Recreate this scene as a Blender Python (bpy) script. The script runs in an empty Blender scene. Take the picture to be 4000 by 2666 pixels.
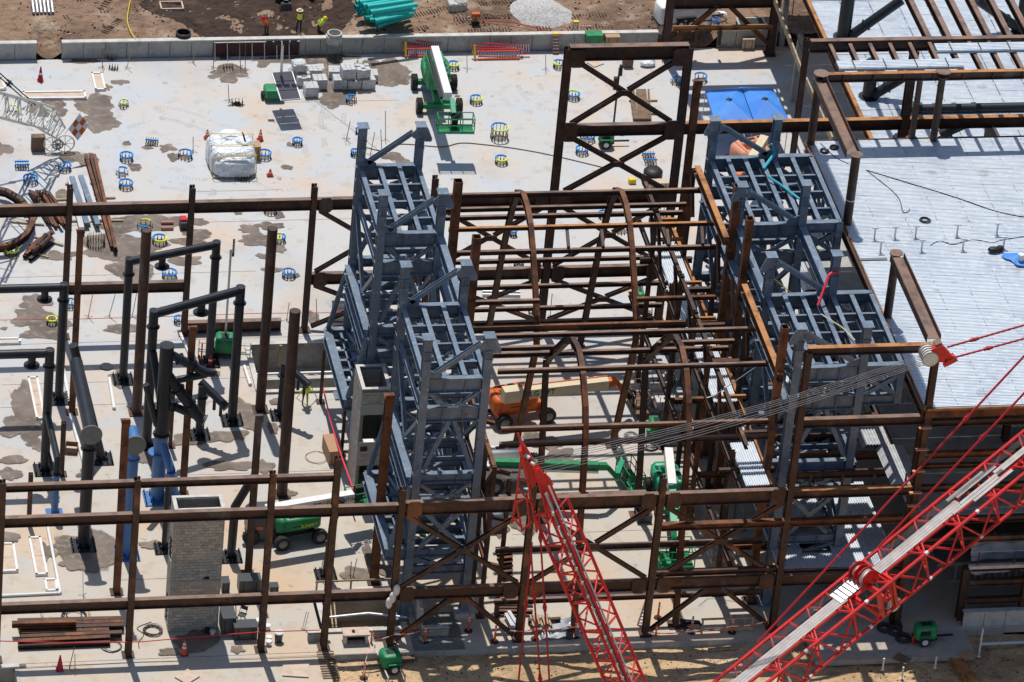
import bpy, math, random
from mathutils import Vector, Matrix
R = math.radians
rnd = random.Random(7)
S = bpy.context.scene
COL = S.collection
# ---------------------------------------------------------------- camera
FPX, DIST = 21118.0, 340.0
yaw, pit, rol = R(13.418), R(32.437), R(5.647)
fw = Vector((math.sin(yaw)*math.cos(pit), math.cos(yaw)*math.cos(pit), -math.sin(pit)))
rt = fw.cross(Vector((0, 0, 1))).normalized(); up = rt.cross(fw)
RT = rt*math.cos(rol) + up*math.sin(rol); UP = -rt*math.sin(rol) + up*math.cos(rol)
EYE = -DIST*fw
cam = bpy.data.cameras.new('camera'); camo = bpy.data.objects.new('camera', cam); COL.objects.link(camo)
camo.matrix_world = Matrix(((RT.x, UP.x, -fw.x, EYE.x), (RT.y, UP.y, -fw.y, EYE.y), (RT.z, UP.z, -fw.z, EYE.z), (0, 0, 0, 1)))
cam.sensor_width = 36; cam.lens = 36*FPX/4000; cam.clip_start = 5; cam.clip_end = 3000
S.camera = camo
# ---------------------------------------------------------------- light
W = bpy.data.worlds.new('World'); S.world = W; W.use_nodes = True
nt = W.node_tree; bg = nt.nodes['Background']; sky = nt.nodes.new('ShaderNodeTexSky')
sky.sky_type = 'NISHITA'; sky.sun_disc = False; sky.sun_elevation = R(69); sky.sun_rotation = R(-3)
sky.air_density = 1.0; sky.dust_density = 1.0
nt.links.new(sky.outputs[0], bg.inputs[0]); bg.inputs[1].default_value = 0.105
sl = bpy.data.lights.new('sun', 'SUN'); sl.energy = 4.5; sl.angle = R(0.5); sl.color = (1, .955, .89)
so = bpy.data.objects.new('sun', sl); COL.objects.link(so)
so.rotation_euler = Vector((0.03, -0.38, -1)).to_track_quat('-Z', 'Y').to_euler()
S.view_settings.view_transform = 'Standard'; S.view_settings.look = 'None'
S.view_settings.exposure = -0.08; S.view_settings.gamma = 1; S.view_settings.use_curve_mapping = False
# ---------------------------------------------------------------- measuring
def q(c, r, x, y): return ((c-1)*1000 + x/2.352, (r-1)*666.7 + y/2.352)
def v(x, y): return (x*1.7, y*1.7)
def _ray(p): return fw + RT*((p[0]-2000)/FPX) - UP*((p[1]-1333)/FPX)
def g(p, z=0.0):
    d = _ray(p); return EYE + d*((z-EYE.z)/d.z)
def py(p, Y):
    d = _ray(p); return EYE + d*((Y-EYE.y)/d.y)
def px(p, X):
    d = _ray(p); return EYE + d*((X-EYE.x)/d.x)
# ---------------------------------------------------------------- materials
MAT = {}
def mat(name, col, rough=.7, metal=0.0, spec=.3, n=None, bump=0.0, bscale=8, emit=None):
    """n = (scale, detail, colour2, low, high) mixes a second colour through noise"""
    m = bpy.data.materials.new(name); m.use_nodes = True; t = m.node_tree; b = t.nodes['Principled BSDF']
    b.inputs['Base Color'].default_value = (*col, 1); b.inputs['Roughness'].default_value = rough
    b.inputs['Metallic'].default_value = metal; b.inputs['Specular IOR Level'].default_value = spec
    co = t.nodes.new('ShaderNodeNewGeometry').outputs['Position']
    last = None
    for k in (n if isinstance(n, list) else [n] if n else []):
        nz = t.nodes.new('ShaderNodeTexNoise'); nz.inputs['Scale'].default_value = k[0]; nz.inputs['Detail'].default_value = k[1]
        if len(k) > 5:
            mp = t.nodes.new('ShaderNodeMapping'); mp.inputs['Scale'].default_value = k[5]; t.links.new(co, mp.inputs[0]); t.links.new(mp.outputs[0], nz.inputs[0])
        else: t.links.new(co, nz.inputs[0])
        mr = t.nodes.new('ShaderNodeMapRange'); mr.inputs[1].default_value = k[3]; mr.inputs[2].default_value = k[4]
        t.links.new(nz.outputs[0], mr.inputs[0])
        mx = t.nodes.new('ShaderNodeMix'); mx.data_type = 'RGBA'
        t.links.new(mr.outputs[0], mx.inputs[0]); mx.inputs[7].default_value = (*k[2], 1)
        if last: t.links.new(last, mx.inputs[6])
        else: mx.inputs[6].default_value = (*col, 1)
        last = mx.outputs[2]
    if last: t.links.new(last, b.inputs['Base Color'])
    if bump:
        nz = t.nodes.new('ShaderNodeTexNoise'); nz.inputs['Scale'].default_value = bscale; nz.inputs['Detail'].default_value = 6
        t.links.new(co, nz.inputs[0]); bp = t.nodes.new('ShaderNodeBump'); bp.inputs['Strength'].default_value = 1
        bp.inputs['Distance'].default_value = bump; t.links.new(nz.outputs[0], bp.inputs['Height']); t.links.new(bp.outputs[0], b.inputs['Normal'])
    if emit: b.inputs['Emission Color'].default_value = (*emit, 1); b.inputs['Emission Strength'].default_value = 1
    MAT[name] = m; return m
mat('slab', (.485, .475, .46), .8, n=[(.13, 7, (.53, .43, .345), .49, .66), (.3, 6, (.45, .475, .50), .48, .62), (.07, 8, (.40, .375, .35), .58, .72), (.9, 9, (.42, .38, .34), .55, .74), (1.6, 10, (.33, .31, .29), .62, .74), (9, 4, (.38, .36, .34), .60, .85)], bump=.012, bscale=5)
_t = MAT['slab'].node_tree; _b = _t.nodes['Principled BSDF']; _src = _b.inputs['Base Color'].links[0].from_socket
_g = _t.nodes.new('ShaderNodeNewGeometry'); _s = _t.nodes.new('ShaderNodeSeparateXYZ'); _t.links.new(_g.outputs['Position'], _s.inputs[0]); _m = _t.nodes.new('ShaderNodeMapRange'); _m.inputs[1].default_value = 8; _m.inputs[2].default_value = -26; _m.inputs[4].default_value = .75
_t.links.new(_s.outputs[1], _m.inputs[0]); _x = _t.nodes.new('ShaderNodeMix'); _x.data_type = 'RGBA'; _x.blend_type = 'MULTIPLY'; _t.links.new(_m.outputs[0], _x.inputs[0]); _t.links.new(_src, _x.inputs[6]); _x.inputs[7].default_value = (1, .86, .68, 1); _t.links.new(_x.outputs[2], _b.inputs['Base Color'])
mat('slab_old', (.38, .36, .33), .85, n=[(.3, 6, (.44, .36, .29), .45, .65), (2, 6, (.25, .23, .21), .5, .8)])
mat('wet', (.19, .15, .12), .5, n=[(.5, 8, (.12, .095, .075), .42, .6), (2.2, 6, (.27, .22, .18), .52, .72)])
mat('conc', (.38, .375, .35), .85, n=[(1.0, 6, (.26, .255, .24), .45, .7), (3, 5, (.44, .43, .40), .5, .75)], bump=.01)
mat('conc_pale', (.54, .52, .48), .85, n=[(2.0, 6, (.40, .38, .35), .45, .7)])
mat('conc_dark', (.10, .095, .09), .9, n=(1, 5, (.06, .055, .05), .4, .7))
for i, c in enumerate([(.40, .375, .33), (.34, .32, .285), (.47, .43, .37), (.38, .36, .335)]):
    mat('block%d' % i, c, .9, n=(4, 5, tuple(k*.8 for k in c), .45, .7))
mat('mortar', (.20, .19, .175), .95)
mat('dirt', (.25, .16, .105), .95, n=[(.14, 8, (.13, .078, .05), .50, .58), (.5, 9, (.38, .29, .21), .52, .66), (2.0, 10, (.13, .085, .058), .53, .68), (7, 6, (.20, .14, .10), .5, .7)], bump=.35, bscale=1.8)
mat('mud', (.048, .028, .019), .9, n=[(.5, 9, (.10, .06, .04), .54, .70), (2.5, 9, (.028, .018, .013), .5, .68)], bump=.4, bscale=2.2)
mat('sand', (.53, .37, .205), .95, n=[(.25, 8, (.42, .28, .155), .47, .6), (1.3, 10, (.27, .18, .105), .54, .68), (.13, 3, (.60, .44, .27), .5, .65), (6, 6, (.36, .25, .15), .52, .7)], bump=.25, bscale=2.6)
mat('gravel', (.47, .46, .44), .95, n=[(6, 3, (.30, .29, .28), .4, .6), (16, 2, (.62, .61, .6), .5, .65)], bump=.06, bscale=14)
mat('rust', (.058, .028, .019), .58, spec=.4, n=[(.9, 8, (.10, .045, .026), .50, .64), (3.5, 8, (.034, .02, .017), .5, .68), (.45, 6, (.20, .075, .03), .62, .70), (.8, 5, (.11, .085, .08), .62, .72, (1, 1, .3))])
mat('rust_bright', (.17, .064, .027), .65, spec=.3, n=[(1.1, 8, (.075, .032, .018), .45, .6), (4, 8, (.24, .095, .036), .56, .70)])
mat('rust_orange', (.42, .19, .065), .7, n=[(1.5, 6, (.20, .08, .035), .46, .66)])
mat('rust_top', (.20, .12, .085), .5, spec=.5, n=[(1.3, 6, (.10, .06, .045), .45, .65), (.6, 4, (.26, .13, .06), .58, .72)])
mat('blue_steel', (.15, .20, .262), .45, metal=0.0, spec=.35, n=[(.9, 8, (.115, .155, .205), .47, .60), (3, 8, (.22, .27, .32), .56, .68), (1.7, 10, (.14, .11, .085), .67, .70), (10, 5, (.11, .15, .20), .58, .7)])
mat('black_pipe', (.013, .017, .024), .42, spec=.33, n=(1.5, 5, (.022, .024, .03), .45, .7))
mat('grey_cap', (.19, .205, .19), .6, n=(2, 5, (.15, .165, .155), .4, .7))
mat('blue_pipe', (.055, .17, .40), .4, spec=.5, n=(2, 4, (.045, .14, .34), .4, .7))
mat('galv', (.60, .655, .71), .45, metal=.2, spec=.6, n=[(.35, 5, (.53, .585, .65), .42, .62), (2.5, 6, (.68, .72, .75), .5, .7), (.9, 9, (.45, .49, .53), .62, .72)])
mat('galv_dark', (.16, .18, .20), .6, metal=.3)
mat('galv_bundle', (.56, .58, .60), .4, metal=.5, n=(3, 4, (.42, .44, .47), .4, .7))
mat('red', (.60, .010, .012), .38, spec=.5, n=(1.2, 6, (.46, .01, .012), .45, .6))
mat('red_cable', (.36, .012, .02), .5)
mat('white_crane', (.62, .62, .58), .45, spec=.4, n=(3, 4, (.50, .50, .47), .45, .7))
mat('walkway', (.36, .33, .32), .6, metal=.2, n=(2, 5, (.28, .26, .25), .4, .7))
mat('steel_cable', (.20, .19, .19), .45, metal=.4)
mat('green', (.012, .25, .09), .45, spec=.4, n=[(2, 6, (.01, .18, .065), .45, .62), (5, 9, (.10, .16, .10), .6, .7)])
mat('green_teal', (.01, .30, .16), .42, spec=.5)
mat('orange', (.62, .13, .022), .5, n=[(1.5, 6, (.52, .10, .02), .45, .62), (4, 9, (.42, .20, .12), .6, .7)])
mat('salmon', (.62, .27, .17), .6)
mat('cream', (.62, .53, .36), .5, n=(2, 4, (.56, .48, .33), .4, .7))
mat('white', (.72, .72, .70), .5, n=(3, 4, (.62, .62, .60), .5, .75))
mat('white_wrap', (.74, .77, .80), .3, spec=.6, n=[(1.2, 8, (.60, .66, .72), .5, .62), (3, 8, (.50, .50, .47), .58, .68)], bump=.35, bscale=2.0)
mat('tyre', (.035, .033, .031), .9, n=(8, 4, (.06, .055, .05), .5, .7))
mat('rim', (.22, .21, .20), .6)
mat('black', (.018, .018, .02), .5)
mat('gang', (.045, .05, .056), .4, spec=.5)
mat('panel_dark', (.035, .034, .05), .25, spec=.6)
mat('alu', (.55, .56, .57), .4, metal=.5)
mat('foam_blue', (.02, .26, .70), .8)
mat('foam_yellow', (.62, .78, .08), .8)
mat('bolt', (.05, .042, .035), .7)
mat('cone', (.75, .10, .025), .7)
mat('cone_red', (.42, .02, .035), .7)
mat('reflect', (.78, .74, .72), .5)
mat('turq', (.02, .48, .44), .45, n=(2, 4, (.02, .42, .39), .4, .7))
mat('tarp', (.045, .20, .62), .55, n=(.5, 4, (.06, .25, .70), .45, .6), bump=.05, bscale=1.2)
mat('wood', (.42, .32, .21), .8, n=(3, 6, (.30, .21, .13), .45, .7, (1, 1, 1)))
mat('ply', (.55, .44, .35), .8, n=[(2, 6, (.46, .35, .27), .45, .7)])
mat('wood_dark', (.20, .13, .085), .85, n=(3, 6, (.12, .08, .055), .45, .7))
mat('formwall', (.075, .03, .026), .7, n=(2, 5, (.05, .022, .02), .4, .7))
mat('cardboard', (.40, .25, .15), .85)
mat('yellow', (.75, .55, .03), .5)
mat('bag', (.52, .53, .52), .45, spec=.5, n=(5, 5, (.36, .37, .37), .45, .65), bump=.03, bscale=9)
mat('hivis', (.60, .80, .08), .8)
mat('jeans', (.025, .032, .06), .9)
mat('brownclothes', (.10, .075, .06), .9)
mat('skin', (.42, .24, .16), .7)
mat('redshirt', (.35, .04, .03), .8)
mat('red_line', (.55, .02, .025), .6)
mat('red_strap', (.75, .05, .08), .6)
mat('teal_rope', (.05, .42, .50), .7)
mat('plastic_sheet', (.40, .43, .46), .35, spec=.6, n=(.8, 6, (.22, .24, .27), .4, .7), bump=.1, bscale=1.5)
mat('glass', (.03, .04, .05), .15, spec=.7)
mat('bucket', (.68, .68, .66), .5)
mat('grating', (.14, .15, .13), .7, n=(6, 3, (.22, .22, .19), .4, .6))
mat('ink_and_shade', (.02, .02, .02), .7)  # near-black for lettering, and for shade painted over openings
mat('cable', (.05, .05, .055), .7)
mat('copper', (.35, .18, .12), .5)
# ---------------------------------------------------------------- mesh builder
class MB:
    def __init__(s): s.v = []; s.f = []; s.mi = []; s.cur = 0
    def add(s, vs, fs, M=None):
        o = len(s.v)
        s.v += [M @ Vector(p) for p in vs] if M else [Vector(p) for p in vs]
        s.f += [tuple(o+i for i in f) for f in fs]; s.mi += [s.cur]*len(fs); return s
    def box(s, c, d, M=None, taper=None):
        x, y, z = d[0]/2, d[1]/2, d[2]/2; t = taper or (1, 1)
        vs = [(c[0]-x, c[1]-y, c[2]-z), (c[0]+x, c[1]-y, c[2]-z), (c[0]+x, c[1]+y, c[2]-z), (c[0]-x, c[1]+y, c[2]-z),
              (c[0]-x*t[0], c[1]-y*t[1], c[2]+z), (c[0]+x*t[0], c[1]-y*t[1], c[2]+z), (c[0]+x*t[0], c[1]+y*t[1], c[2]+z), (c[0]-x*t[0], c[1]+y*t[1], c[2]+z)]
        return s.add(vs, [(0, 3, 2, 1), (4, 5, 6, 7), (0, 1, 5, 4), (1, 2, 6, 5), (2, 3, 7, 6), (3, 0, 4, 7)], M)
    def frame(s, a, b, upv):
        a = Vector(a); b = Vector(b); d = (b-a).normalized(); u = Vector(upv)
        if abs(d.dot(u)) > .99: u = Vector((0, 1, 0)) if abs(d.y) < .9 else Vector((1, 0, 0))
        w = d.cross(u).normalized(); u = w.cross(d).normalized(); return a, b, d, u, w
    def bar(s, a, b, h, w, upv=(0, 0, 1), off=(0, 0)):
        a, b, d, u, ww = s.frame(a, b, upv); vs = []
        for p in (a, b):
            for (i, j) in ((-1, -1), (1, -1), (1, 1), (-1, 1)): vs.append(p + ww*(i*w/2+off[0]) + u*(j*h/2+off[1]))
        return s.add(vs, [(0, 1, 2, 3), (7, 6, 5, 4), (0, 4, 5, 1), (1, 5, 6, 2), (2, 6, 7, 3), (3, 7, 4, 0)])
    def ibeam(s, a, b, d=.5, w=.3, upv=(0, 0, 1), tf=.035, tw=.03):
        s.bar(a, b, tf, w, upv, (0, d/2-tf/2)); s.bar(a, b, tf, w, upv, (0, -d/2+tf/2)); return s.bar(a, b, d-2*tf, tw, upv)
    def chan(s, a, b, d=.3, w=.15, upv=(0, 0, 1)):
        s.bar(a, b, .03, w, upv, (w/2, d/2-.015)); s.bar(a, b, .03, w, upv, (w/2, -d/2+.015)); return s.bar(a, b, d-.06, .03, upv)
    def tube(s, pts, r, n=10, cap=True, r2=None):
        pts = [Vector(p) for p in pts]; rings = []; k = len(pts)
        pu = None
        for i, p in enumerate(pts):
            d = (pts[min(i+1, k-1)]-pts[max(i-1, 0)]).normalized()
            if pu is None: pu = Vector((0, 0, 1)) if abs(d.z) < .9 else Vector((0, 1, 0))
            w = d.cross(pu).normalized(); pu = w.cross(d).normalized()
            rr = r if r2 is None else r+(r2-r)*i/(k-1)
            if 0 < i < k-1:
                d0 = (p-pts[i-1]).normalized(); d1 = (pts[i+1]-p).normalized(); cs = max(.5, math.sqrt((1+d0.dot(d1))/2)); sc = 1/cs
                ax = (d1-d0)
            else: sc = 1; ax = Vector((0, 0, 0))
            axn = ax.normalized() if ax.length > 1e-4 else None; rg = []
            for j in range(n):
                t = 2*math.pi*j/n; o = (w*math.cos(t)+pu*math.sin(t))*rr
                if axn: c = o.dot(axn); o = o + axn*c*(sc-1)
                rg.append(p+o)
            rings.append(rg)
        vs = [x for rg in rings for x in rg]; fs = []
        for i in range(k-1):
            for j in range(n):
                a = i*n+j; b = i*n+(j+1) % n; fs.append((a, b, b+n, a+n))
        if cap: fs.append(tuple(range(n))[::-1]); fs.append(tuple((k-1)*n+j for j in range(n)))
        return s.add(vs, fs)
    def lathe(s, c, prof, n=16, M=None):
        vs = []; fs = []; c = Vector(c)
        for (r, z) in prof:
            for j in range(n):
                t = 2*math.pi*j/n; vs.append((c.x+r*math.cos(t), c.y+r*math.sin(t), c.z+z))
        k = len(prof)
        for i in range(k-1):
            for j in range(n):
                a = i*n+j; b = i*n+(j+1) % n; fs.append((a, b, b+n, a+n))
        fs.append(tuple(range(n))[::-1]); fs.append(tuple((k-1)*n+j for j in range(n)))
        return s.add(vs, fs, M)
    def wheel(s, c, r, w, axis='x', n=20, lug=True):
        c = Vector(c)
        M = Matrix.Translation(c) @ (Matrix.Rotation(R(90), 4, 'Y') if axis == 'x' else Matrix.Rotation(R(90), 4, 'X'))
        s.lathe((0, 0, 0), [(r*.62, -w*.42), (r*.80, -w/2), (r*.96, -w*.42), (r, -w*.2), (r, w*.2), (r*.96, w*.42), (r*.80, w/2), (r*.62, w*.42)], n, M)
        if lug:
            for k in range(n):
                t = 2*math.pi*k/n
                for sg in (-1, 1):
                    Mk = M @ Matrix.Rotation(t+(.5 if sg > 0 else 0)*2*math.pi/n, 4, 'Z') @ Matrix.Translation((r*1.0, 0, sg*w*.22)) @ Matrix.Rotation(sg*.5, 4, 'X')
                    s.box((0, 0, 0), (r*.09, r*.13, w*.42), Mk)
        return s
    def plate(s, poly, thick, n):
        """polygon of 3-D points extruded along vector n*thick, centred"""
        n = Vector(n).normalized(); k = len(poly); poly = [Vector(p) for p in poly]
        vs = [p-n*thick/2 for p in poly]+[p+n*thick/2 for p in poly]
        fs = [tuple(range(k))[::-1], tuple(range(k, 2*k))]+[(i, (i+1) % k, (i+1) % k+k, i+k) for i in range(k)]
        return s.add(vs, fs)
    def ell(s, c, r, nu=12, nv=7, M=None):
        vs = [(c[0], c[1], c[2]-r[2])]; fs = []
        for i in range(1, nv):
            a = -math.pi/2+math.pi*i/nv
            for j in range(nu):
                t = 2*math.pi*j/nu; vs.append((c[0]+r[0]*math.cos(a)*math.cos(t), c[1]+r[1]*math.cos(a)*math.sin(t), c[2]+r[2]*math.sin(a)))
        vs.append((c[0], c[1], c[2]+r[2])); L = len(vs)-1
        for j in range(nu):
            fs.append((0, 1+(j+1) % nu, 1+j)); fs.append((L, L-nu+j, L-nu+(j+1) % nu))
        for i in range(nv-2):
            for j in range(nu):
                a = 1+i*nu+j; b = 1+i*nu+(j+1) % nu; fs.append((a, b, b+nu, a+nu))
        return s.add(vs, fs, M)
    def mesh(s, name, mats, off=None, smooth=False):
        me = bpy.data.meshes.new(name); o = off or Vector((0, 0, 0))
        me.from_pydata([tuple(p-o) for p in s.v], [], s.f)
        for m in (mats if isinstance(mats, (list, tuple)) else [mats]): me.materials.append(MAT[m])
        if any(s.mi): me.polygons.foreach_set('material_index', s.mi)
        if smooth:
            me.polygons.foreach_set('use_smooth', [True]*len(me.polygons))
            try: me.set_sharp_from_angle(angle=R(40))
            except Exception: pass
        me.update(); return me
    def build(s, name, mats, parent=None, world=True, smooth=False):
        off = wloc(parent) if (parent and world) else None
        ob = bpy.data.objects.new(name, s.mesh(name, mats, off, smooth)); COL.objects.link(ob)
        if parent: ob.parent = parent
        return ob
def wloc(o):
    p = Vector(o.location)
    while o.parent: o = o.parent; p = p+Vector(o.location)
    return p
def tag(o, label=None, cat=None, group=None, kind=None):
    if label: o['label'] = label
    if cat: o['category'] = cat
    if group: o['group'] = group
    if kind: o['kind'] = kind
    return o
def thing(name, label, cat, loc=(0, 0, 0), rz=0, group=None):
    o = bpy.data.objects.new(name, None); COL.objects.link(o); o.location = loc; o.rotation_euler = (0, 0, rz); o.empty_display_size = .2
    return tag(o, label, cat, group)
def single(mb, name, m, label, cat, loc=None, group=None, smooth=False, rz=None):
    """one-mesh thing; mesh given in world coordinates unless rz is given (then local)"""
    if rz is None:
        off = Vector(loc) if loc is not None else sum(mb.v, Vector())/len(mb.v)
        o = bpy.data.objects.new(name, mb.mesh(name, m, off, smooth)); o.location = off
    else:
        o = bpy.data.objects.new(name, mb.mesh(name, m, None, smooth)); o.location = loc; o.rotation_euler = (0, 0, rz)
    COL.objects.link(o); return tag(o, label, cat, group)
def kids(o): return [c for c in bpy.data.objects if c.parent == o]
def copy_tree(o, parent=None, table=None):
    c = o.copy(); COL.objects.link(c); c.parent = parent
    for ch in table[o.name] if table and o.name in table else (kids(o) if table is None else []): copy_tree(ch, c, table)
    return c
def child_table():
    t = {}
    for o in bpy.data.objects:
        if o.parent: t.setdefault(o.parent.name, []).append(o)
    return t
def L(x0, y0, x1, y1): return (x0, y0, x1, y1)
XA = (0, 0, 1)

# wet concrete fades out at its rim (the rim weight is stored on the patch mesh)
_t = MAT['wet'].node_tree; _b = _t.nodes['Principled BSDF']; _a = _t.nodes.new('ShaderNodeAttribute'); _a.attribute_name = 'wetness'
_n = _t.nodes.new('ShaderNodeTexNoise'); _n.inputs['Scale'].default_value = 1.6; _n.inputs['Detail'].default_value = 9; _g = _t.nodes.new('ShaderNodeNewGeometry'); _t.links.new(_g.outputs['Position'], _n.inputs[0])
_q = _t.nodes.new('ShaderNodeMath'); _q.operation = 'ADD'; _t.links.new(_a.outputs['Fac'], _q.inputs[0]); _t.links.new(_n.outputs[0], _q.inputs[1])
_m = _t.nodes.new('ShaderNodeMapRange'); _m.inputs[1].default_value = .80; _m.inputs[2].default_value = .98; _m.inputs[4].default_value = .92; _t.links.new(_q.outputs[0], _m.inputs[0]); _t.links.new(_m.outputs[0], _b.inputs['Alpha'])
# ================================================================ SETTING
YB, YF = 1.9, -31.6
def struct(name, mb, m, smooth=False, parent=None):
    o = bpy.data.objects.new(name, mb.mesh(name, m, wloc(parent) if parent else None, smooth)); COL.objects.link(o)
    if parent: o.parent = parent
    else: o['kind'] = 'structure'
    return o
def grid(x0, x1, y0, y1, step, zf):
    m = MB(); nx = int((x1-x0)/step)+1; ny = int((y1-y0)/step)+1
    for j in range(ny):
        for i in range(nx):
            x = x0+(x1-x0)*i/(nx-1); y = y0+(y1-y0)*j/(ny-1); m.v.append(Vector((x, y, zf(x, y))))
    m.f = [(j*nx+i, j*nx+i+1, (j+1)*nx+i+1, (j+1)*nx+i) for j in range(ny-1) for i in range(nx-1)]; m.mi = [0]*len(m.f)
    return m
from mathutils import noise as NZ
def fb(x, y, s, seed=0): return NZ.noise(Vector((x*s, y*s, seed*7.3)))
def inq(x, y, x0, x1, y0, y1, e=.6):
    sm = lambda t: max(0, min(1, t))
    return sm((x-x0)/e+.5)*sm((x1-x)/e+.5)*sm((y-y0)/e+.5)*sm((y1-y)/e+.5)
# terrain base reaching far out
m = MB(); m.box((0, 100, -2.2), (2400, 2400, .2)); struct('terrain', m, 'sand')
# concrete slab (with the holes of the service pit and the front pit left out)
SX0, SX1, SYB = -60, 60, 36.35
PIT = (-23.5, -12.6, -5.9, -1.2)          # service trench in mid slab
mp = [g(q(2, 3, 80, 40)), g(q(2, 3, 780, 500))]
PIT = (g(q(1, 3, 2250, 60)).x, g(q(2, 3, 760, 60)).x, g(q(2, 3, 300, 480)).y, g(q(2, 3, 300, 20)).y)
FP = (g(q(2, 4, 640, 1180)).x, g(q(2, 4, 1480, 1100)).x, g(q(2, 4, 900, 1110)).y, g(q(2, 4, 700, 720)).y)   # front pit
FRONT = YF-.75
def slabrects(m, x0, x1, y0, y1, holes, top, th):
    xs = sorted({x0, x1} | {h for H in holes for h in H[:2] if x0 < h < x1}); ys = sorted({y0, y1} | {h for H in holes for h in H[2:] if y0 < h < y1})
    for a, b in zip(xs, xs[1:]):
        for c, d in zip(ys, ys[1:]):
            if any(H[0] <= (a+b)/2 <= H[1] and H[2] <= (c+d)/2 <= H[3] for H in holes): continue
            m.box(((a+b)/2, (c+d)/2, top-th/2), (b-a, d-c, th))
LBP = (g((0, 2666)).x-4, g((70, 2600)).x, -60, g((60, 2600)).y)
m = MB(); XL = g(q(2, 4, 640, 1290)).x
slabrects(m, SX0, XL, FRONT, SYB, [(PIT[0], min(PIT[1], XL), PIT[2], PIT[3]), (FP[0], XL, FP[2], FP[3])], 0, .35)
slabrects(m, XL, SX1, FRONT, SYB, [(XL, FP[1], FP[2], FP[3]), (XL, PIT[1], PIT[2], PIT[3])], 0, .35)
slabrects(m, SX0, XL, -40, FRONT, [(-99, LBP[1], -99, LBP[3])], -.02, .33)
SLAB = struct('concrete_slab', m, 'slab')
# slab inside building on the right, darker and older
# construction joints: thin recessed lines
m = MB()
for p0, p1 in [((0, 1480), (1240, 1468)), ((700, 1850), (1300, 1838)), ((0, 1582), (900, 1566)), ((0, 880), (2000, 840)), ((740, 746), (1100, 742)), ((0, 1068), (1000, 1060)), ((470, 2268), (660, 2260)), ((80, 2598), (1240, 2548)), ((2440, 1200), (2600, 1190)), ((2000, 2090), (2560, 2070)), ((1040, 398), (1560, 392)), ((1230, 395), (1750, 800))]:
    a = g(p0); b = g(p1); a.y = b.y if abs(a.y-b.y) < 1.2 else a.y
    m.bar((a.x, a.y, .002), (b.x, b.y, .002), .004, .035)
j = struct('slab_joint', m, 'conc_dark', parent=SLAB)
# wet patches: irregular outlines given by centre and size in the photograph, laid on the slab
def blob(px_c, w, h, seed, lob=.42, z=.006, n=60):
    c = g(px_c); a = g((px_c[0]-w/2, px_c[1])); b = g((px_c[0]+w/2, px_c[1])); t = g((px_c[0], px_c[1]-h/2)); u = g((px_c[0], px_c[1]+h/2))
    rx = (b.x-a.x)/2; ry = (t.y-u.y)/2; vs = [(c.x, c.y, z)]
    for k in range(n):
        th = 2*math.pi*k/n
        f = 1+lob*NZ.noise(Vector((math.cos(th)*1.3, math.sin(th)*1.3, seed*3.1)))*1.6+.10*NZ.noise(Vector((math.cos(th)*6, math.sin(th)*6, seed)))+.05*NZ.noise(Vector((math.cos(th)*15, math.sin(th)*15, seed)))
        vs.append((c.x+rx*f*math.cos(th), c.y+ry*f*math.sin(th), z))
    c0 = Vector(vs[0]); inn = [c0.lerp(Vector(v_), .72) for v_ in vs[1:]]; out = [c0.lerp(Vector(v_), 1.16) for v_ in vs[1:]]
    mm = MB(); mm.add([c0, *inn, *out], [(0, 1+k, 1+(k+1) % n) for k in range(n)]+[(1+k, n+1+k, n+1+(k+1) % n, 1+(k+1) % n) for k in range(n)]); return mm
def wetw(o):
    a = o.data.attributes.new('wetness', 'FLOAT', 'POINT'); k = (len(o.data.vertices)-1)//2; a.data.foreach_set('value', [1.0]*(k+1)+[0.0]*k)
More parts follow.
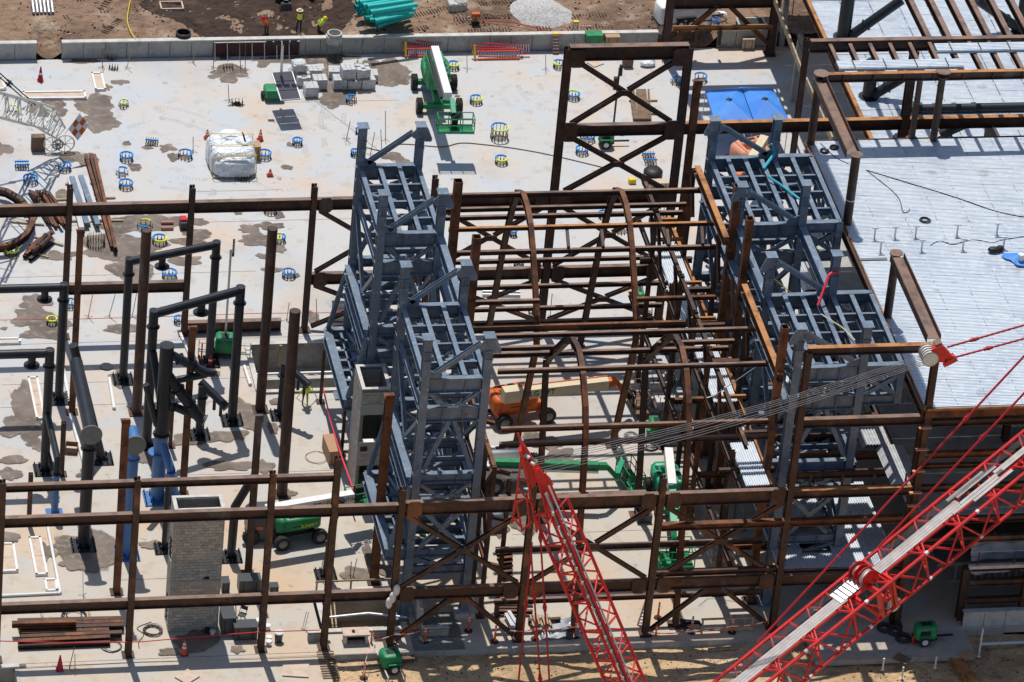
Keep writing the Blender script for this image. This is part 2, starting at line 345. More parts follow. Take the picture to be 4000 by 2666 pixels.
WP = [q(1, 1, 460, 1010)+(180, 55), q(1, 1, 860, 960)+(170, 90), q(1, 1, 930, 1100)+(150, 75), q(1, 1, 0, 1370)+(90, 55), q(1, 1, 1110, 760)+(60, 24), q(1, 1, 990, 805)+(34, 24), q(1, 1, 2100, 660)+(150, 44), q(1, 1, 2100, 730)+(80, 28), q(1, 1, 1940, 710)+(30, 14), q(1, 1, 790, 552)+(100, 34), q(1, 1, 2170, 960)+(60, 22),
      q(1, 1, 1165, 1318)+(34, 20), q(1, 1, 1535, 1360)+(60, 28), q(1, 1, 1350, 1360)+(44, 16), q(1, 1, 1240, 1540)+(44, 30), q(1, 1, 650, 1440)+(80, 40), q(1, 1, 800, 1470)+(100, 54), q(1, 1, 1600, 1440)+(44, 34),
      q(2, 1, 60, 600)+(48, 30), q(2, 1, 700, 750)+(130, 170), q(2, 1, 1190, 680)+(190, 130), q(2, 1, 720, 920)+(130, 60), q(2, 1, 500, 545)+(340, 34), q(2, 1, 1850, 888)+(18, 9), q(2, 1, 1250, 1450)+(70, 36), q(2, 1, 310, 1330)+(26, 16), q(2, 1, 290, 1540)+(40, 20), q(2, 1, 1350, 1490)+(60, 16),
      q(1, 2, 570, 230)+(60, 40), q(1, 2, 870, 240)+(40, 26), q(1, 2, 1200, 500)+(220, 60), q(1, 2, 1500, 470)+(180, 60), q(1, 2, 1820, 470)+(70, 26), q(1, 2, 1800, 575)+(110, 28), q(1, 2, 1750, 650)+(150, 34), q(1, 2, 1150, 700)+(330, 110), q(1, 2, 1200, 900)+(170, 90), q(1, 2, 1700, 830)+(130, 44), q(1, 2, 2185, 392)+(40, 14), q(1, 2, 2290, 540)+(90, 30), q(1, 2, 2310, 640)+(90, 34), q(1, 2, 540, 785)+(130, 40), q(1, 2, 340, 1210)+(110, 60), q(1, 2, 330, 1350)+(180, 70), q(1, 2, 420, 1480)+(160, 60), q(1, 2, 1120, 1450)+(150, 32), q(1, 2, 40, 1453)+(28, 12), q(1, 2, 590, 1420)+(50, 34),
      q(2, 2, 130, 510)+(110, 30), q(2, 2, 60, 640)+(110, 60), q(2, 2, 60, 790)+(50, 20), q(2, 2, 150, 915)+(70, 22), q(2, 2, 210, 410)+(44, 34), q(2, 2, 220, 720)+(46, 30), q(2, 2, 350, 970)+(50, 20), q(2, 2, 520, 1350)+(60, 50),
      q(1, 3, 260, 640)+(90, 190), q(1, 3, 150, 800)+(110, 70), q(1, 3, 330, 950)+(60, 50), q(1, 3, 110, 1100)+(120, 30), q(1, 3, 90, 1230)+(90, 44), q(1, 3, 1090, 350)+(70, 60), q(1, 3, 790, 1220)+(60, 32), q(1, 3, 790, 990)+(34, 22), q(1, 3, 1320, 1030)+(70, 100), q(1, 3, 1800, 910)+(200, 46), q(1, 3, 2100, 880)+(150, 44), q(1, 3, 2250, 700)+(90, 110), q(1, 3, 2100, 1150)+(190, 44), q(1, 3, 590, 490)+(26, 18), q(1, 3, 1990, 300)+(30, 20),
      q(2, 3, 150, 800)+(40, 50), q(2, 3, 90, 1170)+(66, 60), q(2, 3, 320, 1400)+(44, 26), q(2, 3, 170, 560)+(50, 26),
      q(3, 3, 250, 930)+(150, 54), q(3, 3, 420, 1060)+(120, 74), q(3, 3, 1330, 590)+(50, 40), q(3, 3, 1340, 700)+(70, 28), q(3, 3, 1560, 1020)+(140, 70), q(3, 3, 1620, 1320)+(30, 20),
      q(1, 4, 90, 240)+(80, 44), q(1, 4, 850, 330)+(230, 150), q(1, 4, 640, 470)+(90, 60), q(1, 4, 1380, 320)+(100, 34), q(1, 4, 430, 360)+(60, 80), q(1, 4, 1800, 1200)+(170, 90), q(1, 4, 1560, 1290)+(90, 30), q(1, 4, 2180, 1270)+(60, 30), q(1, 4, 200, 1420)+(40, 12),
      q(2, 4, 1040, 420)+(40, 110), q(2, 4, 930, 580)+(120, 50), q(2, 4, 1200, 540)+(60, 50), q(3, 4, 90, 90)+(110, 90), q(2, 4, 2240, 160)+(60, 60), q(2, 1, 80, 790)+(0.1, .1)]
for i, (x, y, w, h) in enumerate(WP):
    if w < 1: continue
    o_ = blob((x, y), w*1.02, h*1.02, i, z=.004+.0008*i).build('wet_patch', 'wet', SLAB); wetw(o_)
# back retaining wall
def wallseg(x0, x1, y, h, th=.32, name='retaining_wall', label='', m_='conc', pan=1.45, z0=0):
    t = thing(name, label, 'wall', ((x0+x1)/2, y, z0))
    n = max(1, round((x1-x0)/pan)); w = (x1-x0)/n
    for k in range(n):
        mm = MB(); jx = x0+w*(k+.5); mm.box((jx, y, z0+(h-.09)/2), (w-.035, th-rnd.uniform(0, .02), h-.09)); mm.build('panel', m_, t)
    mm = MB(); mm.box(((x0+x1)/2, y, z0+h-.045), (x1-x0, th+.08, .09)); mm.build('coping', 'conc_pale', t)
    mm = MB(); mm.box(((x0+x1)/2, y+.02, z0+(h-.1)/2), (x1-x0-.02, th-.1, h-.12)); mm.build('core', 'conc_dark', t)
    return t
WY = 36.55; wx = lambda px_: g((px_, 225)).x
wallseg(-60, wx(140), WY, 1.3, label='short left piece of the low concrete retaining wall ending at the dirt gap')
wallseg(wx(238), wx(2580), WY, 1.3, label='long pale concrete retaining wall of many panels along the back of the slab')
wallseg(wx(2815), wx(3035), WY, 1.35, label='concrete wall piece with leaning plywood right of the opening in the back wall')
# dirt bank behind the wall
def zd(x, y):
    e = max(0, min(1, (y-WY-.2)/1.2)); h = 1.05+.16*fb(x, y, .5, 1)+.09*fb(x, y, 1.7, 2)+.05*fb(x, y, 4, 3)
    h += 1.3*math.exp(-((x+9)**2/18+(y-41)**2/9))*0
    for (cx, cy, rx, ry, a) in [(-7.5, 41.5, 3.2, 1.9, .55), (-16, 39.2, 3.5, .8, .25), (4, 40.5, 3.2, 1.8, .15), (-20, 43, 5, 1.5, .3), (-13, 42.5, 2.5, 1.4, -.5), (-2.5, 40.5, 1.7, 2.3, .35)]:
        h += a*math.exp(-((x-cx)/rx)**2-((y-cy)/ry)**2)
    gapm = inq(x, y, wx(140), wx(238), 30, 39, 1.0)+inq(x, y, wx(2590), wx(2800), 30, 38.5, .8)
    h = h*(1-min(1, gapm))+(.02+.25*max(0, y-WY))*min(1, gapm)
    return h
m = grid(-60, 75, WY-.1, 80, .33, zd); BANK = struct('dirt_bank', m, 'dirt', smooth=True)
# darker wet mud heap
def mudz(x, y): return zd(x, y)+.06+.14*fb(x, y, .9, 8)-.7*max(0, ((x+10.5)/11.5)**2+((y-42.5)/7.5)**2-.5+.5*fb(x, y, .35, 5))
m = grid(-24, 3, WY+.25, 55, .3, mudz); struct('mud', m, 'mud', smooth=True)
def gz(x, y): return zd(x, y)+.35-.75*(((x-12.2)/2.6)**2+((y-43.3)/1.6)**2+.25*fb(x, y, .8, 9))
c = g(q(3, 1, 280, 110), 1.3)
m = grid(c.x-4, c.x+4.5, WY+.3, c.y+4, .25, lambda x, y: zd(x, y)+.55-.8*(((x-c.x)/2.6)**2+((y-c.y-.4)/2.6)**2)+.12*fb(x, y, 1.5, 9)+0*x)
tag(struct('gravel', m, 'gravel', smooth=True), kind='stuff'); bpy.data.objects['gravel']['label'] = 'heap of pale grey gravel on the dirt behind the wall'; bpy.data.objects['gravel']['category'] = 'gravel'
# front sandy ground
FX = [g(q(3, 4, 1000, 1180)), g(q(4, 4, 2000, 1150))]
def zs(x, y):
    h = -.42+.13*fb(x, y, .55, 3)+.07*fb(x, y, 1.8, 4)+.03*math.sin(2.2*y+3*fb(x, y, .2, 6))
    return h
m = grid(XL+.02, 60, -60, FRONT-.01, .3, zs); struct('sandy_ground', m, 'sand', smooth=True)
m = grid(-60, LBP[1]-.05, -60, LBP[3]-.05, .5, lambda x, y: -1.2+.2*fb(x, y, .6, 3)); struct('pit_soil', m, 'sand', smooth=True)
m = MB(); m.box(((XL+12)/2+6, FRONT-.02, -.24), (40, .03, .44)); struct('slab_edge', m, 'conc')
# ================================================================ STEEL HELPERS
def mem(par, name, a, b, d=.5, w=.3, m_='rust', up_=(0, 0, 1), kind='i', top=None):
    mm = MB()
    if kind == 'i': mm.ibeam(a, b, d, w, up_)
    elif kind == 'box': mm.bar(a, b, d, w, up_)
    elif kind == 'c': mm.chan(a, b, d, w, up_)
    elif kind == 'l': mm.bar(a, b, d, .04, up_); mm.bar(a, b, .04, w, up_, (w/2, -d/2))
    elif kind == 't': mm.tube([a, b], d/2, 10)
    ms = m_
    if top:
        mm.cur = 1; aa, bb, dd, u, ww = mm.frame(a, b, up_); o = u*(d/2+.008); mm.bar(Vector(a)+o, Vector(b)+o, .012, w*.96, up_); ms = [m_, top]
    return mm.build(name, ms, par)
def column(par, x, y, z0, z1, d=.42, w=.40, m_='rust', kind='i', plate=True, name='column', upv=(0, 1, 0)):
    mm = MB()
    if kind == 'i': mm.ibeam((x, y, z0), (x, y, z1), d, w, upv)
    elif kind == 'box':
        mm.bar((x, y, z0), (x, y, z1), d, w, upv)
    elif kind == 'pipe': mm.tube([(x, y, z0), (x, y, z1)], d/2, 16)
    if plate: mm.box((x, y, z0+.03), (max(d, w)+.25, max(d, w)+.25, .06))
    return mm.build(name, m_, par, smooth=(kind == 'pipe'))
def gusset(par, c, w, h, m_='rust', ax='y', th=.06, cut=.3):
    c = Vector(c); w *= .74; h *= .62; k = .22*min(w, h)
    pts = [(-w/2+k, -h/2), (w/2-k, -h/2), (w/2, -h/2+k), (w/2, h/2-k), (w/2-k, h/2), (-w/2+k, h/2), (-w/2, h/2-k), (-w/2, -h/2+k)]
    mm = MB(); n = (0, 1, 0) if ax == 'y' else (1, 0, 0)
    mm.plate([c+Vector((p[0], 0, p[1]) if ax == 'y' else (0, p[0], p[1])) for p in pts], th, n); return mm.build('gusset_plate', m_, par)
# ================================================================ FRONT FRAME (row at YF)
XG = {-4: -35.7, -3: -28.15, -2: -20.5, -1.5: -16.85, -1: -13.0, 0: -5.45, 1: 2.1, 2: 9.7, 3: 17.2}
FF = thing('steelwork', 'long front row of rusty steel columns and beams with crossed braces along the slab edge', 'steel frame', (-13, YF, 0))
zt = {-4: 12.3, -3: 12.2, -2: 12.3, -1.5: py((1315, 1788), YF).z, -1: 10.9, 0: 10.9, 1: 11.1, 2: py((3160, 1375), YF).z, 3: py((3642, 1352), YF).z}
ZA, ZM, ZL = 11.95, 9.55, 3.6
for k, x in XG.items():
    column(FF, x, YF, 0 if k != 2 else .0, zt[k], .45, .36, 'rust')
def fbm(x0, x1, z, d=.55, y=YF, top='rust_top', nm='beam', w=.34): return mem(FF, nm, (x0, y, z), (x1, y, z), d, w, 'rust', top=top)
for a, b in ((-4, -3), (-3, -2), (-2, -1.5)): fbm(XG[a]+.2, XG[b]-.2, ZA-.1, .42)
for a, b in ((-4, -3), (-3, -2), (-2, -1.5), (-1.5, -1), (-1, 0), (0, 1), (1, 2)):
    fbm(XG[a]+.19, XG[b]-.19, ZM, .62 if a < -1 else .85); fbm(XG[a]+.19, XG[b]-.19, ZL, .62 if a < -1 else .7)
fbm(XG[2]+.19, XG[3]-.19, ZL-.05, .7)
mem(FF, 'beam', (XG[1]+.2, YF-.05, py(q(3, 4, 1600, 125), YF).z), (XG[3]-.6, YF-.05, py(q(3, 4, 1600, 125), YF).z), .42, .36, 'rust_bright')
mem(FF, 'beam', (XG[1]+.2, YF-.05, py(q(3, 4, 1600, 550), YF).z), (XG[2]+.2, YF-.05, py(q(3, 4, 1600, 550), YF).z), .35, .3, 'rust')
def brace(par, a, b, m_='rust', d=.24, w=.24, up_=(0, 1, 0)): return mem(par, 'brace', a, b, d, w, m_, up_, 'i')
for a in (-1, 0, 1):
    x0, x1 = XG[a]+.35, XG[a+1]-.35
    zb, zt_ = ZL+.45, ZM-.5; xm = (x0+x1)/2; zm = (zb+zt_)/2
    brace(FF, (x0, YF, zt_), (x1, YF, zb)); brace(FF, (x0, YF-.01, zb), (xm-.2, YF-.01, zm-.12)); brace(FF, (xm+.2, YF-.01, zm+.12), (x1, YF-.01, zt_))
    gusset(FF, (xm, YF-.18, zm), 1.1, .6)
    for xx, zz in ((XG[a], ZM), (XG[a+1], ZM), (XG[a], ZL), (XG[a+1], ZL)):
        gusset(FF, (xx+(.75 if xx == XG[a] else -.75), YF-.17, zz), 1.15, 1.7)
for a in (-1, 1):
    x0, x1 = XG[a]+.3, XG[a+1]-.3; xm = (XG[a]+XG[a+1])/2
    brace(FF, (x0, YF, .35), (xm-.4, YF, ZL-.4)); brace(FF, (xm+.4, YF, ZL-.4), (x1, YF, .35)); gusset(FF, (xm, YF, ZL-.6), 1.7, .6)
for k in (-1, 0, 1):
    for s_ in (0,): gusset(FF, (XG[k]-.1, YF-.22, zt[k]-.3), .3, .7, cut=.05)
# right bay above row F: three levels between columns 2 and 3
for pp in (q(4, 3, 800, 735), q(4, 3, 800, 1382), ):
    z = py(pp, YF).z; mem(FF, 'beam', (XG[2]+.2, YF, z), (XG[3]-.2, YF, z), .55, .36, 'rust', top='rust_top' if pp[1] < 1700 else 'rust_orange')
z = py(q(4, 3, 900, 75), YF).z; mem(FF, 'beam', (XG[2]-.1, YF, z), (XG[3]+.1, YF, z), .5, .36, 'rust', top='rust_orange')
# ================================================================ BACK FRAME (row at YB)
BF = thing('steelwork', 'back row of brown steel columns and beams crossing the slab with a tall braced portal', 'steel frame', (-5, YB, 0))
XB = {-3: -28.1, -2: -20.55, -1: -12.95, 0: -5.4, 1: 2.2, 2: 9.8}
topB = {-3: py((236, 730), YB).z, -2: py((748, 730), YB).z, -1: py((1225, 725), YB).z, 0: py((1700, 692), YB).z, 1: py((2217, 188), YB).z, 2: py((2697, 182), YB).z}
for k, x in XB.items(): column(BF, x, YB, 0, topB[k], .5, .34 if k < 1 else .46, 'rust')
ZB1, ZB2 = 9.3, 3.85
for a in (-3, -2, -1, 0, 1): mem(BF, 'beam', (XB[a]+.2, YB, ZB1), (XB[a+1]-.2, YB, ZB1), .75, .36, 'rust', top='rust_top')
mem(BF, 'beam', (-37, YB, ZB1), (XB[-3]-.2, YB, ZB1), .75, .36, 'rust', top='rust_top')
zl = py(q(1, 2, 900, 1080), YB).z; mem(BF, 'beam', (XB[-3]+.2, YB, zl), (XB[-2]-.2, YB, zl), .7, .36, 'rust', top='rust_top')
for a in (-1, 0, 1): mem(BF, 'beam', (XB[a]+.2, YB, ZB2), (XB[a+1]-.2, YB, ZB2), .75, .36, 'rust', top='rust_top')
zz = py(q(1, 2, 2000, 1430), YB).z; mem(BF, 'beam', (XB[-2]+.2, YB, zz), (XB[-1]-1.5, YB, zz), .75, .4, 'rust', top='rust_top')
for a in (-1, 0, 1):
    x0, x1 = XB[a]+.4, XB[a+1]-.4; xm = (x0+x1)/2
    for zb, zt_ in ((ZB2+.5, ZB1-.5), (.3, ZB2-.5)):
        zm = (zb+zt_)/2
        brace(BF, (x0, YB, zt_), (x1, YB, zb)); brace(BF, (x0, YB-.01, zb), (xm-.2, YB-.01, zm-.1)); brace(BF, (xm+.2, YB-.01, zm+.1), (x1, YB-.01, zt_)); gusset(BF, (xm, YB-.18, zm), 1.1, .6)
    for k in (a, a+1):
        for z_ in (ZB1, ZB2): gusset(BF, (XB[k]+(.75 if k == a else -.75), YB-.2, z_), 1.15, 1.7)
ZT1 = py(q(3, 1, 900, 1190), YB).z; ZT2 = py(q(3, 1, 900, 480), YB).z
mem(BF, 'beam', (XB[1]+.25, YB, ZT1), (XB[2]-.25, YB, ZT1), .75, .4, 'rust', top='rust_top'); mem(BF, 'beam', (XB[1]+.05, YB, ZT2), (XB[2]-.05, YB, ZT2), .95, .5, 'rust', top='rust_top')
for zb, zt_ in ((ZB1+.5, ZT1-.45), (ZT1+.45, ZT2-.6)):
    x0, x1 = XB[1]+.6, XB[2]-.6; xm = (x0+x1)/2; zm = (zb+zt_)/2
    brace(BF, (x0, YB, zt_), (x1, YB, zb), 'rust', .27, .28); brace(BF, (x0, YB-.01, zb), (xm-.2, YB-.01, zm-.1), 'rust', .27, .28); brace(BF, (xm+.2, YB-.01, zm+.1), (x1, YB-.01, zt_), 'rust', .27, .28); gusset(BF, (xm, YB-.2, zm), 1.2, .6)
for k, sx in ((1, 1), (2, -1)):
    for z_, h_ in ((ZT1, 2.2), (ZT2-.3, 2.0), (ZB1, 2.0)): gusset(BF, (XB[k]+sx*.55, YB-.26, z_), 1.3, h_)
mem(BF, 'beam', (XB[2]+.25, YB, ZT1), (48, YB, ZT1), .75, .4, 'rust', top='rust_orange')
# rear tall portal beyond (top right of the frame)
PR = thing('steelwork', 'brown steel portal with two diagonal braces behind the wall at the top edge', 'steel frame', (12, 24, 0))
YP = g(q(3, 1, 1400, 395)).y+6.0
pA = g(q(3, 1, 1400, 520)); YP = pA.y
zt_ = py(q(3, 1, 1445, 0), YP).z+6
column(PR, px(q(3, 1, 1410, 380), pA.x).x, YP, 0, zt_, .5, .5, 'rust')
zb = py(q(3, 1, 1900, 20), YP).z; xr = py(q(4, 1, 60, 20), YP).x
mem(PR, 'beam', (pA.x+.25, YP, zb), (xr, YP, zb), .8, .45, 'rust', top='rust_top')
pc = py(q(3, 1, 1940, 50), YP)
for e in (q(3, 1, 1480, 400), q(3, 1, 2351, 400)):
    b_ = py(e, YP); brace(PR, (pc.x+(-.4 if b_.x < pc.x else .4), YP, pc.z), tuple(b_), 'rust_bright', .26, .3)
gusset(PR, (pc.x, YP, pc.z+.1), 2.0, .6)
z_ = py(q(3, 1, 1900, 237), YP).z; mem(PR, 'beam', (pA.x+.3, YP-.3, z_), (xr, YP-.3, z_), .3, .25, 'rust_orange', top='rust_orange')
for e in (q(3, 1, 1700, 260), q(3, 1, 1920, 255)):
    a_ = py(e, YP-.3); column(PR, a_.x, YP-.3, 1.0, a_.z, .2, .2, 'rust', plate=False, name='post')
column(PR, xr+.1, YP, 0, 27, .5, .5, 'rust'); column(PR, pA.x, YP, zt_, 27, .5, .5, 'rust', plate=False)
for z_ in (11.5, 14.5, 17.5, 20.5, 24, 27): mem(PR, 'beam', (pA.x+.25, YP, z_), (xr, YP, z_), .6, .4, 'rust')
for za_, zb_ in ((11.8, 14.2), (14.8, 17.2), (17.8, 20.2), (20.8, 23.7)):
    for s_ in (-1, 1): brace(PR, ((pA.x+xr)/2-s_*3.4, YP, za_), ((pA.x+xr)/2+s_*3.4, YP-.02, zb_), 'rust')
# ================================================================ BLUE-GREY TOWERS
BY = [-5.6, -13.3, -21.2, -28.9]
def vmem(par, name, a, b, d, w, m_='blue_steel', up_=(0, 1, 0), kind='i'): return mem(par, name, a, b, d, w, m_, up_, kind)
def tower(label, x0, x1, side):
    """four braced bents; side = -1: raised gusset on the right post, diagonal falls left; +1: mirrored with a cantilever bay"""
    T = thing('steel_tower', label, 'steel tower', ((x0+x1)/2, -17.2, 0))
    B = 'blue_steel'; xm = (x0+x1)/2
    hi, lo = (x1, x0) if side < 0 else (x0, x1)
    for bi, Y in enumerate(BY):
        for x in (x0, x1):
            mm = MB(); mm.ibeam((x, Y, 0), (x, Y, 19.3), .56, .46, (0, 1, 0), .05, .05)
            mm.box((x, Y, .05), (1.0, 1.0, .1)); mm.box((x, Y, 19.31), (.66, .74, .05))
            for z in (16.5, 15.6, 14.6, 13.6, 10.1, 9.2, 8.6, 7.9): mm.box((x, Y, z), (.5, .52, .04))
            mm.box((x-.14, Y-.3, 18.15), (.05, .1, .55)); mm.box((x+.14, Y-.3, 18.15), (.05, .1, .55)); mm.box((x, Y-.3, 18.15), (.05, .1, .7)); mm.box((x, Y-.3, 18.42), (.5, .12, .06)); mm.box((x, Y-.3, 17.85), (.5, .12, .06))
            mm.build('column', B, T)
        s = 1 if side < 0 else -1
        mm = MB(); mm.plate([(hi-s*.26, Y-.3, 19.25), (hi+s*.38, Y-.3, 19.25), (hi+s*.68, Y-.3, 18.5), (hi+s*.64, Y-.3, 18.3), (hi+s*.26, Y-.3, 18.3)], .06, (0, 1, 0)); mm.build('gusset_plate', B, T)
        mm = MB(); mm.plate([(hi-s*.26, Y-.3, 19.25), (hi-s*.34, Y-.3, 19.15), (hi-s*.62, Y-.3, 18.85), (hi-s*.55, Y-.3, 18.62), (hi-s*.26, Y-.3, 18.45)], .06, (0, 1, 0)); mm.build('gusset_plate', B, T)
        mem(T, 'brace', (hi-s*.45, Y, 18.8), (lo+s*.45, Y, 16.75), .26, .28, B, (0, 1, 0), 'i')
        mm = MB(); mm.plate([(lo+s*.2, Y-.1, 16.5), (lo+s*.95, Y-.1, 16.5), (lo+s*.95, Y-.1, 16.75), (lo+s*.3, Y-.1, 17.1), (lo+s*.2, Y-.1, 17.1)], .06, (0, 1, 0)); mm.build('gusset_plate', B, T)
        for z, d in ((16.08, .95), (14.12, .95), (9.75, .6), (8.0, .55), (4.55, .55), (3.35, .55)):
            mm = MB(); mm.ibeam((x0+.25, Y, z), (x1-.25, Y, z), d, .36)
            for k in (1, 2): mm.box((x0+(x1-x0)*k/3, Y, z), (.03, .4, d-.08))
            mm.build('beam', B, T)
        for (za, zb) in ((15.55, 14.65), (9.3, 8.4), (4.15, 3.75)):     # K bracing between paired beams
            for sx, xx in ((1, x0+.3), (-1, x1-.3)):
                mem(T, 'brace', (xx, Y, za), (xm-sx*.35, Y, zb), .2, .22, B, (0, 1, 0), 'i')
            mm = MB(); mm.plate([(xm-.9, Y-.13, zb), (xm+.9, Y-.13, zb), (xm+.45, Y-.13, zb+.28), (xm, Y-.13, zb+.1), (xm-.45, Y-.13, zb+.28)], .05, (0, 1, 0)); mm.build('gusset_plate', B, T)
        for sx, xx in ((1, x0+.35), (-1, x1-.35)):                    # A bracing
            mem(T, 'brace', (xm-sx*.15, Y, 13.6), (xx, Y, 10.3), .24, .26, B, (0, 1, 0), 'i')
            mem(T, 'brace', (xm-sx*1.3, Y, 7.6), (xm+sx*1.2, Y+sx*.02, 4.9), .24, .24, B, (0, 1, 0), 'i')
        for sx, xx in ((1, x0+.28), (-1, x1-.28)):
            mem(T, 'brace', (xx, Y+.1, 3.0), (xx+(-.0), Y+.9, .4), .16, .16, B, (1, 0, 0), 'box')
    # upper decks between bents 1-2 and 3-4
    xe = x1+2.35 if side > 0 else x1
    xs = [x0+.02, x0+(x1-x0)/3, x0+2*(x1-x0)/3, x1-.02] if side < 0 else [x0, x0+1.05, x0+2.1, x0+3.1, x1, x1+1.15, xe]
    for (ya, yb) in ((BY[0], BY[1]), (BY[2], BY[3])):
        for i, x in enumerate(xs):
            m1 = MB(); m1.ibeam((x, ya-.15, 16.3), (x, yb+.15, 16.3), .55, .27)
            for k in range(5):
                y = ya+(yb-ya)*(k+.5)/5
            m1.build('joist', B, T)
        n = 4
        for k in range(1, n):
            y = ya+(yb-ya)*k/n; m1 = MB(); m1.ibeam((x0+.2, y, 16.1), (xe-.1, y, 16.1), .5, .16)
            m1.build('cross_beam', B, T)
        # horizontal bracing under the deck, alternating, pipes
        for k in range(n):
            y0_ = ya+(yb-ya)*k/n; y1_ = ya+(yb-ya)*(k+1)/n; a_, b_ = (x0+.25, x1-.25) if k % 2 else (x1-.25, x0+.25)
            mem(T, 'brace', (a_, y0_-.2, 15.75), ((a_+b_)/2, (y0_+y1_)/2, 15.75), .18, .2, B, (0, 0, 1), 'box')
            mem(T, 'brace', (b_, y1_+.2, 15.45), ((a_+b_)/2, (y0_+y1_)/2, 15.45), .16, .18, B, (0, 0, 1), 'box')
        if side > 0:
            for Y in (ya, yb):
                for z, d in ((16.25, .7), (14.2, .6)): mem(T, 'beam', (x1+.25, Y, z), (xe+.1, Y, z), d, .4, B)
                mem(T, 'column', (xe, Y, 16.6), (xe, Y, 13.9), .4, .4, B, (0, 1, 0))
                mem(T, 'brace', (x1+.25, Y, 15.8), (xe-.2, Y, 14.5), .24, .26, B, (0, 1, 0)); mem(T, 'brace', (xe-.2, Y-.02, 15.8), (x1+.25, Y-.02, 14.5), .24, .26, B, (0, 1, 0))
            for x in (x1+1.15, xe):
                mem(T, 'joist', (x, ya-.15, 14.2), (x, yb+.15, 14.2), .5, .3, B)
            for k in range(1, 4): mem(T, 'post', (xe, ya+(yb-ya)*k/4, 15.9), (xe, ya+(yb-ya)*k/4, 14.4), .2, .2, B, (0, 1, 0), 'box')
            for k in range(4): mem(T, 'brace', (xe, ya+(yb-ya)*k/4, 15.8 if k % 2 else 14.4), (xe, ya+(yb-ya)*(k+1)/4, 14.4 if k % 2 else 15.8), .18, .18, B, (1, 0, 0), 'box')
        # lower framing levels
        for z, xx in ((14.1, (x0, x1)), ):
            for x in xx[::1]:
                mem(T, 'joist', (x, ya-.3, z), (x, yb+.3, z), .4, .2, B)
        for k in (1, 2, 3):
            y = ya+(yb-ya)*k/4
            for z in (14.05, 9.7, 8.0): mem(T, 'cross_beam', (x0+.2, y, z), (x1-.2, y, z), .35, .18, B)
            mem(T, 'brace', (x0+.3, y+1.4, 13.5), (x1-.3, y+.2, 10.2), .14, .14, B, (0, 1, 0), 't')
            mem(T, 'brace', (x1-.3, y+1.4, 9.2), (x0+.3, y+.1, 8.3), .2, .2, B, (0, 1, 0), 't')
            mem(T, 'brace', (x0+.3, y+1.1, 9.3), (xm, y-.6, 9.0), .2, .2, B, (0, 1, 0), 't')
    # side girders running the whole length
    for si, (x, zz) in enumerate(((x0-.25 if side < 0 else x1+.3, (9.35, 7.9)), (x1+.2 if side < 0 else x0-.2, (13.9, 7.9)))):
        for z in zz:
            for a_, b_ in zip(BY, BY[1:]):
                if side < 0 and si == 0 and a_ == BY[1]: continue
                m1 = MB(); m1.ibeam((x, a_-.2, z), (x, b_+.2, z), .62, .52)
                for k in (1, 2, 3, 4): m1.box((x, a_+(b_-a_)*k/5, z), (.48, .03, .56))
                m1.build('side_girder', B, T)
    for a_, b_ in ((BY[1], BY[2]),):
        for x in (x0, x1):
            m1 = MB(); m1.ibeam((x+(.0), a_-.2, 16.15), (x, b_+.2, 16.15), .75, .40)
            if not (side < 0 and x == x0): m1.build('side_girder', B, T)
    for k, (a_, b_) in enumerate(zip(BY, BY[1:])):
        for x in (x0, x1):
            if side < 0 and x == x0 and k == 1: continue
            mem(T, 'brace', (x, a_-.3, 13.5), (x, (a_+b_)/2, 10.0), .24, .24, B, (1, 0, 0)); mem(T, 'brace', (x, b_+.3, 13.5), (x, (a_+b_)/2, 10.0), .24, .24, B, (1, 0, 0))
            mem(T, 'brace', (x, a_-.3, 7.4), (x, b_+.3, 4.9), .24, .24, B, (1, 0, 0)); mem(T, 'brace', (x, b_+.3, 7.4), (x, a_-.3, 4.9), .24, .24, B, (1, 0, 0))
            mem(T, 'side_girder', (x, a_-.3, 4.5), (x, b_+.3, 4.5), .5, .35, B)
    return T
TL = tower('left blue-grey steel tower of four braced bents with two open roof grids', -11.72, -8.2, -1)
# cantilevered ladder frames on the left side of the left tower
for ya, yb in ((BY[0], BY[1]), (BY[2], BY[3])):
    mem(TL, 'side_girder', (-12.95, ya+.1, 4.55), (-12.95, yb-.1, 4.55), .7, .5, 'blue_steel')
    mem(TL, 'side_girder', (-12.15, ya, 4.6), (-12.15, yb, 4.6), .4, .16, 'blue_steel')
    for k in range(1, 7): mem(TL, 'cross_beam', (-12.8, ya+(yb-ya)*k/7, 4.6), (-11.75, ya+(yb-ya)*k/7, 4.6), .4, .22, 'blue_steel')
    for k in range(1, 7): mem(TL, 'cross_beam', (-11.7, ya+(yb-ya)*k/7, 4.6), (-8.2, ya+(yb-ya)*k/7, 4.5), .45, .26, 'blue_steel')
    for y in (ya, yb):
        mem(TL, 'cross_beam', (-13.1, y, 4.55), (-11.95, y, 4.55), .8, .4, 'blue_steel')
        mem(TL, 'brace', (-12.9, y, 4.95), (-12.0, y, 9.2), .24, .26, 'blue_steel', (0, 1, 0))
TR = tower('right blue-grey steel tower of four braced bents beside the metal roof deck', 9.88, 13.8, 1)
